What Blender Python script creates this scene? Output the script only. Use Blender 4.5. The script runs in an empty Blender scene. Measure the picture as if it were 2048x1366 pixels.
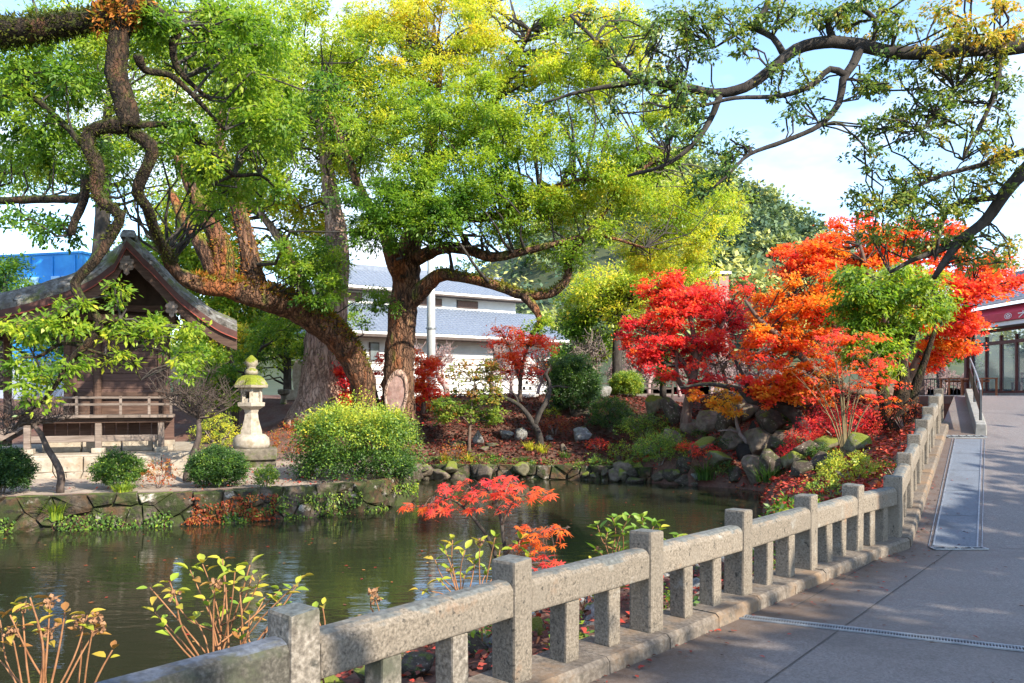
import bpy, bmesh, math, random
import numpy as np
from mathutils import Vector, Matrix, noise as mnoise

random.seed(7); RNG = np.random.default_rng(11)
S = bpy.context.scene
COL = S.collection
R = math.radians

# ---------------------------------------------------------------- camera, world, sun, exposure
FPX, HORIZON, EYE = 1650.0, 790.0, 1.65          # focal length in 2048-px units, eye-level row, eye height
cd = bpy.data.cameras.new('camera'); cam = bpy.data.objects.new('camera', cd); COL.objects.link(cam)
cam.location = (0, 0, EYE); cam.rotation_euler = (R(90), 0, 0)
cd.sensor_width = 36; cd.lens = 36 * FPX / 2048; cd.shift_y = (HORIZON - 683) / 2048
cd.clip_start = .05; cd.clip_end = 3000
S.camera = cam

SUN_AZ, SUN_EL = (0.74, -0.67), 34               # horizontal direction towards the sun, elevation in degrees
world = bpy.data.worlds.new('World'); S.world = world; world.use_nodes = True
wn, wl = world.node_tree.nodes, world.node_tree.links
for n in list(wn): wn.remove(n)
w_out = wn.new('ShaderNodeOutputWorld'); w_bg = wn.new('ShaderNodeBackground'); w_bg.inputs[1].default_value = .15
sky = wn.new('ShaderNodeTexSky'); sky.sky_type = 'NISHITA'; sky.sun_disc = False
sky.sun_elevation = R(SUN_EL); sky.sun_rotation = math.atan2(SUN_AZ[0], SUN_AZ[1])
sky.air_density = 1.0; sky.dust_density = .15; sky.ozone_density = 3.0
w_tc = wn.new('ShaderNodeTexCoord'); w_sep = wn.new('ShaderNodeSeparateXYZ'); wl.new(w_tc.outputs['Generated'], w_sep.inputs[0])
w_add = wn.new('ShaderNodeMath'); w_add.operation = 'ADD'; w_add.inputs[1].default_value = .22; wl.new(w_sep.outputs[2], w_add.inputs[0])
w_mx = wn.new('ShaderNodeMath'); w_mx.operation = 'MAXIMUM'; w_mx.inputs[1].default_value = .12; wl.new(w_add.outputs[0], w_mx.inputs[0])
w_div = wn.new('ShaderNodeVectorMath'); w_div.operation = 'DIVIDE'
w_cmb = wn.new('ShaderNodeCombineXYZ')
for i in range(3): wl.new(w_mx.outputs[0], w_cmb.inputs[i])
wl.new(w_tc.outputs['Generated'], w_div.inputs[0]); wl.new(w_cmb.outputs[0], w_div.inputs[1])
w_map = wn.new('ShaderNodeMapping'); w_map.inputs['Location'].default_value = (3.35, 1.2, 0); w_map.inputs['Scale'].default_value = (1, 1, .2)
wl.new(w_div.outputs[0], w_map.inputs[0])
w_noi = wn.new('ShaderNodeTexNoise'); w_noi.inputs['Scale'].default_value = 1.9; w_noi.inputs['Detail'].default_value = 7; w_noi.inputs['Roughness'].default_value = .52
wl.new(w_map.outputs[0], w_noi.inputs['Vector'])
w_rmp = wn.new('ShaderNodeValToRGB'); w_rmp.color_ramp.elements[0].position = .44; w_rmp.color_ramp.elements[1].position = .68
wl.new(w_noi.outputs[0], w_rmp.inputs[0])
w_mix = wn.new('ShaderNodeMix'); w_mix.data_type = 'RGBA'; w_mix.inputs['B'].default_value = (3.5, 3.75, 4.2, 1)
wl.new(w_rmp.outputs[0], w_mix.inputs['Factor']); wl.new(sky.outputs[0], w_mix.inputs['A'])
wl.new(w_mix.outputs['Result'], w_bg.inputs[0]); wl.new(w_bg.outputs[0], w_out.inputs[0])

sd = bpy.data.lights.new('sun', 'SUN'); sun = bpy.data.objects.new('sun', sd); COL.objects.link(sun)
sd.energy = 3.7; sd.angle = R(.6); sd.color = (1, .90, .74)
_e = R(SUN_EL); sun.rotation_euler = Vector((-SUN_AZ[0]*math.cos(_e), -SUN_AZ[1]*math.cos(_e), -math.sin(_e))).to_track_quat('-Z', 'Y').to_euler()
S.view_settings.view_transform = 'Standard'; S.view_settings.look = 'None'
S.view_settings.exposure = 1.68; S.view_settings.gamma = 1
S.cycles.max_bounces = 5; S.cycles.diffuse_bounces = 3; S.cycles.glossy_bounces = 2; S.cycles.transmission_bounces = 4; S.cycles.transparent_max_bounces = 4
S.cycles.sample_clamp_indirect = 6

# ---------------------------------------------------------------- helpers
def at(x, y, Y):
    """The point at depth Y that the photograph shows at pixel (x, y)."""
    return Vector(((x - 1024) / FPX * Y, Y, EYE + (HORIZON - y) / FPX * Y))
def px(n, Y): return n * Y / FPX
def lerp(a, b, t): return a + (b - a) * t
def sstep(a, b, x):
    t = np.clip((x - a) / (b - a), 0, 1); return t * t * (3 - 2 * t)

class MB:
    """Collects geometry for one mesh object."""
    def __init__(s): s.v = []; s.f = []
    def add(s, vs, fs):
        o = len(s.v); s.v += [tuple(v) for v in vs]; s.f += [tuple(i + o for i in f) for f in fs]; return s
    def box(s, c, d, rz=0, taper=1.0, m=None):
        hx, hy, hz = d[0]/2, d[1]/2, d[2]/2; vs = []
        for z, k in ((-hz, 1), (hz, taper)):
            for x, y in ((-hx, -hy), (hx, -hy), (hx, hy), (-hx, hy)):
                v = Vector((x*k, y*k, z)); v.rotate(Matrix.Rotation(rz, 3, 'Z'))
                v = v + Vector(c)
                vs.append(m @ v if m else v)
        return s.add(vs, [(3,2,1,0), (4,5,6,7), (0,1,5,4), (1,2,6,5), (2,3,7,6), (3,0,4,7)])
    def prof(s, p0, p1, pro, side=None, cap=True):
        """Sweep a closed 2-D profile (side, up) straight from p0 to p1, keeping the ends vertical."""
        p0, p1 = Vector(p0), Vector(p1); d = p1 - p0
        r = Vector(side) if side else Vector((d.y, -d.x, 0)).normalized()
        n = len(pro); vs = [p + r*a + Vector((0,0,b)) for p in (p0, p1) for a, b in pro]
        fs = [(i, (i+1) % n, n + (i+1) % n, n + i) for i in range(n)]
        if cap: fs += [tuple(range(n-1, -1, -1)), tuple(range(n, 2*n))]
        return s.add(vs, fs)
    def bar(s, p0, p1, w, h=None, up=(0,0,1)):
        """A rectangular bar between two points."""
        h = h or w; p0, p1 = Vector(p0), Vector(p1); d = (p1-p0).normalized(); u = Vector(up)
        if abs(d.dot(u)) > .98: u = Vector((1, 0, 0))
        r = d.cross(u).normalized(); u = r.cross(d)
        vs = [p + r*a*w/2 + u*b*h/2 for p in (p0, p1) for a, b in ((-1,-1), (1,-1), (1,1), (-1,1))]
        return s.add(vs, [(0,1,2,3), (7,6,5,4), (4,5,1,0), (5,6,2,1), (6,7,3,2), (7,4,0,3)])
    def lathe(s, c, prof, n=12, rot=0, sq=None):
        c = Vector(c); vs = []
        for r, z in prof:
            for i in range(n):
                a = rot + 2*math.pi*i/n; vs.append(c + Vector((r*math.cos(a), r*math.sin(a), z)))
        m = len(prof); fs = [(j*n+i, j*n+(i+1) % n, (j+1)*n+(i+1) % n, (j+1)*n+i) for j in range(m-1) for i in range(n)]
        fs += [tuple(range(n-1, -1, -1)), tuple((m-1)*n+i for i in range(n))]
        return s.add(vs, fs)
    def tube(s, pts, rad, n=8, step=None, bump=0., seed=0., cap=True):
        P, Rr = resample(pts, rad, step); k = len(P)
        T = np.gradient(P, axis=0) if k > 2 else np.repeat((P[-1:]-P[:1]), k, 0)
        T /= np.linalg.norm(T, axis=1)[:, None] + 1e-9
        u = np.cross(T[0], (0, 0, 1.)); u = np.cross(T[0], (1., 0, 0)) if np.linalg.norm(u) < .1 else u; u /= np.linalg.norm(u)
        ang = np.arange(n) * 2*np.pi/n; vs = []; ca, sa = np.cos(ang)[:, None], np.sin(ang)[:, None]
        for i in range(k):
            u = u - T[i]*np.dot(u, T[i]); u /= np.linalg.norm(u) + 1e-9; w = np.cross(T[i], u)
            dirs = ca*u + sa*w; rr = np.full(n, Rr[i])
            if bump:
                for j in range(n):
                    q = P[i] + dirs[j]*Rr[i]; sc = 1.1/max(Rr[i], .05)
                    rr[j] *= 1 + bump*(mnoise.noise(Vector((q[0]*sc+seed, q[1]*sc, q[2]*sc*.45)))*1.1 + .5*mnoise.noise(Vector((q[0]*sc*2.7, q[1]*sc*2.7+seed, q[2]*sc*1.3))))
            vs.append(P[i] + dirs*rr[:, None])
        vs = np.concatenate(vs); fs = [(a*n+b, a*n+(b+1) % n, (a+1)*n+(b+1) % n, (a+1)*n+b) for a in range(k-1) for b in range(n)]
        if cap: fs += [tuple(range(n-1, -1, -1)), tuple((k-1)*n+i for i in range(n))]
        o = len(s.v); s.v += vs.tolist(); s.f += [tuple(i+o for i in f) for f in fs]; return s
    def build(s, name, m, parent=None, smooth=False, bevel=0, loc=None):
        me = bpy.data.meshes.new(name); me.from_pydata(s.v, [], s.f)
        if bevel:
            bm = bmesh.new(); bm.from_mesh(me)
            bmesh.ops.bevel(bm, geom=list(bm.edges), offset=bevel, segments=1, affect='EDGES', clamp_overlap=True)
            bm.to_mesh(me); bm.free()
        me.validate(); me.update()
        return link(name, me, m, parent, smooth, loc)

def link(name, me, m=None, parent=None, smooth=False, loc=None):
    o = bpy.data.objects.new(name, me); COL.objects.link(o)
    if m and not me.materials: me.materials.append(m)
    if smooth: me.shade_smooth()
    if parent: o.parent = parent
    if loc is not None: o.location = loc
    return o
def resample(pts, rad, step=None):
    P = np.array([tuple(p) for p in pts], float); Rr = np.array(rad, float)
    if step is None or len(P) < 3: 
        if step is None: return P, Rr
    L = np.linalg.norm(np.diff(P, axis=0), axis=1); out = []; ro = []
    E = np.vstack([2*P[0]-P[1], P, 2*P[-1]-P[-2]])
    for i in range(len(P)-1):
        p0, p1, p2, p3 = E[i:i+4]; m = max(1, int(round(L[i]/step)))
        for j in range(m):
            t = j/m; out.append(.5*((2*p1)+(-p0+p2)*t+(2*p0-5*p1+4*p2-p3)*t*t+(-p0+3*p1-3*p2+p3)*t**3)); ro.append(lerp(Rr[i], Rr[i+1], t))
    out.append(P[-1]); ro.append(Rr[-1]); return np.array(out), np.array(ro)
def empty(name, loc=(0,0,0), rz=0):
    o = bpy.data.objects.new(name, None); COL.objects.link(o); o.location = loc; o.rotation_euler = (0, 0, rz); o.empty_display_size = .2; return o
def tag(o, label=None, cat=None, group=None, kind=None):
    if label: o['label'] = label
    if cat: o['category'] = cat
    if group: o['group'] = group
    if kind: o['kind'] = kind
    return o
def thing(name, label, cat, loc=(0,0,0), rz=0, group=None): return tag(empty(name, loc, rz), label, cat, group)

# ---------------------------------------------------------------- materials
def newmat(name):
    m = bpy.data.materials.new(name); m.use_nodes = True; nt = m.node_tree
    return m, nt, nt.nodes['Principled BSDF'], nt.nodes['Material Output']
def ramp(nt, stops, src, interp='LINEAR'):
    r = nt.nodes.new('ShaderNodeValToRGB'); cr = r.color_ramp; cr.interpolation = interp
    while len(cr.elements) < len(stops): cr.elements.new(.5)
    for e, (p, c) in zip(cr.elements, stops): e.position = p; e.color = (*c, 1) if len(c) == 3 else c
    nt.links.new(src, r.inputs[0]); return r
def noise(nt, scale, detail=4, rough=.55, vec=None, dist=0):
    n = nt.nodes.new('ShaderNodeTexNoise'); n.inputs['Scale'].default_value = scale; n.inputs['Detail'].default_value = detail
    n.inputs['Roughness'].default_value = rough; n.inputs['Distortion'].default_value = dist
    if vec: nt.links.new(vec, n.inputs['Vector'])
    return n
def coords(nt, world=True, scale=(1,1,1), per_object=False):
    if world: g = nt.nodes.new('ShaderNodeNewGeometry'); o = g.outputs['Position']
    else: g = nt.nodes.new('ShaderNodeTexCoord'); o = g.outputs['Object']
    if per_object:
        oi = nt.nodes.new('ShaderNodeObjectInfo'); k = nt.nodes.new('ShaderNodeVectorMath'); k.operation = 'SCALE'; k.inputs[0].default_value = (37, 23, 51)
        nt.links.new(oi.outputs['Random'], k.inputs['Scale']); a = nt.nodes.new('ShaderNodeVectorMath'); a.operation = 'ADD'
        nt.links.new(o, a.inputs[0]); nt.links.new(k.outputs[0], a.inputs[1]); o = a.outputs[0]
    if tuple(scale) != (1, 1, 1):
        mp = nt.nodes.new('ShaderNodeMapping'); mp.inputs['Scale'].default_value = scale; nt.links.new(o, mp.inputs[0]); o = mp.outputs[0]
    return o
def mixc(nt, fac, a, b, mode='MIX'):
    m = nt.nodes.new('ShaderNodeMix'); m.data_type = 'RGBA'; m.blend_type = mode
    for k, v in (('Factor', fac), ('A', a), ('B', b)):
        if hasattr(v, 'is_output'): nt.links.new(v, m.inputs[k] if k != 'Factor' else m.inputs[0])
        elif k == 'Factor': m.inputs[0].default_value = v
        else: m.inputs[k].default_value = (*v, 1)
    return m.outputs['Result']
def bump(nt, bs, h, strength=.4, dist=.02):
    b = nt.nodes.new('ShaderNodeBump'); b.inputs['Strength'].default_value = strength; b.inputs['Distance'].default_value = dist
    nt.links.new(h, b.inputs['Height']); nt.links.new(b.outputs[0], bs.inputs['Normal']); return b
def pmat(name, stops, scale=4, detail=6, rough=.8, bstr=.3, bdist=.02, bscale=None, stretch=(1,1,1), world=True, per_object=True,
         spots=None, moss=None, vary=.0, spec=.3, metal=0, dist=0, furrow=None):
    """Noise-coloured rough surface. spots=(scale, lo, hi, colour): blotches. moss=(colour, amount): growth on upward faces."""
    m, nt, b, out = newmat(name); v = coords(nt, world, stretch, per_object and not world)
    n = noise(nt, scale, detail, .6, v, dist); col = ramp(nt, stops, n.outputs[0]).outputs[0]
    if spots:
        for sc, lo, hi, c in (spots if isinstance(spots, list) else [spots]):
            s = noise(nt, sc, 5, .65, v); f = ramp(nt, [(lo, (0,0,0)), (hi, (1,1,1))], s.outputs[0]).outputs[0]; col = mixc(nt, f, col, c)
    if furrow:                                   # long cracked bark plates
        fm = nt.nodes.new('ShaderNodeMapping'); fm.inputs['Scale'].default_value = furrow; nw = noise(nt, 3.0, 4, .6, coords(nt, world)); wv = nt.nodes.new('ShaderNodeVectorMath'); wv.operation = 'MULTIPLY_ADD'; wv.inputs[1].default_value = (.34, .34, .34)
        nt.links.new(nw.outputs['Color'], wv.inputs[0]); nt.links.new(coords(nt, world), wv.inputs[2]); nt.links.new(wv.outputs[0], fm.inputs[0])
        vo = nt.nodes.new('ShaderNodeTexVoronoi'); vo.feature = 'DISTANCE_TO_EDGE'; vo.inputs['Scale'].default_value = 1; nt.links.new(fm.outputs[0], vo.inputs['Vector'])
        ff = ramp(nt, [(.0, (.38, .38, .38)), (.09, (.80, .80, .80)), (.3, (1, 1, 1))], vo.outputs['Distance']).outputs[0]; col = mixc(nt, 1.0, col, ff, 'MULTIPLY')
    if moss:
        g = nt.nodes.new('ShaderNodeNewGeometry'); sx = nt.nodes.new('ShaderNodeSeparateXYZ'); nt.links.new(g.outputs['Normal'], sx.inputs[0])
        q = noise(nt, moss[2] if len(moss) > 2 else 3, 5, .6, v); a = nt.nodes.new('ShaderNodeMath'); a.operation = 'MULTIPLY_ADD'; a.inputs[1].default_value = .45
        nt.links.new(sx.outputs[2], a.inputs[0]); nt.links.new(q.outputs[0], a.inputs[2])
        f = ramp(nt, [(moss[1]-.06, (0,0,0)), (moss[1]+.07, (1,1,1))], a.outputs[0]).outputs[0]
        q2 = noise(nt, 30, 3, .6, v); mc = ramp(nt, [(.3, tuple(c*.55 for c in moss[0])), (.7, tuple(min(1, c*1.4) for c in moss[0]))], q2.outputs[0]).outputs[0]
        col = mixc(nt, f, col, mc)
    if vary:
        oi = nt.nodes.new('ShaderNodeObjectInfo'); mr = nt.nodes.new('ShaderNodeMapRange'); mr.inputs['To Min'].default_value = 1-vary; mr.inputs['To Max'].default_value = 1+vary
        nt.links.new(oi.outputs['Random'], mr.inputs[0]); hv = nt.nodes.new('ShaderNodeHueSaturation'); nt.links.new(mr.outputs[0], hv.inputs['Value']); nt.links.new(col, hv.inputs['Color']); col = hv.outputs[0]
    nt.links.new(col, b.inputs['Base Color']); b.inputs['Roughness'].default_value = rough; b.inputs['Specular IOR Level'].default_value = spec; b.inputs['Metallic'].default_value = metal
    if bstr:
        bn = noise(nt, bscale or scale*4, 8, .65, v); hh = mixc(nt, .6, bn.outputs[0], ff) if furrow else bn.outputs[0]; bump(nt, b, hh, bstr, bdist)
    return m
def leafmat(name, stops, trans=.45, rough=.5, spec=.35, jit=.055, tmul=(1.25, 1.3, .7)):
    """Leaf surface: colour from the leaf's own tint value t, light passing through the blade."""
    m, nt, b, out = newmat(name); at_ = nt.nodes.new('ShaderNodeAttribute'); at_.attribute_name = 't'
    g = nt.nodes.new('ShaderNodeNewGeometry'); mr = nt.nodes.new('ShaderNodeMapRange'); mr.inputs['To Min'].default_value = -jit; mr.inputs['To Max'].default_value = jit
    nt.links.new(g.outputs['Random Per Island'], mr.inputs[0]); a = nt.nodes.new('ShaderNodeMath'); a.operation = 'ADD'
    nt.links.new(at_.outputs['Fac'], a.inputs[0]); nt.links.new(mr.outputs[0], a.inputs[1]); col = ramp(nt, stops, a.outputs[0]).outputs[0]
    nt.links.new(col, b.inputs['Base Color']); b.inputs['Roughness'].default_value = rough; b.inputs['Specular IOR Level'].default_value = spec
    tr = nt.nodes.new('ShaderNodeBsdfTranslucent'); tc = mixc(nt, 1.0, col, tmul, 'MULTIPLY'); nt.links.new(tc, tr.inputs[0])
    ms = nt.nodes.new('ShaderNodeMixShader'); ms.inputs[0].default_value = trans
    nt.links.new(b.outputs[0], ms.inputs[1]); nt.links.new(tr.outputs[0], ms.inputs[2]); nt.links.new(ms.outputs[0], out.inputs[0])
    return m

# ---------------------------------------------------------------- leaves
LEAF_TOTAL = 0; SUNV = np.array([SUN_AZ[0]*.83, SUN_AZ[1]*.83, .56])     # leaves tend to face the light
def unit(a): return a / (np.linalg.norm(a, axis=-1, keepdims=True) + 1e-9)
def leaf_mesh(name, pos, axis, nrm, size, tint, m, aspect=.42, fold=.12, lobes=False):
    """One mesh of many small leaf blades, each its own four-cornered (or star-shaped) face."""
    global LEAF_TOTAL
    n = len(pos); LEAF_TOTAL += n; pos = np.asarray(pos, np.float32); ax = unit(axis); side = unit(np.cross(ax, nrm)); nn = np.cross(side, ax)
    s = np.asarray(size, np.float32)[:, None]
    if lobes:
        va = [pos + (ax*a + side*b + nn*c)*s for a, b, c in ((-.15,0,0), (.1,.52,-.06), (.22,.14,.02), (.72,0,-.08), (.22,-.14,.02), (.1,-.52,-.06))]
        k = 6
    else:
        va = [pos, pos + (ax*.5 + side*aspect*.5 + nn*fold*.5)*s, pos + ax*s - nn*fold*.35*s, pos + (ax*.5 - side*aspect*.5 + nn*fold*.5)*s]; k = 4
    co = np.stack(va, 1).reshape(-1, 3).astype(np.float32)
    me = bpy.data.meshes.new(name); me.vertices.add(n*k); me.vertices.foreach_set('co', co.ravel())
    me.loops.add(n*k); me.loops.foreach_set('vertex_index', np.arange(n*k, dtype=np.int32))
    me.polygons.add(n); me.polygons.foreach_set('loop_start', np.arange(0, n*k, k, dtype=np.int32)); me.polygons.foreach_set('loop_total', np.full(n, k, np.int32))
    a = me.attributes.new('t', 'FLOAT', 'FACE'); a.data.foreach_set('value', np.clip(tint, 0, 1).astype(np.float32))
    me.update(calc_edges=True); me.materials.append(m); return me
def rand_dirs(n): return unit(RNG.normal(size=(n, 3)))
def clump_leaves(clumps, size, droop=.3, up=.8, shell=.5, flat=0., tj=.1, ht=.0, spray=13):
    """clumps: (x,y,z, rx,ry,rz, t, n). Leaves gather on each clump's upper shell and point outward."""
    A, B, C, D, E = [], [], [], [], []
    for x, y, z, rx, ry, rz, t, n in clumps:
        n = int(n)
        if n < 1: continue
        k = max(5, int(spray*(.7+.6*RNG.random()))); ds = rand_dirs(k); ds[:, 2] += .25; ds = unit(ds); rs = (shell+(1-shell)*RNG.random(k)**.6)*(.7+.5*RNG.random(k)); w = RNG.integers(0, k, n)
        d = unit(ds[w] + RNG.normal(size=(n, 3))*.30); rr = rs[w]*(1+.22*RNG.normal(size=n)); ts = .085*RNG.normal(size=k)   # leaves sit in uneven sprays
        A.append(np.array([x, y, z]) + d*rr[:, None]*np.array([rx, ry, rz]))
        ax = d*[1, 1, .5-flat*.4] + RNG.normal(size=(n, 3))*.55; ax[:, 2] -= droop; B.append(ax)
        C.append(d*.5 + RNG.normal(size=(n, 3))*.45 + np.array([0, 0, up]) + SUNV*.75); D.append(size*(.65+.6*RNG.random(n)))
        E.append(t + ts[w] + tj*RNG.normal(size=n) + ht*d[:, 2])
    return tuple(np.concatenate(k) for k in (A, B, C, D, E))
def crown(name, clumps, size, m, parent=None, aspect=.42, lobes=False, kind='stuff', fold=.12, **kw):
    A, B, C, D, E = clump_leaves(clumps, size, **kw); me = leaf_mesh(name, A, B, C, D, E, m, aspect, fold, lobes)
    o = link(name, me, None, parent)
    if kind: o['kind'] = kind
    return o
def masses(spec, seed=1):
    """spec rows: (px x, px y, px rx, px ry, Y0, Y1, count, clump px radius, tint, leaves per clump) -> clumps."""
    g = np.random.default_rng(seed); out = []
    for x, y, rx, ry, Y0, Y1, n, rc, t, nl in spec:
        for i in range(n):
            a = g.random()*2*np.pi; q = math.sqrt(g.random()); Y = lerp(Y0, Y1, g.random())
            p = at(x + rx*q*math.cos(a), y + ry*q*math.sin(a), Y); r = px(rc, Y)*(.7+.6*g.random())
            out.append((p.x, p.y, p.z, r, r, r*.72, t + g.normal()*.075, nl*(.6+.8*g.random())))
    return out
def finer(spec, k=1.6, q=1.2):
    return [(x, y, rx, ry, a, b_, max(1, int(n*k)), rc*.92, t, nl/k*q) for x, y, rx, ry, a, b_, n, rc, t, nl in spec]
def limb(mb, pts, n=10, step=.35, bmp=.14, seed=0.):
    """pts rows: (px x, px y, Y, px half-width)."""
    mb.tube([at(a, b, c) for a, b, c, d in pts], [px(d, c) for a, b, c, d in pts], n, step, bmp, seed); return mb
def limb_pts(pts, step=.4):
    P, Rr = resample([at(a, b, c) for a, b, c, d in pts], [px(d, c) for a, b, c, d in pts], step); return P, Rr
def connect(mb, skel, clumps, r0=.05, r1=.012, sag=.12, n=5, maxlen=9., frac=1.):
    """Thin branches from the nearest limb point to each leaf clump."""
    SP = np.concatenate([p for p, r in skel]); SR = np.concatenate([r for p, r in skel]); g = np.random.default_rng(5)
    for c in clumps:
        if g.random() > frac: continue
        q = np.array(c[:3]); D = np.linalg.norm(SP - q, axis=1) + .8*np.maximum(0, SP[:, 2]-q[2]); D = D*(1+.35*g.random(len(D))); i = int(np.argmin(D)); L = np.linalg.norm(SP[i]-q)
        if L > maxlen or L < .1: continue
        a = SP[i]; k = 4 if L > 1.2 else 3; pts = []
        for j in range(k+1):
            t = j/k; p = a*(1-t)+q*t; w = math.sin(t*math.pi)*L*sag
            pts.append(p + g.normal(size=3)*w*.7 + np.array([0, 0, w*.5]))
        ra = min(SR[i]*.7, r0*(.5+L*.35)); mb.tube(pts, [lerp(ra, r1, (j/k)**.7) for j in range(k+1)], n, None, cap=False)
    return mb
def bare_branches(base, h, spread, levels=4, kids=4, seed=0, r0=.05, lean=(0,0), up=.35, r_min=.006, first=.45):
    """Recursive leafless branching; returns polylines (points, radii)."""
    g = np.random.default_rng(seed); out = []
    def grow(p, d, L, r, lv):
        k = 4; pts = [p]; dd = d.copy()
        for j in range(k):
            dd = unit(dd + g.normal(size=3)*.22 + np.array([0, 0, up*.12])); pts.append(pts[-1] + dd*L/k)
        out.append((pts, [lerp(r, max(r*.55, r_min), j/k) for j in range(k+1)]))
        if lv <= 0: return
        for i in range(kids if lv < levels else kids + 1):
            t = .35 + .65*(i+g.random())/(kids+1) if lv < levels else .6+.4*g.random(); q = pts[min(k, max(1, int(t*k+.5)))]
            nd = unit(dd + g.normal(size=3)*spread + np.array([0, 0, up*.5])); grow(q, nd, L*(.55+.3*g.random()), max(r*.5, r_min), lv-1)
    grow(np.array(base, float), unit(np.array([lean[0], lean[1], 1.0])), h*first, r0, levels); return out
def polytubes(mb, lines, nmax=6):
    for pts, rr in lines: mb.tube(pts, rr, nmax if rr[0] > .03 else (4 if rr[0] > .012 else 3), None, cap=False)
    return mb
# ================================================================ SETTING: ground, pond, path, hill
WATER = -.85
FENCE = [(-4.0, -.05), (-2.75, 1.35), (-1.83, 2.42), (-.913, 3.47), (0, 4.53), (.892, 5.48), (1.77, 6.46), (2.646, 7.43), (3.42, 8.28), (4.15, 9.0)]
FENCE += [(4.15+.66*k, 9+1.115*k) for k in range(1, 7)]
def ramp_z(Y):
    Y = np.asarray(Y, float); return .155*np.clip(Y-8.9, 0, 10.5)
def fence_x(Y):
    xs = [p[0] for p in FENCE]; ys = [p[1] for p in FENCE]
    return np.interp(Y, [ys[0]-20]+ys+[ys[-1]+4], [xs[0]-17.6]+xs+[xs[-1]+2.4])
POND = [(-6.5, -1.5), (-4.2, 2.7), (-2.5, 4.85), (-1.55, 5.95), (-.65, 6.9), (.3, 7.8), (1.35, 8.65), (2.25, 9.4), (3.0, 10.3), (3.7, 12), (4.4, 14.2), (5.0, 16.2), (5.6, 18.6),
        (6.4, 20.6), (6.3, 21.7), (5.2, 22.6), (4.0, 23.6), (2.4, 24.3), (0, 24.6), (-2.6, 24.6), (-3.1, 23.5), (-2.75, 21.8), (-2.45, 20.4), (-2.4, 19.1), (-2.98, 17.9), (-4.3, 16.8), (-6.0, 15.9), (-9.3, 15.0), (-16, 13.6), (-22, 8), (-22, -1.5)]
PENIN = POND[20:29]                      # retaining-wall edge of the shrine terrace
def seg_dist(X, Y, poly, closed=True):
    d = np.full(X.shape, 1e9); m = len(poly)
    for i in range(m if closed else m-1):
        (ax, ay), (bx, by) = poly[i], poly[(i+1) % m]; dx, dy = bx-ax, by-ay
        t = np.clip(((X-ax)*dx+(Y-ay)*dy)/(dx*dx+dy*dy), 0, 1); d = np.minimum(d, np.hypot(X-ax-t*dx, Y-ay-t*dy))
    return d
def inside(X, Y, poly):
    c = np.zeros(X.shape, bool); m = len(poly)
    for i in range(m):
        (ax, ay), (bx, by) = poly[i], poly[(i+1) % m]
        with np.errstate(divide='ignore', invalid='ignore'): c ^= ((ay > Y) != (by > Y)) & (X < (bx-ax)*(Y-ay)/(by-ay)+ax)
    return c
LAND = []
for (x, y) in FENCE[1:10]: LAND += [(x-.16, y+.14, .02), (x-.45, y+.40, -.06), (x-.9, y+.8, -.16), (x-1.4, y+1.25, -.36)]
for (x, y) in FENCE[9:]:
    z = float(ramp_z(y)); LAND += [(x-.25, y+.1, z), (x-.9, y+.45, z*.75-.15), (x-1.9, y+.9, z*.45-.38)]
for x, y in POND[9:15]: LAND.append((x+.25, y, -.62))
LAND += [(6.8, 21.9, -.35), (7.6, 22.6, .5), (8.3, 23.4, 1.35), (9, 20.6, 1.15), (8.3, 19.4, .75), (7.3, 19.6, .3), (10.2, 22, 1.55), (9.4, 24.5, 1.6), (7.4, 25.5, 1.45), (6.0, 25.5, .85), (5.3, 24.2, .1), (5.2, 27, 1.2), (8, 29, 1.7), (12, 28, 1.7), (16, 30, 1.7)]
for x in (-2.5, -.5, 1.5, 3.5): LAND += [(x, 25.0, -.52), (x, 27.2, .02), (x, 29.6, .62), (x+.2, 32.4, 1.28), (x+.3, 35, 1.62)]
for x in (-4, -7, -10.5, -14, -19): LAND += [(x, 17.6 if x > -8 else 16, -.25), (x, 20.5, -.25), (x, 23.2, -.2), (x, 26.5, .25 if x > -8 else -.05), (x, 30, .9 if x > -8 else .5), (x, 35, 1.5)]
LAND += [(x, y, 1.7) for y in (40, 52, 66) for x in (-34, -17, 0, 17, 34)] + [(-30, 14, -.2), (-30, 24, .2), (26, 24, 1.6), (24, 12, .5)]
LAND = np.array(LAND)
def land_z(X, Y):
    X = np.asarray(X, float); Y = np.asarray(Y, float); num = np.zeros(X.shape); den = np.zeros(X.shape)
    for x, y, z in LAND:
        w = 1/((X-x)**2+(Y-y)**2+.02)**1.7; num += w*z; den += w
    return num/den
def ground_z(X, Y):
    X = np.asarray(X, float); Y = np.asarray(Y, float); h = land_z(X, Y)
    sdp = np.where(inside(X, Y, POND), -1, 1)*seg_dist(X, Y, POND)
    h = lerp(-1.6, h, sstep(-.25, .18, sdp))
    road = X > np.where(Y > 20, fence_x(Y)+np.clip(Y-22, 0, 40)*.42, fence_x(Y))-.05
    h = np.where(road & (Y < 62), ramp_z(Y)-.2, h)
    return h
def gz(x, y): return float(ground_z(np.array([x]), np.array([y]))[0])
def on(x, y):
    """Point on the garden ground at plan position (x, y)."""
    return Vector((x, y, gz(x, y)))
def hit(x, y, Y0=14., Y1=70.):
    """Where the line of sight through pixel (x, y) meets the ground."""
    Ys = np.arange(Y0, Y1, .05); Xs = (x-1024)/FPX*Ys; Zs = EYE+(HORIZON-y)/FPX*Ys; g = ground_z(Xs, Ys); k = np.argmax(Zs < g)
    return Vector((Xs[k], Ys[k], g[k])) if (Zs < g).any() else at(x, y, Y1)

M = {}
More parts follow.
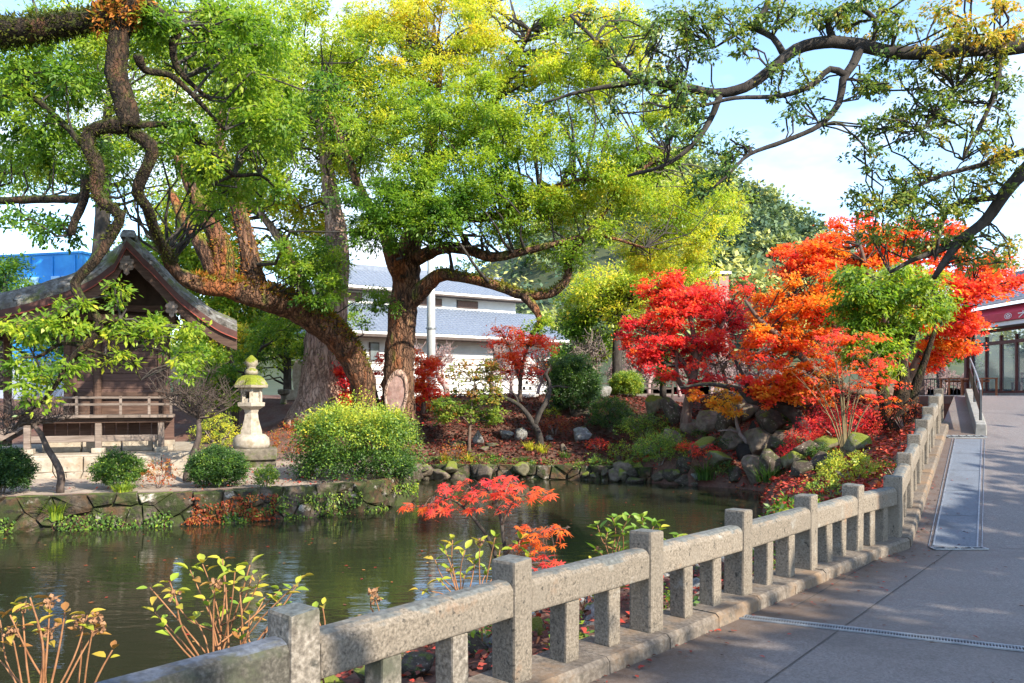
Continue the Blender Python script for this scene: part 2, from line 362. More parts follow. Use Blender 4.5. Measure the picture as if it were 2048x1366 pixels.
# ground: sandy terrace, brown leaf-mould bank
m, nt, b, out = newmat('garden_soil'); v = coords(nt); a_ = nt.nodes.new('ShaderNodeAttribute'); a_.attribute_name = 'sand'
n1 = noise(nt, 1.2, 8, .65, v); n2 = noise(nt, 14, 6, .7, v); n3 = noise(nt, 60, 3, .6, v)
soil = ramp(nt, [(.25, (.048, .030, .023)), (.5, (.115, .068, .052)), (.75, (.175, .105, .08))], n2.outputs[0]).outputs[0]
soil = mixc(nt, ramp(nt, [(.45, (0,0,0)), (.62, (1,1,1))], n1.outputs[0]).outputs[0], soil, (.10, .043, .031))
sand = ramp(nt, [(.3, (.22, .168, .135)), (.55, (.31, .25, .205)), (.8, (.39, .33, .275))], n1.outputs[0]).outputs[0]
sand = mixc(nt, .25, sand, ramp(nt, [(.3, (.14, .11, .09)), (.7, (.55, .48, .41))], n3.outputs[0]).outputs[0])
nt.links.new(mixc(nt, a_.outputs['Fac'], soil, sand), b.inputs['Base Color']); b.inputs['Roughness'].default_value = .95; b.inputs['Specular IOR Level'].default_value = .15
bump(nt, b, n2.outputs[0], .5, .03); M['soil'] = m

xa = np.concatenate([[-700, -300, -120, -70, -45, -32], np.arange(-24, 17.01, .22), [20, 26, 36, 60, 120, 300, 700]])
ya = np.concatenate([[-60, -20, -8, -3], np.arange(0, 38.01, .22), [40, 44, 50, 58, 70, 100, 160, 300, 700, 1500]])
GX, GY = np.meshgrid(xa, ya); GZ = ground_z(GX.ravel(), GY.ravel()).reshape(GX.shape)
far = (GY > 80) | (np.abs(GX) > 60); GZ[far] = 1.6; GZ[GY < -1] = np.minimum(GZ[GY < -1], -.3)
fine = (np.abs(GX) < 25) & (GY < 39); GZ[fine] += np.array([.05*mnoise.noise(Vector((x*1.3, y*1.3, 0))) for x, y in zip(GX[fine], GY[fine])])
nx, ny = len(xa), len(ya); me = bpy.data.meshes.new('ground'); gv = np.stack([GX, GY, GZ], 2).reshape(-1, 3)
ii = np.arange(nx*ny).reshape(ny, nx); fq = np.stack([ii[:-1, :-1], ii[:-1, 1:], ii[1:, 1:], ii[1:, :-1]], 2).reshape(-1, 4)
me.from_pydata(gv.tolist(), [], fq.tolist()); me.update()
sandv = sstep(.1, .7, seg_dist(gv[:, 0], gv[:, 1], POND)) * (gv[:, 0] < -1.5) * sstep(24.6, 22.3, gv[:, 1]+.25*gv[:, 0]+1.2) * (gv[:, 1] > 13) * (gv[:, 0] < -2.0)
aa = me.attributes.new('sand', 'FLOAT', 'POINT'); aa.data.foreach_set('value', sandv.astype(np.float32))
o = link('ground', me, M['soil'], smooth=True); tag(o, 'brown leaf-strewn garden ground around the pond', kind='structure')

# water
m, nt, b, out = newmat('pond_water'); v = coords(nt, True, (1, 1.0, 1)); 
na = noise(nt, 1.0, 2, .5, coords(nt, True, (1.1, 3.4, 1))); nb = noise(nt, 3.6, 3, .55, coords(nt, True, (1, 3.0, 1)))
s_ = nt.nodes.new('ShaderNodeMath'); s_.operation = 'MULTIPLY_ADD'; s_.inputs[1].default_value = .45; nt.links.new(nb.outputs[0], s_.inputs[0]); nt.links.new(na.outputs[0], s_.inputs[2])
bump(nt, b, s_.outputs[0], .16, .04); b.inputs['Base Color'].default_value = (.021, .023, .012, 1); b.inputs['Roughness'].default_value = .015; b.inputs['IOR'].default_value = 1.33
b.inputs['Specular IOR Level'].default_value = .5; M['water'] = m
mb = MB(); mb.add([(-24, -2.5, WATER), (8, -2.5, WATER), (8, 26, WATER), (-24, 26, WATER)], [(0, 1, 2, 3)])
tag(mb.build('water', M['water']), 'still dark green pond water mirroring the trees', kind='structure')

# path
m, nt, b, out = newmat('path_aggregate'); v = coords(nt); a_ = nt.nodes.new('ShaderNodeAttribute'); a_.attribute_name = 'dirt'
n1 = noise(nt, 130, 3, .8, v); n2 = noise(nt, .9, 6, .6, v); n3 = noise(nt, 7, 6, .7, v); vo = nt.nodes.new('ShaderNodeTexVoronoi'); vo.inputs['Scale'].default_value = 75; nt.links.new(v, vo.inputs['Vector'])
c0 = ramp(nt, [(.0, (.062, .052, .049)), (.45, (.130, .112, .105)), (1, (.24, .215, .205))], vo.outputs['Color']).outputs[0]
c0 = mixc(nt, .35, c0, ramp(nt, [(.35, (.045, .042, .042)), (.65, (.27, .255, .25))], n1.outputs[0]).outputs[0])
c0 = mixc(nt, ramp(nt, [(.35, (0,0,0)), (.75, (.55,.55,.55))], n2.outputs[0]).outputs[0], c0, (.105, .088, .080))
dm = nt.nodes.new('ShaderNodeMath'); dm.operation = 'MULTIPLY'; nt.links.new(a_.outputs['Fac'], dm.inputs[0]); nt.links.new(ramp(nt, [(.25, (.35,.35,.35)), (.7, (1,1,1))], n3.outputs[0]).outputs[0], dm.inputs[1])
st = noise(nt, .55, 9, .7, v, .8); c0 = mixc(nt, ramp(nt, [(.52, (0,0,0)), (.66, (.5,.5,.5))], st.outputs[0]).outputs[0], c0, (.055, .048, .046)); st2 = noise(nt, 2.3, 9, .75, v, 1.5); c0 = mixc(nt, ramp(nt, [(.60, (0,0,0)), (.70, (.55,.55,.55))], st2.outputs[0]).outputs[0], c0, (.05, .042, .038))
nt.links.new(mixc(nt, dm.outputs[0], c0, (.082, .052, .034)), b.inputs['Base Color']); b.inputs['Roughness'].default_value = .62; b.inputs['Specular IOR Level'].default_value = .35
bump(nt, b, n1.outputs[0], .35, .006); M['path'] = m
Yp = np.concatenate([np.arange(-8, 2, 1.), np.arange(2, 20, .2), np.arange(20, 27, .5), np.arange(27, 60, 2.)]); vs = []; K = 26
GR0, GR1 = Vector((1.62, 6.16, 0)), Vector((3.55, 5.22, 0))      # long drain grate, end to end
for Y in Yp:
    xl = float(fence_x(Y))+.06 + max(0, Y-22)*.42; xr = 18 + max(0, Y-14)*1.0
    vs.append((xl-.004, float(Y), float(ramp_z(Y))-.45))
    for k in range(K-1):
        q = k/(K-2); x = xl + (xr-xl)*(q*.35 if q < .6 else lerp(.21, 1, ((q-.6)/.4)**1.5)); vs.append((x, float(Y), float(ramp_z(Y))))
fs = [(i*K+k, i*K+k+1, (i+1)*K+k+1, (i+1)*K+k) for i in range(len(Yp)-1) for k in range(K-1)]
me = bpy.data.meshes.new('path'); me.from_pydata(vs, [], fs); va = np.array(vs); dd = seg_dist(va[:, 0], va[:, 1], FENCE, False)
spot = np.exp(-(((va[:, 0]-2.05)/.42)**2+((va[:, 1]-6.28)/.30)**2))
dirt = np.clip(1.0*sstep(.95, .18, dd) + 1.3*spot, 0, 1); aa = me.attributes.new('dirt', 'FLOAT', 'POINT'); aa.data.foreach_set('value', dirt.astype(np.float32)); me.update()
PATH = tag(link('path', me, M['path']), 'grey exposed-aggregate footpath climbing as a ramp', kind='structure')
M['joint'] = pmat('joint_gap', [(.3, (.05, .045, .04)), (.7, (.10, .09, .085))], 20, rough=.95, bstr=0)
for (x0, y0), (x1, y1) in ((( 1.35, 4.6), (3.30, 7.05)), ((3.30, 7.05), (4.75, 8.86)), ((-.3, 2.2), (1.35, 4.6)), ((3.0, 4.2), (5.2, 6.9)), ((2.2, 6.42), (3.6, 8.2)), ((5.25, 8.84), (12, 8.80))):
    d = Vector((x1-x0, y1-y0, 0)).normalized(); s2 = Vector((-d.y, d.x, 0))*.005
    MB().add([Vector((x0, y0, .004))-s2, Vector((x1, y1, .004))-s2, Vector((x1, y1, .004))+s2, Vector((x0, y0, .004))+s2], [(3, 2, 1, 0)]).build('expansion_joint', M['joint'], PATH)

# hill
def hill_z(X, Y): return 1.5 + 66*np.exp(-(((X-42)/62)**2+((Y-285)/85)**2)) + 46*np.exp(-(((X-120)/70)**2+((Y-330)/70)**2)) + 40*np.exp(-(((X+70)/90)**2+((Y-360)/80)**2))
hx, hy = np.meshgrid(np.linspace(-260, 330, 60), np.linspace(125, 480, 40)); hz = hill_z(hx, hy)-.4
ii = np.arange(2400).reshape(40, 60); fq = np.stack([ii[:-1, :-1], ii[:-1, 1:], ii[1:, 1:], ii[1:, :-1]], 2).reshape(-1, 4)
me = bpy.data.meshes.new('hill'); me.from_pydata(np.stack([hx, hy, hz], 2).reshape(-1, 3).tolist(), [], fq.tolist()); me.update()
M['hill'] = pmat('hill_soil', [(.3, (.03, .045, .02)), (.7, (.06, .07, .03))], .1, bstr=0)
tag(link('hill', me, M['hill'], smooth=True), 'wooded hill rising beyond the garden', kind='structure')
# ================================================================ stone fence, kerb, drains, ramp wall
M['granite'] = pmat('granite', [(.28, (.070, .057, .044)), (.5, (.168, .140, .108)), (.72, (.265, .225, .178))], 70, 5, .85, .6, .008, 50,
                    spots=[(1.5, .50, .72, (.17, .145, .115)), (5, .60, .74, (.10, .086, .068)), (2.7, .62, .74, (.22, .14, .09)), (3.6, .62, .70, (.25, .235, .205)), (22, .60, .68, (.05, .043, .035))], moss=((.105, .11, .105), .84, 6), vary=.10)
M['granite_dark'] = pmat('granite_weathered_shaded', [(.28, (.026, .023, .018)), (.5, (.060, .054, .043)), (.72, (.12, .11, .09))], 50, 4, .9, .5, .006, 60,
                    spots=[(3.5, .50, .64, (.055, .060, .036)), (11, .55, .68, (.04, .038, .03))], moss=((.075, .085, .105), .84, 6), vary=.06)  # weathered near-end stone, darkened further to carry the shade it stands in
M['granite_mid'] = pmat('granite_lichened', [(.28, (.06, .05, .04)), (.5, (.165, .142, .115)), (.72, (.31, .275, .23))], 42, 5, .9, .6, .008, 50, spots=[(2.2, .48, .66, (.07, .072, .05)), (9, .57, .68, (.045, .042, .035))], moss=((.085, .095, .095), .82, 6))
M['kerb'] = pmat('kerb_stone', [(.25, (.065, .052, .041)), (.5, (.138, .113, .09)), (.75, (.22, .19, .155))], 34, 6, .9, .55, .010, 45,
                 spots=[(3, .5, .68, (.19, .125, .075)), (14, .6, .7, (.08, .07, .055))], vary=.07)
FZ = [float(ramp_z(y)) for x, y in FENCE]
fence = thing('stone_fence', 'long granite post-and-rail fence curving along the footpath by the pond', 'fence', (FENCE[4][0], FENCE[4][1], .1))
def L(p): return Vector(p) - fence.location
KERB = .10; rng = random.Random(3)
def dir_at(i):
    a = FENCE[max(0, i-1)]; c = FENCE[min(len(FENCE)-1, i+1)]; return Vector((c[0]-a[0], c[1]-a[1], 0)).normalized()
def stone_box(mb_name, c, d, rz, mat_, parent, bev=.01, top=None, seed=0, tilt=0):
    g = random.Random(seed); bm = bmesh.new(); bmesh.ops.create_cube(bm, size=1)
    bmesh.ops.scale(bm, vec=d, verts=bm.verts)
    if top: 
        for v in bm.verts:
            if v.co.z > 0: v.co.x *= top; v.co.y *= top
    for v in bm.verts: v.co += Vector((g.uniform(-1, 1), g.uniform(-1, 1), g.uniform(-1, 1)))*bev*.35
    bmesh.ops.bevel(bm, geom=list(bm.edges), offset=bev, segments=2 if bev > .008 else 1, affect='EDGES', profile=.6)
    bmesh.ops.rotate(bm, verts=bm.verts, matrix=Matrix.Rotation(rz, 3, 'Z')); bmesh.ops.translate(bm, verts=bm.verts, vec=c)
    me = bpy.data.meshes.new(mb_name); bm.to_mesh(me); bm.free(); return link(mb_name, me, mat_, parent)
RAILP = [(-.072, .0), (.072, .0), (.078, .012), (.078, .150), (.060, .178), (.03, .192), (-.03, .192), (-.060, .178), (-.078, .150), (-.078, .012)]
for i, (x, y) in enumerate(FENCE):
    if i < 1: continue
    u = dir_at(i); rz = math.atan2(u.y, u.x); z = FZ[i]+KERB
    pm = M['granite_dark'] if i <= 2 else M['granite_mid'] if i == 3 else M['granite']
    hgt = .655 if i != len(FENCE)-1 else .62
    stone_box('post', L((x, y, z+hgt/2-.01)), (.150, .172, hgt+.02), rz + rng.uniform(-.02, .02), pm, fence, .018, seed=i)
    if i+1 < len(FENCE):
        a, c = Vector((x, y, z)), Vector((*FENCE[i+1], FZ[i+1]+KERB)); d = (c-a); dn = d.normalized(); s0, s1 = .077/d.length, 1-.077/d.length
        mb = MB(); sag = rng.uniform(-.006, .006)
        mb.prof(L(a.lerp(c, s0)+Vector((0, 0, .352+sag))), L(a.lerp(c, s1)+Vector((0, 0, .352-sag))), RAILP)
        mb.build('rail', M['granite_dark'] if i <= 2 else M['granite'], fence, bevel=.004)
        for t in (.345, .665):
            q = a.lerp(c, t); stone_box('baluster', L((q.x, q.y, q.z+.171)), (.118+rng.uniform(-.008, .008), .128, .365), math.atan2(d.y, d.x), pm, fence, .014, seed=i*7+int(t*9))
# kerb stones under the fence
kerb = tag(empty('kerb', (0, 0, 0)), 'raised granite kerb carrying the stone fence', kind='structure')
line = [Vector((x, y, z)) for (x, y), z in zip(FENCE, FZ)]
for i in range(1, len(line)-1):
    a, c = line[i], line[i+1]; d = c-a; nseg = 2 if d.length > 1.2 else 1; ua, uc = dir_at(i), dir_at(i+1)
    for k in range(nseg):
        t0, t1 = k/nseg, (k+1)/nseg; p, q = a.lerp(c, t0), a.lerp(c, t1); e = d.normalized()*.004; dz = rng.uniform(-.004, .004)
        mb = MB(); mb.prof(p+e+Vector((0,0,dz)), q-e+Vector((0,0,dz)), [(-.20, -.25), (.192, -.25), (.182, KERB-.026), (.156, KERB-.003), (-.17, KERB), (-.20, KERB-.03)])
        mb.build('kerb_stone', M['kerb'], kerb)
# drains
M['steel'] = pmat('galvanised_steel', [(.3, (.20, .22, .25)), (.7, (.36, .39, .42))], 9, rough=.5, bstr=.1, metal=.75, spec=.5)
M['pit'] = pmat('drain_pit', [(.3, (.010, .010, .012)), (.7, (.022, .022, .022))], 9, rough=.9, bstr=0)
def grate(label, p0, p1, width, slat, gap, z0=0., zf=None):
    p0, p1 = Vector(p0), Vector(p1); d = p1-p0; dn = d.normalized(); sd_ = Vector((-dn.y, dn.x, 0)).normalized(); n = int(d.length/(slat+gap))
    t = thing('drain_grate', label, 'drain', p0); up = Vector((0, 0, 1))
    def ctr(a): return d*a
    mb = MB(); mb.prof(Vector((0,0,.003)), d+Vector((0,0,.003)), [(-width/2, 0), (width/2, 0), (width/2, .001), (-width/2, .001)]); mb.build('drain_channel', M['pit'], t)
    for s_ in (-1, 1):
        mb = MB(); mb.prof(sd_*s_*width/2+up*.002, d+sd_*s_*width/2+up*.002, [(-.009, 0), (.009, 0), (.009, .010), (-.009, .010)]); mb.build('edge_bar', M['steel'], t)
    mb = MB(); mb.bar(-sd_*(width/2-.006), sd_*(width/2-.006), slat, .005); me0 = None
    for k in range(n+1):
        if me0 is None: o = mb.build('slat', M['steel'], t); me0 = o.data
        else: o = link('slat', me0, None, t)
        o.location = d*(k/n) + up*.0075
    return t
grate('long galvanised drain grate crossing the near footpath at a slant', GR0+Vector((0,0,.0)), GR1, .092, .007, .0115)
# inlaid paving strip with end grates
def rp(x, y, dz=0): return Vector((x, y, float(ramp_z(y))+dz))
M['inlay'] = pmat('ribbed_inlay', [(.3, (.085, .10, .125)), (.6, (.13, .15, .185)), (.8, (.18, .20, .235))], 45, 4, .75, .5, .004, 90, spots=(2, .5, .75, (.085, .09, .105)))
strip = thing('paving_strip', 'grey ribbed paving strip framed by thin metal edging beside the fence', 'paving', rp(4.72, 8.9))
A0, A1, B0, B1 = (4.57, 8.95), (5.02, 8.90), (7.82, 14.55), (8.26, 14.5)
def sl(p): return p - strip.location
NS = 5
for k in range(NS):
    t0, t1 = k/NS+.001, (k+1)/NS-.001; q = [ (lerp(A0[0],B0[0],t), lerp(A0[1],B0[1],t)) for t in (t0, t1)] ; r_ = [(lerp(A1[0],B1[0],t), lerp(A1[1],B1[1],t)) for t in (t0, t1)]
    MB().add([sl(rp(*q[0], .006)), sl(rp(*r_[0], .006)), sl(rp(*r_[1], .006)), sl(rp(*q[1], .006))], [(0, 1, 2, 3)]).build('slab', M['inlay'], strip)
for (p, q) in ((A0, B0), (A1, B1)):
    MB().bar(sl(rp(*p, .008)), sl(rp(*q, .008)), .016, .012).build('edge_trim', M['steel'], strip)
    MB().bar(sl(rp(p[0]+(-.05 if p is A0 else .05), p[1], .006)), sl(rp(q[0]+(-.05 if p is A0 else .05), q[1], .006)), .008, .008).build('edge_trim', M['steel'], strip)
def cellgrate(label, xa_, xb_, y, w, n):
    t = thing('drain_cover', label, 'drain', rp((xa_+xb_)/2, y)); 
    def l(x, yy, dz): return rp(x, yy, dz)-t.location
    MB().add([l(xa_, y-w/2, .007), l(xb_, y-w/2, .007), l(xb_, y+w/2, .007), l(xa_, y+w/2, .007)], [(0,1,2,3)]).build('drain_channel', M['pit'], t)
    for yy in (y-w/2, y+w/2): MB().bar(l(xa_, yy, .011), l(xb_, yy, .011), .016, .012).build('edge_bar', M['steel'], t)
    for k in range(n+1):
        x = lerp(xa_, xb_, k/n); MB().bar(l(x, y-w/2, .012), l(x, y+w/2, .012), .03 if k in (0, n) else .012, .010).build('cross_bar', M['steel'], t)
cellgrate('small four-celled drain cover at the foot of the paving strip', 4.50, 5.06, 8.83, .11, 4)
cellgrate('pale drain cover at the top end of the paving strip', 7.74, 8.42, 14.72, .16, 5)
# ramp divider with handrail
M['concrete'] = pmat('concrete', [(.3, (.17, .167, .158)), (.7, (.29, .283, .265))], 8, 6, .85, .25, .006, 60, spots=(3, .55, .75, (.18, .19, .15)))
M['dark_metal'] = pmat('dark_metal', [(.3, (.03, .035, .045)), (.7, (.06, .068, .08))], 9, rough=.35, bstr=0, metal=.6, spec=.5)
w0, w1 = rp(8.47, 14.9), rp(10.65, 19.2)
rw = thing('ramp_divider', 'low concrete ramp divider with a sloping metal handrail', 'wall', w0); d_ = w1-w0
MB().prof(Vector((0,0,-.1)), d_+Vector((0,0,-.1)), [(-.10, 0), (.10, 0), (.085, .30), (-.085, .30)]).build('wall', M['concrete'], rw, bevel=.012)
for k in range(3):
    p = d_*(k/2*.94+.03); MB().bar(p+Vector((0,0,.24)), p+Vector((0,0,.92 if k else .80)), .035).build('handrail_post', M['dark_metal'], rw)
MB().tube([d_*.03+Vector((0,0,.42)), d_*.05+Vector((0,0,.80)), d_*.5+Vector((0,0,.90)), d_*.97+Vector((0,0,.92))], [.02]*4, 8, .3).build('handrail', M['steel'], rw, smooth=True)
MB().bar(d_*.04+Vector((0,0,.50)), d_*.97+Vector((0,0,.56)), .012, .30).build('panel', M['dark_metal'], rw)
# ================================================================ stone walls
M['wall_stone'] = pmat('wall_stone', [(.25, (.034, .027, .020)), (.5, (.082, .064, .048)), (.75, (.19, .16, .13))], 5, 8, .9, .9, .05, 12, world=True,
                       spots=[(1.1, .46, .58, (.080, .046, .022)), (2.4, .44, .54, (.034, .044, .012)), (7, .54, .64, (.026, .023, .018)), (4, .60, .68, (.30, .27, .23))], moss=((.085, .105, .022), .98, 2), vary=.30)
M['pale_stone'] = pmat('pale_stone', [(.25, (.20, .17, .135)), (.5, (.32, .275, .22)), (.75, (.44, .385, .32))], 6, 7, .9, .5, .02, 20, spots=[(2.5, .55, .7, (.26, .20, .14)), (9, .6, .7, (.15, .13, .11))], vary=.12)
M['mortar'] = pmat('dark_joint', [(.3, (.015, .014, .010)), (.7, (.04, .035, .025))], 12, bstr=.3)
def clip_poly(poly, nx_, ny_, c):
    out = []
    for i in range(len(poly)):
        a, b_ = poly[i], poly[(i+1) % len(poly)]; da, db = a[0]*nx_+a[1]*ny_-c, b_[0]*nx_+b_[1]*ny_-c
        if da <= 0: out.append(a)
        if da*db < 0: t = da/(da-db); out.append((a[0]+(b_[0]-a[0])*t, a[1]+(b_[1]-a[1])*t))
    return out
def cells(Lx, z0, z1, dx, rows, jit, seed, gap):
    """Irregular stone outlines filling a strip Lx long from z0 to z1."""
    g = random.Random(seed); pts = []; h = (z1-z0)/rows
    for r in range(rows):
        s = g.random()*dx
        while s < Lx:
            pts.append((s, z0+h*(r+.5)+g.uniform(-1, 1)*jit*h)); s += dx*g.choice((.42, .6, .85, 1.2, 1.7))
    res = []
    for i, p in enumerate(pts):
        poly = [(max(0, p[0]-dx*1.6), z0), (min(Lx, p[0]+dx*1.6), z0), (min(Lx, p[0]+dx*1.6), z1), (max(0, p[0]-dx*1.6), z1)]
        for j, q in enumerate(pts):
            if i != j and abs(q[0]-p[0]) < dx*3.2:
                nx_, ny_ = (q[0]-p[0])*.8, (q[1]-p[1])*1.25; c = nx_*(p[0]+q[0])/2+ny_*(p[1]+q[1])/2; poly = clip_poly(poly, nx_, ny_, c)
                if len(poly) < 3: break
        if len(poly) >= 3:
            cx, cz = sum(a for a, _ in poly)/len(poly), sum(b_ for _, b_ in poly)/len(poly); out = []
            for a, b_ in poly:
                l = math.hypot(a-cx, b_-cz)+1e-6; k = max(.3, (l-gap)/l); out.append((cx+(a-cx)*k, cz+(b_-cz)*k))
            if max(a for a, _ in out)-min(a for a, _ in out) > .06: res.append(out)
    return res
def stone_wall(parent, poly, z0, z1, dx, rows, mat_, seed=0, gap=.018, thick=.26, jit=.35, proud=.05, name='stone', core=True, lean=.0):
    P = [Vector((*p, 0)) for p in poly]; cum = [0]
    for a, b_ in zip(P, P[1:]): cum.append(cum[-1]+(b_-a).length)
    org = parent.matrix_world.translation if False else parent.location; g = random.Random(seed+1)
    def pos(s, z, d):
        k = max(0, min(len(P)-2, next((i for i in range(len(cum)-1) if cum[i+1] >= s), len(P)-2)))
        T = (P[k+1]-P[k]).normalized(); q = P[k]+T*(s-cum[k])
        Tp = (P[k]-P[k-1]).normalized() if k > 0 else T; Tn = (P[k+2]-P[k+1]).normalized() if k+2 < len(P) else T
        w = (s-cum[k])/(cum[k+1]-cum[k]); T = (Tp+T).normalized().lerp((Tn+T).normalized(), w).normalized()
        N = Vector((T.y, -T.x, 0))            # outward is to the right of travel
        return q + N*(d+lean*(z1-z)) + Vector((0, 0, z)) - org
    for cell in cells(cum[-1], z0, z1, dx, rows, jit, seed, gap):
        n = len(cell); cx, cz = sum(a for a, _ in cell)/n, sum(b_ for _, b_ in cell)/n; pr = proud*g.uniform(.3, 1.25); vs = []
        for dpt, k in ((-thick, .9), (-.02, 1.0), (pr*.45, .975), (pr*.85, .86)):
            for a, b_ in cell: vs.append(pos(cx+(a-cx)*k+g.uniform(-.02, .02), cz+(b_-cz)*k+g.uniform(-.02, .02), dpt + (g.uniform(-.45, .45)*proud if k < .95 else 0)))
        vs.append(pos(cx, cz, pr*1.05)); fs = [(r*n+i, r*n+(i+1) % n, (r+1)*n+(i+1) % n, (r+1)*n+i) for r in range(3) for i in range(n)]
        fs += [(3*n+i, 3*n+(i+1) % n, 4*n) for i in range(n)]
        MB().add(vs, fs).build(name, mat_, parent, smooth=False)
    if core:
        mb = MB(); k = max(2, int(cum[-1]/.4)); vs = []
        for i in range(k+1):
            s = cum[-1]*i/k; vs += [pos(s, z0, -.022), pos(s, z1-.03, -.022), pos(s, z1-.03, -thick)]
        mb.add(vs, [(i*3+a, i*3+a+1, i*3+a+4, i*3+a+3) for i in range(k) for a in (0, 1)]); mb.build('wall_core', M['mortar'], parent)
rw_ = thing('retaining_wall', 'mossy rubble retaining wall edging the shrine terrace above the water', 'wall', (-6, 15.9, WATER))
stone_wall(rw_, PENIN[::-1], -1.08, -.20, .58, 3, M['wall_stone'], 4, .010, .30, .62, .10)
sh_ = thing('shore_wall', 'low grey stone edging along the far leaf-covered bank', 'wall', (0, 24.6, WATER))
stone_wall(sh_, [POND[i] for i in range(20, 15, -1)][::-1][::-1], -1.02, -.42, .46, 2, M['wall_stone'], 9, .015, .26, .6, .13)

# ================================================================ shrine on its platform
M['old_wood'] = pmat('old_wood', [(.25, (.034, .019, .014)), (.5, (.074, .042, .030)), (.75, (.125, .076, .055))], 3, 7, .8, .35, .008, 14, stretch=(1, 1, 7), world=False, vary=.22)
M['plank_wood'] = pmat('plank_wood', [(.25, (.044, .024, .020)), (.5, (.082, .046, .037)), (.75, (.125, .075, .060))], 2.5, 8, .8, .35, .006, 12, stretch=(.6, 1, 9), world=False, vary=.20)
M['grey_wood'] = pmat('grey_wood', [(.25, (.085, .064, .053)), (.5, (.16, .125, .105)), (.75, (.25, .205, .175))], 3, 7, .85, .35, .006, 14, stretch=(.7, 1, 8), world=False, vary=.2)
M['red_wood'] = pmat('red_lacquer', [(.3, (.042, .016, .013)), (.7, (.082, .030, .024))], 6, 5, .6, .2, .005, world=False)
M['red_line'] = pmat('red_line', [(.3, (.20, .035, .024)), (.7, (.30, .07, .045))], 6, 5, .6, .1, .005, world=False)
M['thatch'] = pmat('bark_thatch', [(.25, (.05, .046, .042)), (.5, (.11, .102, .095)), (.75, (.21, .205, .195))], 7, 9, .95, .9, .05, 16, world=False,
                   spots=[(4, .5, .62, (.22, .22, .215)), (2.2, .52, .64, (.10, .12, .035)), (9, .56, .64, (.05, .043, .036))])
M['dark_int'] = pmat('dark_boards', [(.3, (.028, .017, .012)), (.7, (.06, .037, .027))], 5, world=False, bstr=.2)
SX, SY = (262-1024)/FPX*20.3, 20.3
shrine = thing('wooden_shrine', 'weathered brown timber shrine with a curved bark roof behind the pond', 'shrine', (SX, SY, .30), R(20)); K_ = .0123
def fx(x): return (x-262)*K_
def fz(y): return EYE+(HORIZON-y)*K_-.30
RT = [(0, 487), (30, 503), (60, 534), (88, 565), (112, 586), (140, 607), (168, 625), (199, 638)]
LT = [(0, 487), (-28, 508), (-55, 532), (-90, 553), (-130, 570), (-175, 587), (-225, 601), (-275, 612), (-330, 622)]
def curve(pts, n=26):
    P, _ = resample([(a*K_, 0, fz(b_)) for a, b_ in pts], [1]*len(pts), .12); return [(p[0], p[2]) for p in P]
RC, LC = curve(RT), curve(LT); YF, YB = -1.15, 3.3
def drop(y, left): k = .36 if left else .20; return k*max(0., 1-(y-YF)/.62)**2 + k*.6*max(0., 1-(YB-y)/.62)**2
rows_y = [YF, YF+.08, YF+.2, YF+.38, YF+.62, 0, 1, 2, YB-.6, YB-.3, YB-.1, YB]
for left, C_ in ((False, RC), (True, LC)):
    n = len(C_); mb = MB(); vs = []
    for dz in (0, -.13):
        for y in rows_y:
            for i, (x, z) in enumerate(C_):
                w = .03*mnoise.noise(Vector((x*3, y*3, 1))); vs.append((x, y, z - drop(y, left)*min(1, i/3) + dz + w*(dz == 0)))
    m_ = len(rows_y); N_ = n*m_; fs = []
    for q, o_ in ((0, 0), (1, N_)):
        for j in range(m_-1):
            for i in range(n-1):
                f = (o_+j*n+i, o_+j*n+i+1, o_+(j+1)*n+i+1, o_+(j+1)*n+i); fs.append(f if (q == 0) != left else f[::-1])
    for i in range(n-1): fs += [(i, N_+i, N_+i+1, i+1), ((m_-1)*n+i, (m_-1)*n+i+1, N_+(m_-1)*n+i+1, N_+(m_-1)*n+i)]
    for j in range(m_-1): fs.append((j*n+n-1, (j+1)*n+n-1, N_+(j+1)*n+n-1, N_+j*n+n-1))
    roof = mb.add(vs, fs).build('roof', M['thatch'], shrine, smooth=False)
    def band(name, y0, y1, za, zb, mat_, par, dx=0):
        k = .36 if left else .20; b2 = MB(); vs = []
        for y in (y0, y1):
            for zz in (za, zb):
                for i, (x, z) in enumerate(C_): vs.append((x, y, z - k*min(1, i/3) + zz))
        fs = []
        for i in range(n-1):
            a, b_, c, d = i, n+i, 2*n+i, 3*n+i; fs += [(a, a+1, b_+1, b_), (c, d, d+1, c+1), (a, c, c+1, a+1), (b_, b_+1, d+1, d)]
        fs += [(n-1, 3*n-1, 4*n-1, 2*n-1)]; return b2.add(vs, fs).build(name, mat_, par)
    band('eave_layer', YF-.01, YB-.05, -.128, -.30, M['red_wood'], roof)
    band('red_trim', YF-.03, YF+.02, -.292, -.316, M['red_line'], roof)
    band('bargeboard', YF+.05, YF+.13, -.31, -.58, M['old_wood'], shrine)
    for j in range(1, n-1, 2):                       # rafters under the eaves
        x, z = C_[j]
        if abs(x) > 1.0: 
            k = .36 if left else .20; MB().box((x, 1.1, z-k-.36), (.07, 4.1, .08)).build('rafter', M['old_wood'], roof)
MB().box((0, (YF+YB)/2+.1, fz(487)+.10), (.34, YB-YF+.05, .26), taper=.8).build('ridge', M['thatch'], shrine, bevel=.03)
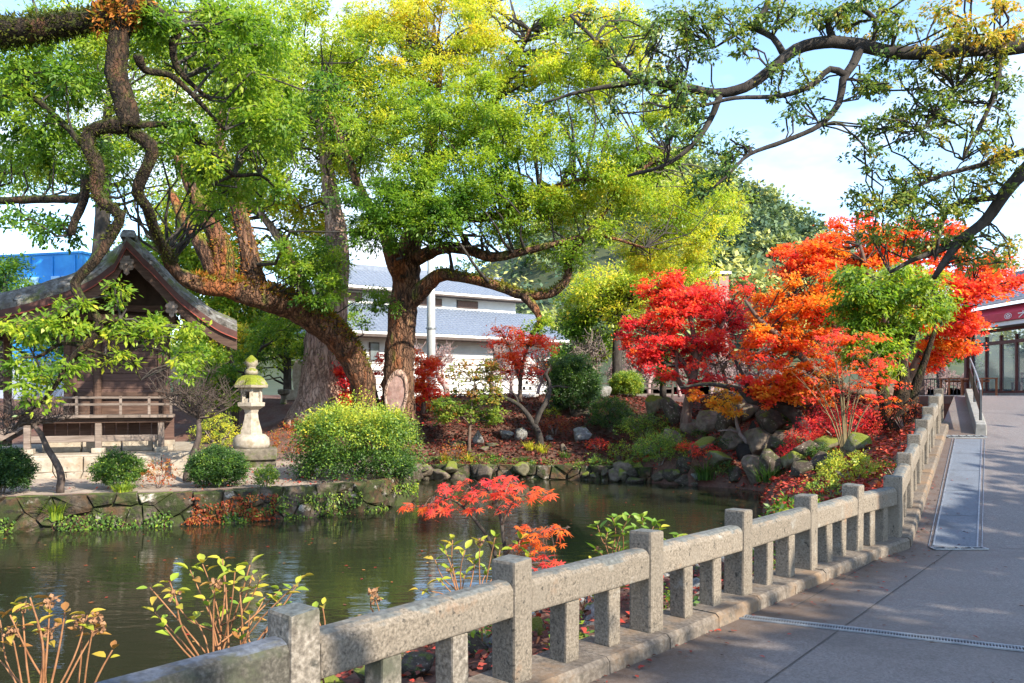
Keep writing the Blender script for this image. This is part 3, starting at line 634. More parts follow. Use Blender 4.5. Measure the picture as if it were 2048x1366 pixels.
def pendant(cx, cz, s, y):
    out_ = [(0, .62), (.16, .66), (.20, .50), (.34, .46), (.40, .30), (.30, .16), (.38, .02), (.30, -.12), (.16, -.14), (.14, -.32), (0, -.44)]
    o2 = out_ + [(-a, b_) for a, b_ in out_[-2:0:-1]]; n = len(o2); vs = [(cx+a*s, yy, cz+b_*s) for yy in (y, y+.06) for a, b_ in o2] + [(cx, y-.03, cz+.1*s)]
    fs = [(i, (i+1) % n, 2*n) for i in range(n)] + [(i, n+i, n+(i+1) % n, (i+1) % n) for i in range(n)] + [tuple(range(2*n-1, n-1, -1))]
    p = MB().add(vs, fs).build('gable_pendant', M['grey_wood'], shrine)
    MB().lathe((cx, y-.05, cz+.12*s), [(.02*s, -.09*s), (.11*s, -.05*s), (.12*s, .05*s), (.02*s, .1*s)], 8).build('rosette', M['grey_wood'], p)
pendant(0, fz(548), .42, YF+.0); pendant(fx(341), fz(628), .36, YF+.02); pendant(fx(178), fz(622), .36, YF+.02)
# gable wall and frame
gx0, gx1 = fx(150), fx(327)
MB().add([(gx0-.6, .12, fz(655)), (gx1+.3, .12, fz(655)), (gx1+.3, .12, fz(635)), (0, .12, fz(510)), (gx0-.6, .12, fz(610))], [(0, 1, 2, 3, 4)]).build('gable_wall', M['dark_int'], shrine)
for z, x0, x1, h, y in ((fz(617), fx(188), fx(338), .17, -.02), (fz(637), fx(150), fx(345), .15, -.06), (fz(665), gx0-.1, gx1+.1, .16, -.03)):
    MB().box(((x0+x1)/2, y, z), (x1-x0, .14, h)).build('beam', M['old_wood'], shrine, bevel=.012)
for x in (fx(244),): MB().box((x, -.03, (fz(610)+fz(560))/2), (.17, .12, fz(560)-fz(610))).build('king_post', M['old_wood'], shrine, bevel=.01)
for x in (gx0, fx(205)-.04, gx1): 
    MB().lathe((x, 0, 0), [(.095, fz(830)), (.095, fz(640))], 12).build('pillar', M['old_wood'], shrine, smooth=False)
zt, zb_ = fz(672), fz(792); npl = 8
for k in range(npl):
    za, zc = lerp(zb_, zt, k/npl)+.004, lerp(zb_, zt, (k+1)/npl)-.004
    MB().box(((gx0+gx1)/2, .05+.004*(k % 2), (za+zc)/2), (gx1-gx0-.14, .05, zc-za)).build('plank', M['plank_wood'], shrine, bevel=.005)
for x in (gx0+.14, gx1-.14): MB().box((x, .0, (zt+zb_)/2), (.10, .06, zt-zb_)).build('panel_frame', M['old_wood'], shrine, bevel=.006)
MB().box(((gx0+gx1)/2, .0, zb_+.05), (gx1-gx0-.15, .06, .10)).build('panel_frame', M['old_wood'], shrine, bevel=.006)
MB().box(((gx0+gx1)/2, 1.25, (fz(640)+fz(830))/2), (gx1-gx0-.05, 2.2, fz(640)-fz(830))).build('inner_wall', M['old_wood'], shrine)
# veranda
vx0, vx1, VY = fx(82), fx(344), -.95; zf = fz(828)
for k in range(9):
    x0, x1 = lerp(vx0, vx1, k/9)+.004, lerp(vx0, vx1, (k+1)/9)-.004; MB().box(((x0+x1)/2, (VY+0)/2, zf-.035), (x1-x0, -VY+.12, .06)).build('floor_board', M['grey_wood'], shrine)
MB().box(((vx0+vx1)/2, VY+.12, zf-.13), (vx1-vx0-.1, .10, .12)).build('beam', M['old_wood'], shrine, bevel=.01)
for z, h in ((fz(795), .055), (fz(808), .06)): MB().box(((vx0+vx1)/2+.05, VY+.05, z), (vx1-vx0+.05, .06, h)).build('railing', M['grey_wood'], shrine, bevel=.008)
for x in (vx0+.05, fx(175), fx(250), fx(300), vx1-.06): MB().box((x, VY+.05, (zf+fz(792))/2), (.06, .06, fz(792)-zf)).build('railing_post', M['grey_wood'], shrine, bevel=.006)
for x in (fx(92), fx(211), fx(321)):
    MB().box((x, VY+.15, (0.1+zf-.07)/2), (.14, .14, zf-.17)).build('veranda_post', M['grey_wood'], shrine, bevel=.01)
    stone_box('base_stone', Vector((x, VY+.15, .055)), (.28, .28, .11), 0, M['pale_stone'], shrine, .012)
MB().box(((fx(92)+fx(321))/2, VY+.15, fz(873)), (fx(321)-fx(92)-.15, .09, .15)).build('beam', M['grey_wood'], shrine, bevel=.01)
for k, (xa_, xb_) in enumerate(((fx(110), fx(177)), (fx(179), fx(247)), (fx(249), fx(304)), (fx(306), fx(345)))):
    stone_box('foundation_stone', Vector(((xa_+xb_)/2, -.25, .12)), (xb_-xa_-.02, .3, .24), 0, M['pale_stone'], shrine, .012, seed=k)
for k in range(11):
    x0, x1 = lerp(fx(108), fx(343), k/11), lerp(fx(108), fx(343), (k+1)/11); MB().box(((x0+x1)/2, -.15+.006*(k % 2), (.24+zf-.1)/2), (x1-x0-.012, .05, zf-.36)).build('skirt_board', M['plank_wood'], shrine)
# stair and porch on the left
for y in (-.55, .9): MB().bar((fx(100), y, zf-.06), (fx(8), y, .12), .10, .2).build('stair_stringer', M['grey_wood'], shrine)
for k in range(5):
    t = (k+.5)/5; MB().box((lerp(fx(100), fx(8), t), .17, lerp(zf-.06, .12, t)+.06), (.26, 1.5, .05)).build('step', M['grey_wood'], shrine)
for x, y in ((fx(16), -.9), (fx(16), 1.9)):
    MB().box((x, y, 1.6), (.17, .17, 3.1)).build('porch_post', M['old_wood'], shrine, bevel=.02)
    MB().box((x, y, 3.02), (.62, .14, .14)).build('bracket', M['grey_wood'], shrine, bevel=.03)
MB().bar((fx(16), -.9, 2.75), (fx(140), -.5, 2.95), .12, .16).build('beam', M['old_wood'], shrine)
# platform
plat = thing('stone_platform', 'pale cut-stone platform under the timber shrine', 'platform', (SX, SY, -.25), R(20))
px0, px1 = fx(-60), fx(383)
def pl(x, y, z): return Vector((x, y, z+.25-.0))
MB().box(((px0+px1)/2, 1.1, .515), (px1-px0-.02, 5.0, .06)).build('paving', M['pale_stone'], plat, bevel=.02)
g = random.Random(5); x = px0
while x < px1-.1:
    w = min(g.uniform(.42, .68), px1-x); stone_box('block', Vector((x+w/2, -1.3, .335)), (w-.018, .34, .33), 0, M['pale_stone'], plat, .018, seed=int(x*99)); x += w
_pl = plat.location.copy(); plat.location = (0, 0, 0)
stone_wall(plat, [(px0, -1.44), (px1, -1.44)], -.03, .165, .42, 1, M['pale_stone'], 12, .012, .2, .3, .03, name='block', core=True); 
stone_wall(plat, [(px1-.02, -1.40), (px1-.02, 3.5)], -.03, .47, .5, 2, M['pale_stone'], 13, .012, .2, .3, .03, name='block', core=True); plat.location = _pl

# ================================================================ stone lantern
LX, LY = (503-1024)/FPX*21.8, 21.8; k = 21.8/FPX
M['lantern'] = pmat('lantern_stone', [(.25, (.22, .19, .15)), (.5, (.345, .30, .245)), (.75, (.46, .415, .35))], 9, 7, .9, .4, .012, 30, spots=[(3, .55, .68, (.24, .20, .14)), (7, .6, .7, (.13, .12, .09))], world=False)
M['mossy'] = pmat('mossy_stone', [(.3, (.20, .17, .12)), (.6, (.30, .26, .20))], 8, 6, .95, .7, .03, 25, moss=((.15, .175, .016), .66, 4), world=False)
M['dark_stone'] = pmat('dark_stone', [(.3, (.07, .06, .048)), (.6, (.15, .13, .10)), (.8, (.25, .22, .18))], 7, 6, .95, .5, .02, 22, spots=[(3, .5, .62, (.06, .075, .02))], vary=.15)
lan = thing('stone_lantern', 'tall pale stone lantern with a moss-covered cap', 'lantern', (LX, LY, -.26), R(16))
def lz(y): return EYE+(HORIZON-y)*k+.26
def blk(name, y0, y1, w, mat_, dx=0, d=None, seed=0, b_=.015): return stone_box(name, Vector((dx, 0, (lz(y0)+lz(y1))/2)), (w*k, (d or w)*k, lz(y1)-lz(y0)), 0, mat_, lan, b_, seed=seed)
blk('base_slab', 937, 918, 76, M['dark_stone'], .15*k*60, 70, 1, .02); blk('base_slab', 917.5, 896, 98, M['dark_stone'], 0, 84, 2, .03)
def lat(name, prof, mat_, n=6, rot=R(30), par=None): return MB().lathe((0, 0, 0), [(r*k, lz(y)) for r, y in prof], n, rot).build(name, mat_, par or lan, smooth=n > 8)
lat('foot', [(34, 896), (36, 888), (34, 876), (27, 869), (24, 868)], M['lantern'], 14)
lat('shaft', [(23.5, 868), (23, 862), (19, 850), (15.5, 838), (14, 826), (16, 820), (18, 818)], M['lantern'], 6)
lat('middle_slab', [(18, 818.5), (29, 812), (30, 805), (26, 804.5)], M['lantern'], 6)
fb = MB(); hw = 19*k
for a in range(6):
    an = R(60*a+30); c = Vector((math.cos(an), math.sin(an), 0))*hw; fb.box((c.x*.96, c.y*.96, (lz(804.5)+lz(777))/2), (.09, .09, lz(777)-lz(804.5)), an)
fb.build('firebox_post', M['lantern'], lan)
for a in range(6):
    an = R(60*a+60); c = Vector((math.cos(an), math.sin(an), 0))*hw*.84
    for ya, yb in ((804.5, 797), (783, 777)): MB().box((c.x, c.y, (lz(ya)+lz(yb))/2), (.05, hw*.98, lz(yb)-lz(ya)), an).build('firebox_panel', M['lantern'], lan)
    if a % 3: MB().box((c.x*.97, c.y*.97, lz(790)), (.03, hw*.9, lz(783)-lz(797)), an).build('firebox_panel', M['lantern'], lan)
lat('cap', [(22, 777), (36, 775), (37, 770), (33, 764), (28, 757), (20, 752), (12, 750)], M['mossy'], 6)
lat('finial', [(11, 750), (13, 746), (12, 740), (8, 737), (9, 733), (13, 728), (12, 720), (6, 714), (1.5, 710)], M['mossy'], 10)

# ================================================================ hall behind, pole, tower, blue building
M['tile'] = pmat('roof_tile', [(.3, (.095, .12, .17)), (.6, (.145, .175, .23)), (.8, (.20, .23, .28))], 6, 5, .5, .2, .01, spec=.5)
M['plaster'] = pmat('white_plaster', [(.3, (.55, .545, .53)), (.7, (.66, .655, .64))], 2, 6, .85, .15, .01, spots=(1.2, .6, .8, (.58, .57, .55)))
M['dark_trim'] = pmat('dark_trim', [(.3, (.06, .045, .04)), (.7, (.11, .085, .075))], 6, bstr=0)
M['shutter'] = pmat('brown_shutter', [(.3, (.11, .065, .05)), (.7, (.17, .105, .08))], 8, bstr=.1)
M['glass'] = pmat('window_glass', [(.3, (.10, .12, .13)), (.7, (.18, .21, .22))], 1.2, rough=.08, bstr=0, spec=.6)
hall = thing('white_hall', 'large white hall with two tiers of blue-grey tiled roof behind the trees', 'building', (-10.6, 47.6, 1.05), R(34)); HL = 17.6
def tiled(name, x0, x1, ya, za, yb, zb2, pitch=.30, parent=None):
    n = int((x1-x0)/pitch)*4; mb = MB(); vs = []; rows = 14
    for j in range(rows*2):
        r = (j+1)//2; t = min(1, r/rows); st = .035 if j % 2 else 0
        for i in range(n+1):
            x = lerp(x0, x1, i/n); vs.append((x, lerp(ya, yb, t), lerp(za, zb2, t)+.05*abs(math.sin(math.pi*(x-x0)/pitch))-st*(j % 2)))
    mb.add(vs, [(j*(n+1)+i, j*(n+1)+i+1, (j+1)*(n+1)+i+1, (j+1)*(n+1)+i) for j in range(rows*2-1) for i in range(n)]); return mb.build(name, M['tile'], parent or hall)
MB().box((HL/2, 4.2, 2.2), (HL-1.4, 6.0, 4.6)).build('wall', M['plaster'], hall)
for k in range(7): MB().box((HL/2, 1.16, .9+k*.42), (HL-1.35, .06, .06)).build('wall_moulding', M['plaster'], hall)
rf = tiled('lower_roof', -.2, HL, .0, 4.40, 4.3, 6.55)
MB().box((HL/2-.1, .06, 4.33), (HL+.2, .16, .16)).build('gutter', M['plaster'], rf); MB().box((HL/2-.1, .5, 4.16), (HL, 1.1, .14)).build('eave_board', M['dark_trim'], rf)
MB().box((HL/2, 6.6, 7.0), (HL-3.2, 4.6, 1.9)).build('upper_wall', M['plaster'], hall)
ur = tiled('upper_roof', .7, HL-1.0, 3.4, 7.55, 7.2, 9.25)
MB().box((HL/2-.15, 3.45, 7.48), (HL-1.6, .16, .16)).build('gutter', M['plaster'], ur); MB().box((HL/2-.15, 3.85, 7.36), (HL-1.8, .9, .12)).build('eave_board', M['dark_trim'], ur)
MB().box((HL/2-.15, 7.2, 9.32), (HL-1.7, .4, .36)).build('ridge', M['tile'], ur)
for x in (3.1, 6.1, 9.0, 11.9):
    w = MB().box((x, 4.27, 6.93), (1.7, .08, .52)).build('window', M['dark_trim'], hall); MB().box((x, 4.235, 6.93), (1.58, .03, .42)).build('shutter', M['shutter'], w)
for x in (3.4, 7.6, 12.4):
    w = MB().box((x, 1.17, 3.25), (.66, .10, 1.15)).build('window', M['dark_trim'], hall); MB().box((x, 1.10, 3.25), (.52, .04, 1.0)).build('pane', M['glass'], w)
for s in (0, HL-.2):   # hips at the gable ends of the lower roof
    q = -1 if s == 0 else 1
    MB().add([(s, 0, 4.40), (s+q*.2, 8.4, 4.40), (s-q*1.8+.2, 6.4, 6.55), (s-q*1.8+.2, 4.3, 6.55)], [(0, 1, 2, 3) if q > 0 else (3, 2, 1, 0)]).build('hip_roof', M['tile'], rf)
M['pole'] = pmat('pole_grey', [(.3, (.36, .38, .40)), (.7, (.46, .48, .50))], 3, rough=.6, bstr=0)
pp = at(862, 760, 40); pole = thing('utility_pole', 'tall plain grey utility pole in front of the white hall', 'pole', (pp.x, 40, 1.6))
MB().lathe((0, 0, 0), [(.235, 0), (.20, 4), (.155, 9.6)], 14).build('shaft', M['pole'], pole, smooth=True); MB().lathe((0, 0, 0), [(.26, 3.25), (.26, 3.32)], 14).build('band', M['steel'], pole)
M['tower_b'] = pmat('tower_cladding', [(.3, (.25, .155, .13)), (.7, (.34, .22, .19))], 3, bstr=.1)
tp = at(1437, 700, 92); tw = thing('lift_tower', 'slim brown tower with a glazed top above the red maple', 'tower', (tp.x, 92, 1.6))
MB().box((.35, 0, 6.6), (1.1, 1.8, 13.2)).build('shaft', M['tower_b'], tw, bevel=.05); MB().box((-.5, -.05, 5.9), (.75, 1.5, 11.8)).build('side_shaft', M['dark_trim'], tw)
MB().box((-.4, .1, 12.5), (1.0, 1.4, 1.3)).build('glazed_top', M['glass'], tw); MB().box((0, 0, 13.55), (2.3, 2.2, .3)).build('cap', M['plaster'], tw)
for x in (-.9, -.05): MB().box((x, -.72, 12.5), (.10, .08, 1.5)).build('mullion', M['dark_trim'], tw)
M['blue'] = pmat('blue_cladding', [(.3, (.015, .20, .62)), (.7, (.03, .30, .78))], 1.5, 5, .5, .1, .02, spots=(.5, .5, .7, (.05, .38, .85)))
M['blue_pale'] = pmat('pale_blue_panel', [(.3, (.25, .50, .80)), (.7, (.36, .60, .86))], 3, bstr=0, rough=.5); M['grey_blue'] = pmat('grey_blue_wall', [(.3, (.34, .38, .46)), (.7, (.44, .48, .56))], 2, bstr=.1)
bp = at(-30, 760, 46); bb = thing('blue_building', 'bright blue clad building behind the shrine roof', 'building', (bp.x, 46, 1.0), R(-14))
MB().box((.2, 3, 5.4), (12.4, 6, 5.8)).build('wall', M['blue'], bb); MB().box((.2, 3, 1.2), (12.2, 5.9, 2.6)).build('base_wall', M['grey_blue'], bb)
for k in range(9): MB().box((-5.6+k*1.45, -.03, 6.9), (.05, .06, 2.6)).build('cladding_joint', M['blue'], bb)
MB().box((.2, 3, 8.34), (12.6, 6.2, .12)).build('parapet', M['blue'], bb)
for x in (3.0, 5.1): w = MB().box((x, -.04, 6.6), (1.25, .08, 1.0)).build('window', M['blue_pale'], bb); MB().box((x, -.09, 6.6), (.06, .03, 1.0)).build('mullion', M['blue'], w)

# ================================================================ tea house at the top of the ramp
M['maroon'] = pmat('maroon_timber', [(.3, (.075, .018, .016)), (.7, (.14, .035, .028))], 6, 5, .5, .1, .005)
M['awning'] = pmat('red_awning', [(.3, (.46, .022, .045)), (.7, (.58, .036, .065))], 3, 4, .55, .05, .005)
M['orange_wood'] = pmat('orange_wood', [(.3, (.30, .085, .035)), (.7, (.44, .15, .065))], 5, 5, .5, .1, .004)
def clearglass():
    m, nt, b, out = newmat('clear_glass'); b.inputs['Roughness'].default_value = .03; b.inputs['Base Color'].default_value = (.16, .20, .23, 1); b.inputs['Alpha'].default_value = .45; b.inputs['Specular IOR Level'].default_value = .7; return m
M['clear'] = clearglass(); M['white_paint'] = pmat('white_paint', [(.3, (.74, .73, .71)), (.7, (.82, .81, .79))], 4, bstr=0)
PZ = float(ramp_z(24)); th = thing('tea_house', 'red-awninged tea house with tall glazed front at the top of the ramp', 'building', (20.2, 36.6, PZ), R(-88))
MB().box((3.6, 2.2, .05), (7.4, 4.6, .10)).build('floor', M['concrete'], th); MB().box((3.6, 4.6, 1.6), (7.6, .12, 3.1)).build('back_wall', M['dark_trim'], th); MB().box((3.6, 2.3, 3.05), (7.6, 4.9, .08)).build('ceiling', M['dark_trim'], th)
MB().box((0, 0, .80+.75), (.20, .20, 3.0)).build('pillar', M['maroon'], th, bevel=.015); MB().box((.42, .02, .8+.7), (.10, .12, 2.9)).build('pillar', M['maroon'], th, bevel=.01)
MB().box((3.6, 0, 2.2), (7.0, .12, .14)).build('lintel', M['maroon'], th); MB().box((3.6, 0, 2.72), (7.4, .14, .12)).build('lintel', M['maroon'], th); MB().box((3.6, 0, .12), (6.9, .12, .12)).build('sill', M['maroon'], th)
for k in range(7):
    x = .42+k*1.0; MB().box((x, 0, 1.3), (.09, .13, 2.4)).build('mullion', M['maroon'], th)
    MB().box((x+.5, .01, 1.18), (.90, .012, 1.95)).build('pane', M['clear'], th); MB().box((x+.5, .01, 2.47), (.90, .012, .38)).build('pane', M['clear'], th)
aw = MB().add([(-1.5, -.75, 2.98), (7.2, -.75, 2.98), (7.2, -.75, 3.30), (-1.5, -.75, 3.30), (-1.3, .1, 3.72), (7.2, .1, 3.72), (-1.3, .1, 2.98), (7.2, .1, 2.98)],
              [(0, 1, 2, 3), (3, 2, 5, 4), (0, 3, 4, 6), (1, 7, 5, 2), (6, 4, 5, 7), (0, 6, 7, 1)]).build('awning', M['awning'], th)
MB().box((2.9, -.62, 2.88), (8.6, .10, .16)).build('gutter', M['white_paint'], th)
for (a, b_) in (((4.62, 3.19), (5.22, 3.19)), ((4.92, 3.27), (4.90, 3.15)), ((4.90, 3.15), (4.66, 3.03)), ((4.94, 3.18), (5.22, 3.03))):
    MB().bar((a[0], -.758, a[1]), (b_[0], -.758, b_[1]), .01, .036, (0, 0, 1)).build('sign_stroke', M['white_paint'], aw)
em = MB()
for k in range(16):
    a0, a1 = 2*math.pi*k/16, 2*math.pi*(k+1)/16; em.bar((4.0+.22*math.cos(a0), -.758, 3.145+.11*math.sin(a0)), (4.0+.22*math.cos(a1), -.758, 3.145+.11*math.sin(a1)), .01, .018)
for k in range(5):
    a0 = math.pi/2+2*math.pi*k/5; em.box((4.0+.104*math.cos(a0), -.757, 3.145+.052*math.sin(a0)), (.09, .008, .045))
em.build('sign_emblem', M['white_paint'], aw)
tr_ = tiled('roof', -1.8, 7.4, -.55, 3.78, 3.2, 5.5, .3, th); MB().box((2.8, 3.2, 5.55), (9.2, .3, .3)).build('ridge', M['tile'], tr_)
MB().box((2.8, -.5, 3.80), (9.2, .16, .10)).build('gutter', M['plaster'], tr_)
def slat_bench(name, label, cat, loc, rz, w, d, h, back=0):
    t = thing(name, label, cat, loc, rz); 
    for k in range(4): MB().box((0, -d/2+d*(k+.5)/4, h-.02), (w, d/4-.015, .04)).build('slat', M['orange_wood'], t)
    for x in (-w/2+.05, w/2-.05):
        for y in (-d/2+.05, d/2-.05): MB().box((x, y, h/2-.02), (.06, .06, h-.04)).build('leg', M['orange_wood'], t)
    MB().box((0, 0, h*.82), (w-.1, .04, .08)).build('apron', M['orange_wood'], t)
    if back:
        for z in (h+.2, h+.38): MB().box((0, d/2-.02, z), (w, .03, .09)).build('backrest', M['orange_wood'], t)
        for x in (-w/2+.05, w/2-.05): MB().box((x, d/2, h/2+.22), (.05, .05, h+.44)).build('back_post', M['orange_wood'], t)
    return t
p = at(1912, 790, 35.5); slat_bench('wooden_table', 'orange wooden table left of the tea house corner post', 'table', (p.x, 35.5, PZ), R(4), 1.1, .7, .75)
slat_bench('wooden_table', 'orange wooden table behind the ramp handrail by the glazing', 'table', (19.35, 34.2, PZ), R(-88), 1.5, .7, .72)
for k, x in enumerate((1.6, 3.2)):
    w = Matrix.Rotation(R(-88), 4, 'Z'); q = Vector((20.2, 36.6, 0)) + (w @ Vector((x, 1.3, 0))); slat_bench('wooden_chair', ['dark wooden chair inside the glazing nearest the corner post', 'dark wooden chair inside the glazing at the picture edge'][k], 'chair', (q.x, q.y, PZ+.10), R(-88), .46, .46, .46, 1)
# railing beyond the path
def railing(label, p0, p1, h, mat_, gap, name='metal_railing', rails=(1.0, .1)):
    p0, p1 = Vector(p0), Vector(p1); d = p1-p0; t = thing(name, label, 'railing', p0); n = int(d.length/gap)
    for f in rails: MB().bar(Vector((0,0,h*f)), d+Vector((0,0,h*f)), .05, .05).build('rail', mat_, t)
    me0 = None
    for k in range(n+1):
        if me0 is None: o = MB().bar((0,0,0), (0,0,h), .024).build('bar', mat_, t); me0 = o.data
        else: o = link('bar', me0, None, t)
        o.location = d*(k/n)
    return t
q0, q1 = at(1838, 788, 38), at(1945, 788, 38); railing('black metal railing in front of the pale plum thicket', (q0.x, 38, PZ-.05), (q1.x, 38, PZ-.05), .80, M['dark_metal'], .17)
p = at(1842, 790, 33); wp = thing('timber_post', 'lone brown timber post standing beside the black railing', 'post', (p.x, 33, PZ-.05)); MB().box((0, 0, 1.0), (.20, .20, 2.0)).build('shaft', M['old_wood'], wp, bevel=.02); MB().box((0, 0, 2.03), (.26, .26, .06)).build('cap', M['old_wood'], wp, bevel=.01)
# low fence at the back of the garden
def garden_fence(label, xa_, xb_, Y):
    a, c = at(xa_, 770, Y), at(xb_, 770, Y); z = gz((a.x+c.x)/2, Y)-.05; t = thing('timber_fence', label, 'fence', (a.x, Y, z)); W = c.x-a.x
    n = max(2, int(W/.9))
    for k in range(n+1): MB().box((W*k/n, 0, .38), (.09, .09, .78)).build('post', M['dark_trim'], t, bevel=.008)
    for zz in (.25, .50, .72): MB().box((W/2, -.055, zz), (W, .03, .07)).build('rail', M['dark_trim'], t)
garden_fence('dark timber rail fence behind the round green bush', 1180, 1345, 36.5); garden_fence('dark timber rail fence between the two maples', 1420, 1560, 34)

# ================================================================ small things behind: stele, round stone, white stand
p = hit(597, 800, 24, 40); st = thing('stone_stele', 'pale rounded stone stele on a plinth left of the pale trunk', 'monument', (p.x, p.y, p.z)); k = p.y/FPX
stone_box('plinth', Vector((0, 0, .22)), (60*k, .6, .44), R(8), M['pale_stone'], st, .03, seed=3)
n = 9; o2 = [(-.20, 0), (.22, 0), (.26, .5), (.22, 1.0), (.12, 1.22), (0, 1.27), (-.12, 1.2), (-.22, .95), (-.25, .45)]
MB().add([(a, y, .44+b_) for y in (-.1, .1) for a, b_ in o2], [tuple(range(8, -1, -1))] + [tuple(range(9, 18))] + [(i, (i+1) % 9, 9+(i+1) % 9, 9+i) for i in range(9)]).build('slab', M['lantern'], st, bevel=.03)
p = hit(570, 805, 24, 40); st = thing('stone_basin', 'small dark round stone basin on a short post beside the stele', 'basin', (p.x, p.y-.2, gz(p.x, p.y-.2)-.02))
MB().lathe((0, 0, 0), [(.16, 0), (.13, .1), (.11, .32), (.14, .36)], 10).build('pedestal', M['dark_stone'], st); MB().lathe((0, 0, 0), [(.14, .36), (.24, .42), (.25, .56), (.21, .60), (.17, .54), (.02, .52)], 12).build('bowl', M['dark_stone'], st)
p = hit(1056, 796, 24, 40); st = thing('display_stand', 'low white shelved stand behind the small vermilion maple', 'stand', (p.x, p.y+.2, p.z))
MB().box((0, 0, .08), (.80, .5, .16), taper=1.12).build('base', M['white_paint'], st, bevel=.02)
for z in (.34, .58): MB().box((0, 0, z), (.66, .40, .035)).build('shelf', M['white_paint'], st)
for x in (-.31, .31):
    for y in (-.17, .17): MB().box((x, y, .38), (.04, .04, .46)).build('post', M['white_paint'], st)
for i, (x, z) in enumerate(((-.16, .42), (.1, .42), (-.05, .66), (.2, .66))): MB().lathe((x, 0, z-.065), [(.045, 0), (.06, .05), (.05, .11)], 8).build('pot', M['dark_stone'], st)
# ================================================================ TREES
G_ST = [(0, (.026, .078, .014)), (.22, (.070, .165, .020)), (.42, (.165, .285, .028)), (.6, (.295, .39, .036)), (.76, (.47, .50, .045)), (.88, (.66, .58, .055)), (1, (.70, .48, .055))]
M['leaf'] = leafmat('camphor_leaf', G_ST, .55, .42, .4)
M['leaf_blue'] = leafmat('overhang_leaf', [(0, (.026, .072, .034)), (.3, (.065, .14, .05)), (.55, (.16, .24, .055)), (.75, (.28, .29, .05)), (.9, (.55, .38, .05)), (1, (.58, .30, .05))], .45, .4, .4)
M['maple'] = leafmat('maple_leaf', [(0, (.46, .022, .045)), (.25, (.78, .065, .075)), (.45, (.82, .115, .045)), (.62, (.82, .20, .026)), (.8, (.80, .34, .032)), (1, (.72, .50, .05))], .58, .5, .3, tmul=(1.2, 1.05, .9))
M['maple_g'] = leafmat('turning_leaf', [(0, (.30, .04, .02)), (.3, (.36, .14, .03)), (.5, (.22, .22, .03)), (.75, (.10, .20, .025)), (1, (.30, .34, .04))], .4)
M['shrub'] = leafmat('shrub_leaf', [(0, (.016, .045, .014)), (.3, (.045, .105, .022)), (.55, (.115, .215, .028)), (.8, (.32, .40, .036)), (1, (.58, .52, .045))], .38, .45, .4)
M['moss_leaf'] = leafmat('moss_and_fern', [(0, (.035, .045, .010)), (.35, (.12, .13, .018)), (.6, (.23, .21, .02)), (.8, (.36, .13, .03)), (1, (.46, .17, .04))], .3, .7, .1)
M['forest'] = leafmat('forest_leaf', [(0, (.035, .072, .056)), (.35, (.105, .165, .095)), (.65, (.26, .31, .12)), (1, (.50, .48, .16))], .25, .7, .1)  # lightened, bluish leaf colour carries the haze over the far hill
M['bark'] = pmat('camphor_bark', [(.30, (.030, .016, .011)), (.48, (.135, .070, .042)), (.70, (.27, .155, .095))], 7, 9, .95, 1.0, .16, 8, stretch=(1, 1, .28), spots=[(.9, .50, .62, (.26, .092, .034)), (5, .56, .64, (.045, .030, .02)), (1.6, .58, .68, (.15, .15, .03))], moss=((.14, .15, .016), .80, 2.2), furrow=(8.5, 8.5, 1.9))  # the orange blotches put warm sunlight on the limbs into the bark colour
M['bark_moss'] = pmat('mossy_bark', [(.30, (.008, .006, .004)), (.48, (.030, .020, .012)), (.72, (.085, .054, .032))], 10, 9, .95, 1.0, .07, 13, stretch=(1, 1, .4), spots=[(2.2, .54, .66, (.085, .040, .02)), (5, .56, .64, (.05, .06, .014))], moss=((.042, .056, .010), .72, 3), furrow=(16, 16, 5))
M['bark_pale'] = pmat('pale_sunlit_bark', [(.30, (.20, .115, .085)), (.48, (.42, .275, .215)), (.70, (.58, .42, .335))], 7, 9, .95, 1.0, .12, 9, stretch=(1, 1, .22), spots=[(1.2, .55, .7, (.17, .10, .07))], furrow=(8, 8, 1.3))  # sunlight on the back trunk is put into this pale pink
M['bark_dark'] = pmat('dark_bark', [(.25, (.018, .015, .014)), (.5, (.042, .036, .032)), (.75, (.085, .075, .065))], 7, 7, .95, .8, .03, 18, stretch=(1, 1, .4), moss=((.09, .10, .03), .88, 3))
M['bark_grey'] = pmat('grey_twig', [(.25, (.10, .078, .066)), (.5, (.19, .15, .13)), (.75, (.30, .245, .215))], 9, 6, .9, .5, .01, 25)
M['twig_pink'] = pmat('pinkish_twig', [(.25, (.19, .125, .125)), (.5, (.30, .21, .205)), (.75, (.42, .315, .30))], 9, 6, .9, .4, .01, 25)
M['maple_bark'] = pmat('maple_bark', [(.25, (.05, .032, .024)), (.5, (.12, .08, .06)), (.75, (.22, .155, .12))], 9, 7, .9, .7, .02, 20, stretch=(1, 1, .4))
M['wound'] = pmat('cut_wood', [(.25, (.20, .125, .10)), (.5, (.33, .21, .18)), (.75, (.44, .30, .26))], 4, 7, .85, .5, .03, 12, spots=[(3, .56, .7, (.28, .15, .12))])

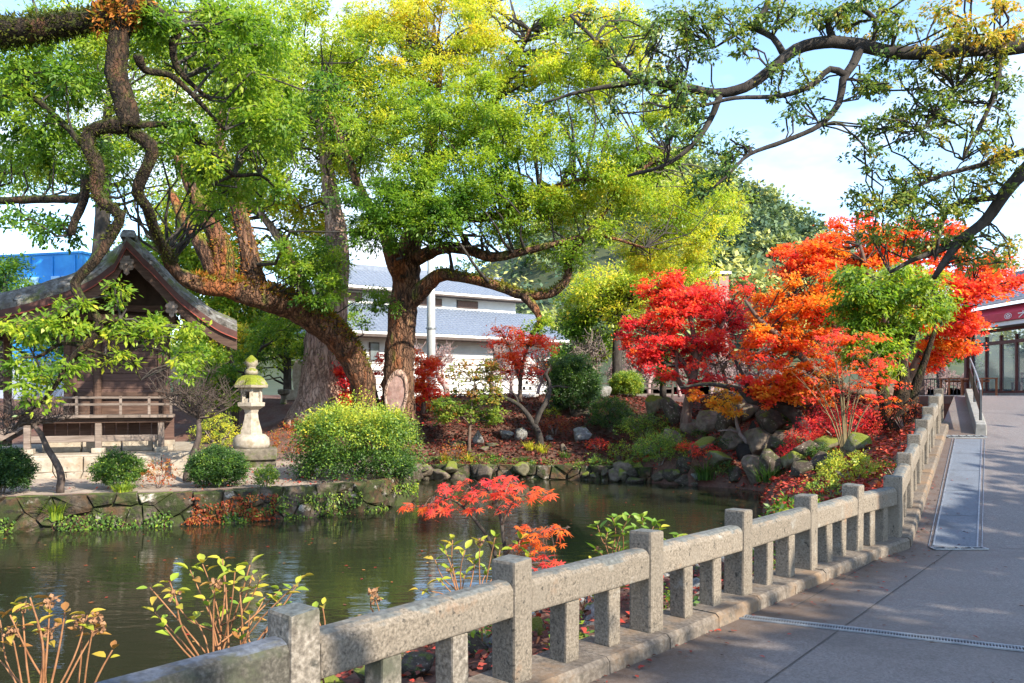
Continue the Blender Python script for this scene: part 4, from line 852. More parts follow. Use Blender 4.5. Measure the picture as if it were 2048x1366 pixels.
def tree(name, label, loc, limbs, clumps, leaf_m, bark_m, size, parts=('trunk', 'branch'), cat='tree', twigs=True, group=None, aspect=.42, lobes=False, r0=.05, ks=8, step=.35, bmp=.14, maxlen=7, frac=1., crown_kw=None, twig_m=None):
    """limbs: list of (part name, [(x,y,Y,r), ...]). Each limb is a part of its own; twigs and leaves are one part each."""
    t = thing(name, label, cat, loc, group=group); t0 = Vector(loc); sk = []
    for i, (nm, pts) in enumerate(limbs):
        mb = MB(); limb(mb, pts, 18 if pts[0][3]*pts[0][2] > 500 else (12 if pts[0][3]*pts[0][2] > 200 else 8), step, bmp, i*3.1); mb.v = [(a-t0.x, b_-t0.y, c-t0.z) for a, b_, c in mb.v]
        mb.build(nm, bark_m, t, smooth=True); sk.append(limb_pts(pts))
    allc = list(clumps)
    if twigs and allc:
        mb = MB(); connect(mb, sk, allc, r0, maxlen=maxlen, frac=frac); mb.v = [(a-t0.x, b_-t0.y, c-t0.z) for a, b_, c in mb.v]
        if mb.v: mb.build('twigs', twig_m or M['bark_dark'], t, smooth=True)['kind'] = 'stuff'
    if allc:
        sh = [(c[0]-t0.x, c[1]-t0.y, c[2]-t0.z) + tuple(c[3:]) for c in allc]
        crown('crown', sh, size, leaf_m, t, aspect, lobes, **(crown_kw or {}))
    return t
def fuzz(t, pts, n, size, tint, m, spread=1.15, top=True, tj=.15):
    """Moss, ferns and small epiphytes growing along the upper side of a limb."""
    P, Rr = limb_pts(pts, .15); i = RNG.integers(0, len(P), n); a = RNG.normal(size=(n, 3)); a[:, 2] = np.abs(a[:, 2])*1.1 if top else a[:, 2]; a = unit(a)
    pos = P[i] + a*Rr[i][:, None]*spread*.92 - np.array(t.location); me = leaf_mesh('moss', pos, a + RNG.normal(size=(n, 3))*.5, RNG.normal(size=(n, 3)), size*(.5+RNG.random(n)), tint + tj*RNG.normal(size=n), m, .30)
    o = link('moss', me, None, t); o['kind'] = 'stuff'; return o

# ---- main camphor
YC = 27.0
LA = [(742, 890, 27, 36), (738, 840, 27, 28), (731, 790, 27, 24), (717, 742, 26.8, 25), (688, 690, 26.4, 28), (643, 646, 25.9, 30), (583, 611, 25.2, 29), (520, 590, 24.5, 28), (450, 573, 23.8, 23), (395, 566, 23.3, 19), (352, 545, 23.0, 15), (330, 500, 22.8, 12)]
LB = [(800, 895, 27.2, 58), (797, 840, 27.2, 38), (796, 780, 27.2, 32), (799, 700, 27.2, 29), (806, 620, 27.2, 28), (812, 560, 27.2, 29), (818, 500, 27.2, 24), (835, 430, 27.3, 19), (852, 350, 27.4, 15), (868, 250, 27.6, 10), (880, 120, 27.8, 6)]
B1 = [(815, 612, 27.1, 18), (846, 578, 26.8, 16), (882, 550, 26.4, 13), (935, 556, 26, 11), (1000, 573, 25.6, 10.5), (1045, 590, 25.4, 10), (1100, 587, 25.2, 9), (1132, 560, 25.1, 8.5), (1142, 515, 25, 6.5), (1170, 470, 25, 4.5), (1215, 420, 25, 2.5)]
B2 = [(828, 520, 27.0, 15), (880, 497, 26.5, 12), (930, 498, 26.1, 11), (985, 514, 25.7, 10), (1050, 502, 25.4, 8), (1110, 488, 25.2, 6), (1190, 470, 25, 4), (1290, 495, 25, 2)]
B3 = [(845, 400, 27.3, 13), (920, 432, 26.5, 10), (1000, 430, 26, 9), (1080, 390, 25.6, 8), (1150, 362, 25.4, 6), (1260, 352, 25.2, 5), (1330, 300, 25, 3)]
B4 = [(442, 560, 23.8, 26), (446, 520, 23.7, 22), (438, 480, 23.6, 19), (415, 440, 23.5, 16), (385, 380, 23.6, 12), (350, 300, 24, 8)]
B5 = [(505, 570, 24.4, 26), (502, 530, 24.3, 20), (490, 470, 24.3, 17), (474, 400, 24.4, 14), (466, 355, 24.5, 13), (440, 280, 24.8, 9), (452, 180, 25, 5)]
B6 = [(428, 548, 23.6, 16), (402, 490, 23.5, 14), (368, 440, 23.6, 11), (340, 380, 23.9, 7)]
B7 = [(812, 560, 27.1, 20), (790, 520, 26.6, 20), (770, 460, 26.4, 14), (730, 400, 26.2, 10), (690, 300, 26.4, 7), (640, 180, 26.8, 4)]
B8 = [(850, 350, 27.4, 14), (940, 260, 27.4, 10), (1010, 170, 27.4, 7), (1060, 60, 27.4, 4)]
B9 = [(1045, 588, 25.4, 11), (1065, 610, 25.2, 9), (1080, 640, 25.1, 6), (1062, 668, 25, 3)]
B10 = [(680, 690, 26.4, 12), (655, 640, 26, 9), (600, 560, 26, 7), (570, 470, 26, 4)]
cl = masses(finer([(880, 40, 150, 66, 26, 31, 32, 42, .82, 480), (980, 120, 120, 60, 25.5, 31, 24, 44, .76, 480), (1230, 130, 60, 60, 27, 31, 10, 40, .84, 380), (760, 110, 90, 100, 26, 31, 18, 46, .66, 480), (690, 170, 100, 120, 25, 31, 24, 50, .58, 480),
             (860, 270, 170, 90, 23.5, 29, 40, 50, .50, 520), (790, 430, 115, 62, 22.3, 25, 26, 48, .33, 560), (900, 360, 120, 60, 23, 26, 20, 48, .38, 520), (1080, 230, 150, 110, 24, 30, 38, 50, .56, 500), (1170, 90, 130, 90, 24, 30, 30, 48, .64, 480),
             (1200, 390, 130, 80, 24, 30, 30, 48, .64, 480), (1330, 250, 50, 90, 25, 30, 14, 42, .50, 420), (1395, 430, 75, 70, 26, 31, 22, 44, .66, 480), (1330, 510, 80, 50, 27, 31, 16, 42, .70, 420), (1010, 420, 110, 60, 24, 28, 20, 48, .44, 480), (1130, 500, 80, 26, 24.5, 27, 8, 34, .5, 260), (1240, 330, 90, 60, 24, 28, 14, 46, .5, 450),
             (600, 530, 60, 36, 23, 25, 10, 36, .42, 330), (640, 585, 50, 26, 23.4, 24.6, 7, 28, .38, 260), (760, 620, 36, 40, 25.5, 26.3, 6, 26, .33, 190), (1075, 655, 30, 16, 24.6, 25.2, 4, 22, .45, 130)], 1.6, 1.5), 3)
T = tree('camphor_tree', 'huge twin-trunked camphor tree whose mossy limb leans left over the shrine', (-4.0, YC, gz(-4.0, YC)-.3),
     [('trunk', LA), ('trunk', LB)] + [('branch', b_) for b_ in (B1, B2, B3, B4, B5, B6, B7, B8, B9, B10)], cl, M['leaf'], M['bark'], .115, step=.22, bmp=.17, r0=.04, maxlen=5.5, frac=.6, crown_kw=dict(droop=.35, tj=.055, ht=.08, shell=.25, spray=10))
fuzz(T, LA[4:10], 5200, .13, .72, M['moss_leaf'], 1.05); fuzz(T, LA[3:7], 2600, .12, .42, M['moss_leaf'], 1.06); fuzz(T, B1[2:9], 1500, .10, .40, M['moss_leaf'], 1.1); fuzz(T, B5[:4], 900, .10, .85, M['moss_leaf'], 1.05, False); fuzz(T, B4[:3], 900, .10, .62, M['moss_leaf'], 1.05, False)
# cut scar on the right trunk
sc = at(798, 787, 27.2); cz_ = px(43, 27.2)
mb = MB(); n = 22; vs = []
for (k, dpt) in ((1.15, .0), (1.08, .09), (.92, .09), (.80, .03)):
    for i in range(n):
        a = 2*math.pi*i/n; vs.append((math.cos(a)*px(21, 27)*k, -dpt, math.sin(a)*px(42, 27)*k*(1.0+.1*math.cos(a))))
fs = [(r*n+i, r*n+(i+1) % n, (r+1)*n+(i+1) % n, (r+1)*n+i) for r in range(3) for i in range(n)]
o = MB().add(vs, fs).build('scar_callus', M['bark_pale'], T, smooth=True); o.location = Vector((sc.x, sc.y-cz_*.92, sc.z))-T.location; o.rotation_euler = (R(6), R(8), R(-6))
me_ = MB().add([(math.cos(2*math.pi*i/n)*px(17, 27), -.055-.02*math.sin(i*2.2), math.sin(2*math.pi*i/n)*px(35, 27)) for i in range(n)] + [(0, -.09, 0)], [(i, (i+1) % n, n) for i in range(n)]).build('cut_scar', M['wound'], T, smooth=True); me_.location = o.location; me_.rotation_euler = o.rotation_euler

# ---- second camphor with the pale trunk behind
PB = hit(640, 838, 26, 40)
Y2 = PB.y
L2 = [(640, 845, Y2, 74), (643, 810, Y2, 56), (646, 760, Y2, 44), (648, 700, Y2, 40), (655, 640, Y2, 37), (668, 560, Y2, 30), (672, 470, Y2, 22), (660, 380, Y2, 16), (640, 240, Y2, 9)]
L2b = [(652, 660, Y2, 22), (630, 640, Y2, 18), (600, 560, Y2+.4, 12), (560, 480, Y2+.8, 9), (500, 400, Y2+1, 6)]
L2r = [(622, 845, Y2-.2, 26), (600, 842, Y2-.6, 18), (575, 850, Y2-1.0, 8)]
cl = masses(finer([(520, 300, 150, 140, Y2-2, Y2+5, 30, 48, .52, 520), (610, 430, 70, 60, Y2, Y2+3, 12, 40, .82, 380), (640, 250, 120, 160, Y2-1, Y2+5, 24, 48, .56, 480), (420, 440, 120, 70, Y2, Y2+5, 14, 46, .62, 400), (560, 90, 170, 90, Y2-1, Y2+6, 26, 50, .6, 480), (780, 200, 170, 150, Y2, Y2+6, 22, 50, .62, 420), (620, 520, 70, 60, Y2-1, Y2+1, 8, 34, .45, 300)], 1.5, 1.2), 5)
tree('camphor_tree', 'old tree with a broad trunk coloured sunlit pink behind the leaning camphor', (PB.x, Y2, PB.z-.2), [('trunk', L2), ('branch', L2b), ('root', L2r)], cl, M['leaf'], M['bark_pale'], .18, step=.3, r0=.05, maxlen=6, frac=.7, crown_kw=dict(droop=.3))

# ---- overhanging contorted tree on the left (Y about 15)
YL = 14.5
C1 = [(-420, 200, YL+2, 49.7), (-250, 110, YL+1, 39.8), (-90, 75, YL+.4, 29.8), (40, 62, YL, 25.7), (130, 48, YL, 22.3), (215, 30, YL, 19.9), (250, -30, YL, 18.2)]
C2 = [(258, -60, YL, 25.8), (256, 0, YL, 23.2), (238, 70, YL, 20.6), (236, 150, YL-.1, 20.6), (252, 215, YL-.2, 21.5), (258, 255, YL-.2, 22.4)]
C3 = [(256, 250, YL-.2, 18.5), (212, 252, YL-.3, 14.3), (180, 266, YL-.3, 13.4), (176, 296, YL-.4, 13.4), (196, 335, YL-.4, 13.4), (192, 375, YL-.4, 12.6), (206, 405, YL-.5, 11.8), (240, 430, YL-.5, 10.9), (218, 478, YL-.5, 10.1), (190, 520, YL-.6, 10.1), (150, 566, YL-.6, 9.2), (172, 610, YL-.7, 8.4), (200, 645, YL-.7, 8.4), (172, 690, YL-.8, 7.6), (140, 720, YL-.8, 5.9), (112, 770, YL-.9, 4.2), (70, 815, YL-.9, 2.5), (20, 842, YL-.9, 1.7)]
C4 = [(262, 262, YL-.1, 16.0), (300, 290, YL, 13.4), (302, 318, YL, 11.8), (284, 355, YL+.1, 11.8), (274, 385, YL+.2, 11.8), (292, 410, YL+.4, 10.9), (305, 450, YL+1, 10.9), (322, 490, YL+2, 10.9), (345, 520, YL+4, 11.8)]
C5 = [(290, 5, YL, 10), (340, 40, YL+.3, 9), (362, 52, YL+.4, 9), (345, 90, YL+.4, 8), (352, 130, YL+.5, 7), (370, 155, YL+.6, 6), (420, 200, YL+.8, 3)]
C6 = [(276, 110, YL, 9), (290, 140, YL+.2, 8), (340, 150, YL+.4, 7), (385, 190, YL+.6, 5), (450, 260, YL+1, 3)]
C7 = [(268, 250, YL, 8), (330, 250, YL+.6, 7), (390, 275, YL+1, 6), (440, 320, YL+1.4, 5), (468, 350, YL+1.8, 5), (520, 350, YL+2, 3), (560, 385, YL+2, 2)]
C8 = [(-80, 408, YL+1, 10), (0, 402, YL+.6, 8), (80, 398, YL+.4, 8), (160, 396, YL, 9), (172, 370, YL-.2, 8)]
C9 = [(170, 350, YL-.2, 9), (168, 400, YL-.2, 9), (150, 440, YL-.2, 8), (142, 470, YL-.2, 7)]
C10 = [(15, 150, YL+.4, 5), (80, 205, YL+.4, 6), (130, 250, YL, 6), (162, 290, YL-.3, 6)]
C11 = [(202, 645, YL-.7, 5), (240, 640, YL-.6, 4), (260, 665, YL-.6, 3), (258, 700, YL-.6, 3), (282, 760, YL-.6, 1.5)]
C12 = [(172, 692, YL-.8, 5), (120, 688, YL-.8, 4), (70, 715, YL-.8, 3), (20, 690, YL-.8, 2)]
C13 = [(175, 700, YL-.8, 4), (210, 710, YL-.7, 3), (240, 720, YL-.7, 2)]
cl = masses([(80, 180, 130, 90, YL-.5, YL+4, 28, 52, .40, 330), (120, 330, 120, 60, YL, YL+4, 18, 48, .38, 300), (420, 80, 160, 80, YL, YL+4, 34, 52, .44, 330), (560, 220, 110, 120, YL+1, YL+5, 30, 54, .44, 330), (400, 260, 90, 80, YL+.5, YL+4, 14, 46, .42, 280),
             (130, 60, 110, 50, YL+1, YL+5, 14, 50, .5, 280), (480, 400, 90, 60, YL+2, YL+5, 12, 44, .46, 260), (60, 440, 60, 30, YL-.2, YL+1, 5, 34, .25, 130), (120, 470, 40, 26, YL-.4, YL+.5, 5, 30, .22, 110), (330, 40, 60, 40, YL, YL+2, 8, 42, .42, 240),
             (140, 640, 66, 36, YL-1, YL-.5, 12, 26, .50, 70), (60, 665, 55, 30, YL-1, YL-.6, 8, 26, .52, 66), (80, 740, 70, 36, YL-1.1, YL-.6, 12, 28, .46, 74), (250, 660, 60, 22, YL-.9, YL-.4, 8, 24, .52, 59), (340, 665, 70, 24, YL-.6, YL+.2, 10, 24, .52, 62), (220, 720, 50, 20, YL-.9, YL-.5, 5, 20, .5, 44), (375, 720, 40, 40, YL-.4, YL+.4, 6, 24, .52, 59), (50, 800, 60, 24, YL-1.1, YL-.7, 5, 22, .5, 44), (210, 590, 40, 24, YL-.8, YL-.4, 4, 22, .46, 44)], 8)
T = tree('overhanging_tree', 'contorted mossy tree whose branches hang down before the shrine', (-14.5, 17.5, -.3), [('trunk', [(-760, 830, 17.5, 60), (-740, 500, 17.2, 52), (-560, 280, 16.8, 46), (-420, 200, YL+2, 44)])] + [('branch', b_) for b_ in (C1, C2, C3, C4, C5, C6, C7, C8, C9, C10, C11, C12, C13)],
         cl, M['leaf'], M['bark_moss'], .118, step=.16, bmp=.22, r0=.03, maxlen=3.2, frac=.75, crown_kw=dict(droop=.5, up=.7, tj=.06))
fuzz(T, C1[2:], 4200, .085, .08, M['moss_leaf'], 1.15, False, .10); fuzz(T, C2, 1500, .05, .10, M['moss_leaf'], 1.1, False, .10); fuzz(T, C3[:9], 2400, .05, .12, M['moss_leaf'], 1.1, False, .10); fuzz(T, C4, 1900, .05, .12, M['moss_leaf'], 1.1, False, .10); fuzz(T, [(215, 40, YL, 30), (250, 20, YL, 34), (268, 0, YL, 30)], 1200, .11, .85, M['moss_leaf'], 1.1, False)

# ---- overhanging tree on the right (Y about 10)
YR = 10.0
R1 = [(2500, -60, YR-1, 30.9), (2300, 20, YR-.6, 25.3), (2150, 60, YR-.3, 19.6), (2040, 92, YR, 15.5), (1940, 100, YR, 13.3), (1850, 106, YR, 13.3), (1780, 104, YR, 13.3), (1720, 90, YR, 12.6), (1650, 84, YR, 12.0), (1590, 100, YR, 11.2), (1540, 140, YR, 10.5), (1490, 175, YR, 10.5), (1430, 186, YR, 9.1), (1360, 172, YR, 7.7), (1290, 164, YR, 6.3), (1220, 172, YR, 5.0), (1150, 186, YR, 3.5), (1090, 205, YR, 2.1)]
R2 = [(1722, 92, YR, 9.6), (1705, 130, YR-.1, 8.8), (1686, 160, YR-.2, 8.0), (1678, 205, YR-.2, 6.4), (1640, 250, YR-.3, 5.6), (1570, 282, YR-.3, 4.8), (1500, 308, YR-.3, 4.0), (1460, 345, YR-.3, 3.2), (1400, 400, YR-.3, 1.6)]
R3 = [(1690, 150, YR-.2, 8.0), (1660, 138, YR-.2, 6.4), (1620, 172, YR-.2, 5.6), (1560, 192, YR-.2, 4.8), (1470, 196, YR-.2, 4.0), (1400, 212, YR-.2, 3.2), (1340, 215, YR-.2, 1.6)]
R4 = [(1440, 190, YR, 7), (1420, 240, YR, 6), (1385, 290, YR, 5), (1330, 330, YR, 4), (1255, 352, YR, 3)]
R5 = [(1565, 105, YR, 7), (1545, 75, YR, 6), (1500, 55, YR+.2, 6), (1470, 70, YR+.3, 4), (1430, 95, YR+.3, 2)]
R6 = [(1500, 58, YR+.2, 6), (1530, 20, YR+.2, 6), (1540, -20, YR+.2, 6)]
R7 = [(1670, 85, YR, 8), (1655, 40, YR, 6), (1700, 10, YR, 5), (1750, 40, YR, 5), (1745, 85, YR, 4)]
R8 = [(1280, 165, YR, 6), (1245, 135, YR, 5), (1190, 80, YR, 4), (1140, 30, YR, 3)]
R9 = [(2330, 60, YR+.5, 28.6), (2160, 220, YR+.5, 20.0), (2070, 320, YR+.5, 15.0), (2018, 375, YR+.5, 12.9), (1972, 440, YR+.6, 10.8), (1922, 480, YR+.5, 9.2), (1885, 530, YR+.4, 7.1), (1868, 556, YR+.5, 5.0)]
R10 = [(1935, 475, YR+.5, 8.0), (1880, 500, YR+.5, 6.4), (1825, 520, YR+.5, 4.8), (1780, 545, YR+.5, 3.2)]
R11 = [(1990, 395, YR+.5, 6.4), (1920, 405, YR+.5, 5.6), (1890, 430, YR+.5, 4.8), (1870, 520, YR+.4, 2.4)]
R12 = [(1998, 98, YR, 6.4), (1996, 150, YR, 6.4), (1980, 210, YR, 4.8), (1950, 270, YR, 4.0), (1925, 320, YR, 2.4)]
R13 = [(1990, 95, YR, 5.6), (1910, 180, YR-.2, 4.0), (1870, 230, YR-.2, 3.2), (1840, 262, YR-.2, 1.6)]
R14 = [(2060, 300, YR+.5, 8), (1960, 330, YR+.3, 5), (1860, 360, YR+.2, 4), (1760, 420, YR+.2, 2)]
rmass = [(1430, 60, 80, 60, YR-.4, YR+.6, 22, 30, .42, 110), (1330, 60, 50, 50, YR-.3, YR+.6, 12, 30, .42, 100), (1580, 25, 110, 30, YR-.4, YR+.6, 14, 28, .42, 100), (1380, 240, 55, 70, YR-.4, YR+.5, 16, 26, .34, 80), (1450, 320, 55, 50, YR-.5, YR+.3, 11, 24, .32, 70), (1410, 370, 40, 30, YR-.5, YR, 6, 24, .32, 70),
         (1590, 160, 70, 50, YR-.5, YR+.4, 12, 24, .38, 60), (1620, 240, 50, 40, YR-.5, YR, 6, 22, .34, 50), (1760, 30, 110, 40, YR-.5, YR+.6, 18, 32, .45, 110), (1960, 40, 100, 46, YR-.8, YR+.6, 24, 26, .80, 80), (1930, 110, 90, 44, YR-.8, YR+.5, 16, 24, .74, 70), (1830, 170, 120, 75, YR-.5, YR+.5, 36, 26, .42, 80), (1960, 220, 80, 90, YR-.4, YR+.7, 28, 28, .42, 80),
         (1800, 290, 100, 70, YR-.4, YR+.6, 28, 26, .42, 70), (1770, 400, 80, 40, YR-.2, YR+.7, 16, 28, .42, 90), (1880, 400, 90, 60, YR, YR+.9, 22, 28, .50, 85), (1990, 340, 60, 50, YR, YR+.8, 12, 30, .62, 85), (1840, 470, 110, 36, YR, YR+.9, 18, 28, .48, 90), (1960, 500, 80, 40, YR+.2, YR+1, 14, 28, .55, 80), (1210, 80, 70, 60, YR-.3, YR+.6, 10, 30, .40, 90), (1240, 190, 80, 40, YR-.3, YR+.4, 10, 26, .42, 70), (1340, 150, 60, 40, YR-.4, YR+.4, 10, 26, .42, 80)]
cl = masses([(x, y, rx, ry, a, b_, n, rc, t+.10 if t < .7 else t, nl) for x, y, rx, ry, a, b_, n, rc, t, nl in finer(rmass, 1.5, 1.15)], 9)
gx_ = np.random.default_rng(4)                # unseen leaf clumps added to shade the path, set out along the sun direction
big = []
for i in range(16):                           # more unseen clumps, added to shade the near end of the fence
    tx, ty, z = gx_.uniform(-2.4, -1.0), gx_.uniform(.8, 2.5), 5.5+2.5*gx_.random(); big.append((tx+1.10*z-11.5, ty-.995*z-3.5, z+.1, .9, .9, .5, .45, 130))
for i in range(450):
    ty = gx_.uniform(.5, 26); tx = float(fence_x(ty)) + 1.5 + gx_.random()*9.5; z = 5.0+3.8*gx_.random(); x, y = tx+1.10*z, ty-.995*z
    if x/max(y, .1) > .74 or y < 1: big.append((x-11.5, y-3.5, z+.1, 1.05, 1.05, .6, .45, 110))
T = tree('overhanging_tree', 'dark-branched tree reaching in from the right above the ramp', (11.5, 3.5, -.1), [('trunk', [tuple(v) for v in ((5620, 860, 3.5, 200), (5500, -800, 3.6, 175), (4300, -850, 4.6, 110), (3000, -260, 7.5, 66), (2500, -60, YR-1, 46))])] + [('branch', b_) for b_ in (R1, R2, R3, R4, R5, R6, R7, R8, [(3000, -260, 7.5, 60), (2640, -120, 9.2, 52), (2330, 60, YR+.5, 44)], R9, R10, R11, R12, R13, R14)],
         cl, M['leaf_blue'], M['bark_dark'], .062, step=.12, bmp=.10, r0=.014, maxlen=2.2, frac=.8, aspect=.46, crown_kw=dict(droop=.45, up=.5, shell=.15, tj=.07, spray=7))
crown('crown', big, .42, M['leaf_blue'], T, .5, droop=.3)  # added shading clumps, out of view and not joined to any limb

# ---- maples
def maple(label, pos, limbs, spec, seed, size=.085, t_name='maple_tree', mat_=None, bark=None, nl=1.12, lobes=False, flat=.50, **kw):
    c = [(x, y, z, rx, ry, rz*flat/.72, t, n*nl) for x, y, z, rx, ry, rz, t, n in masses(spec, seed)]
    return tree(t_name, label, pos, limbs, c, mat_ or M['maple'], bark or M['maple_bark'], size, lobes=lobes, aspect=.85, step=.2, bmp=.08, r0=.022, maxlen=4, crown_kw=dict(droop=.12, up=1.1, shell=.1, tj=.055, spray=9), **kw)
B = hit(1372, 862, 20, 40); Y = B.y
maple('tall bright red maple beside the square mossy boulder', B, [('trunk', [(1370, 866, Y, 13), (1374, 820, Y, 10), (1384, 765, Y, 9), (1392, 720, Y, 7), (1385, 660, Y, 5), (1370, 590, Y, 3)]), ('branch', [(1385, 760, Y, 7), (1362, 720, Y, 5), (1330, 680, Y, 4), (1290, 660, Y, 2)]), ('branch', [(1390, 730, Y, 6), (1420, 690, Y, 5), (1450, 640, Y+.5, 3)]), ('branch', [(1380, 790, Y, 6), (1356, 760, Y-.2, 5), (1352, 700, Y-.2, 3)]), ('branch', [(1388, 690, Y, 4), (1340, 620, Y+.3, 3), (1320, 580, Y+.3, 2)])],
      [(1340, 600, 70, 40, Y-.6, Y+1.4, 26, 28, .30, 200), (1300, 660, 55, 45, Y-.8, Y+1, 22, 26, .34, 180), (1395, 640, 70, 60, Y-.8, Y+1.2, 34, 28, .30, 170), (1450, 600, 60, 50, Y, Y+2, 24, 26, .26, 120), (1350, 720, 70, 40, Y-1, Y+.8, 24, 26, .28, 160), (1430, 700, 60, 36, Y-.8, Y+.8, 20, 24, .24, 130), (1280, 720, 30, 20, Y-.6, Y+.6, 6, 22, .3, 140), (1490, 670, 40, 40, Y+.4, Y+2, 10, 22, .12, 100), (1340, 560, 30, 20, Y, Y+1, 8, 24, .42, 160), (1410, 770, 40, 20, Y-.8, Y+.2, 7, 20, .2, 110)], 21)
B = hit(1800, 838, 18, 30); Y = 22.5; Bz = Vector((at(1810, 800, 22.5).x, 22.5, gz(at(1810, 800, 22.5).x, 22.5)-.1))
maple('big spreading orange maple beside the ramp', Bz, [('trunk', [(1812, 830, Y, 18), (1806, 780, Y, 14), (1790, 720, Y, 11), (1770, 640, Y, 8), (1740, 560, Y, 5), (1720, 490, Y, 3)]), ('branch', [(1800, 800, Y, 11), (1740, 750, Y-.2, 9), (1690, 790, Y-1.0, 0.1)][:2] + [(1700, 690, Y, 7), (1640, 620, Y, 5), (1590, 590, Y, 3)]), ('branch', [(1812, 770, Y, 9), (1850, 690, Y, 7), (1900, 620, Y, 5), (1960, 570, Y, 3)]), ('branch', [(1690, 775, Y-.4, 9), (1640, 750, Y-.5, 8), (1580, 690, Y-.5, 7), (1520, 640, Y-.5, 5), (1490, 600, Y-.5, 3)]), ('branch', [(1804, 800, Y, 10), (1760, 790, Y-.3, 9), (1700, 780, Y-.4, 8), (1650, 755, Y-.5, 7)]), ('branch', [(1800, 720, Y, 7), (1830, 600, Y+.5, 5), (1840, 500, Y+.6, 3)])],
      [(1700, 500, 110, 36, Y, Y+2.5, 30, 30, .66, 190), (1600, 520, 60, 36, Y-.5, Y+2, 20, 28, .58, 200), (1640, 590, 90, 50, Y-1, Y+1.5, 38, 30, .68, 190), (1590, 660, 70, 50, Y-1, Y+1, 28, 28, .66, 180), (1680, 700, 90, 40, Y-.6, Y+1.5, 22, 28, .66, 190), (1800, 500, 110, 36, Y+.2, Y+2.5, 30, 30, .60, 170), (1760, 580, 80, 60, Y, Y+2, 18, 28, .56, 160), (1920, 530, 100, 40, Y-1.5, Y+1, 34, 28, .56, 160), (1930, 590, 60, 30, Y-2, Y-.4, 20, 26, .42, 150), (1900, 640, 70, 36, Y-1.6, Y+.2, 26, 26, .42, 150), (1900, 690, 60, 16, Y-.8, Y+.2, 12, 24, .60, 160), (1860, 730, 40, 20, Y-.6, Y+.4, 8, 22, .55, 140), (1530, 700, 50, 40, Y-1, Y, 12, 26, .52, 150), (1980, 560, 60, 30, Y, Y+1.5, 14, 28, .36, 150), (1740, 450, 70, 20, Y+.6, Y+2.4, 12, 26, .46, 150), (1860, 470, 90, 24, Y-.5, Y+1.5, 18, 28, .56, 150), (2010, 560, 40, 24, Y-2, Y, 8, 24, .42, 120), (1720, 640, 80, 50, Y+.3, Y+2, 20, 28, .64, 160), (1540, 620, 36, 40, Y-.6, Y+.8, 10, 24, .60, 140), (1780, 740, 60, 24, Y, Y+1, 10, 24, .6, 130), (1620, 740, 60, 24, Y-.8, Y+.4, 12, 24, .66, 150)], 22, .085)
B = hit(1690, 925, 14, 26); Y = B.y
t_ = thing('young_maple', 'slender many-stemmed young maple with sparse orange leaves above the fence', 'tree', B)
g_ = np.random.default_rng(31); ln = []
for k in range(9):
    x1 = 1690 + (k-4)*26 + g_.normal()*8; top = 690 + abs(k-4)*12 + g_.normal()*20; p0 = np.array(B); p3 = np.array(at(x1, top, Y+g_.normal()*.3)); m1 = np.array(at(lerp(1690, x1, .25), lerp(920, top, .45), Y)); m2 = np.array(at(lerp(1690, x1, .6), lerp(920, top, .75), Y)); r_ = px(3.0 if k in (3, 4) else 1.9, Y)
    P_, R_ = resample([p0, m1, m2, p3], [r_, r_*.7, r_*.45, .004], .25); ln.append((P_ - p0, R_))
    for q in range(9):
        i = int(len(P_)*(.4+.55*g_.random())); d = unit(np.array([g_.normal()*.8, g_.normal()*.6, .9])); L_ = .25+.4*g_.random(); ln.append(([P_[i]-p0, P_[i]-p0+d*L_*.5+g_.normal(size=3)*.03, P_[i]-p0+d*L_], [.008, .006, .003]))
mb = MB(); polytubes(mb, ln, 7); M['stem_green'] = pmat('green_stem', [(.3, (.10, .082, .04)), (.7, (.21, .165, .085))], 6, bstr=.2); mb.build('stems', M['stem_green'], t_, smooth=True)
c = [(x-B.x, y-B.y, z-B.z, rx, ry, rz*.5, t, n) for x, y, z, rx, ry, rz, t, n in masses([(1700, 710, 90, 50, Y-.5, Y+.6, 26, 26, .42, 55), (1640, 780, 40, 40, Y-.4, Y+.4, 8, 22, .5, 40), (1750, 780, 50, 40, Y-.4, Y+.5, 12, 24, .46, 50)], 23)]
crown('crown', c, .075, M['maple'], t_, .7, True, droop=.1, up=1.2, shell=.1)
# leaning dark trunk over the rocks
B = hit(1612, 872, 16, 30); Y = B.y
maple('dark leaning tree stretching left over the rocks with rust-orange leaves', B, [('trunk', [(1612, 880, Y, 17), (1604, 850, Y, 15), (1580, 822, Y, 13), (1545, 806, Y, 11), (1500, 798, Y, 10), (1480, 780, Y, 6), (1420, 768, Y, 4), (1360, 775, Y, 2)]), ('branch', [(1500, 798, Y, 6), (1490, 760, Y, 5), (1470, 720, Y, 3)]), ('branch', [(1560, 812, Y, 6), (1580, 775, Y, 4), (1610, 760, Y, 3)])],
      [(1560, 775, 60, 22, Y-.8, Y+.6, 24, 24, .60, 170), (1615, 785, 50, 22, Y-.8, Y+.6, 16, 24, .64, 170), (1530, 800, 20, 20, Y-.7, Y-.2, 6, 18, .45, 120), (1500, 770, 40, 14, Y-.5, Y+.3, 8, 20, .42, 100)], 24, .085, 'leaning_maple', bark=M['bark_dark'])
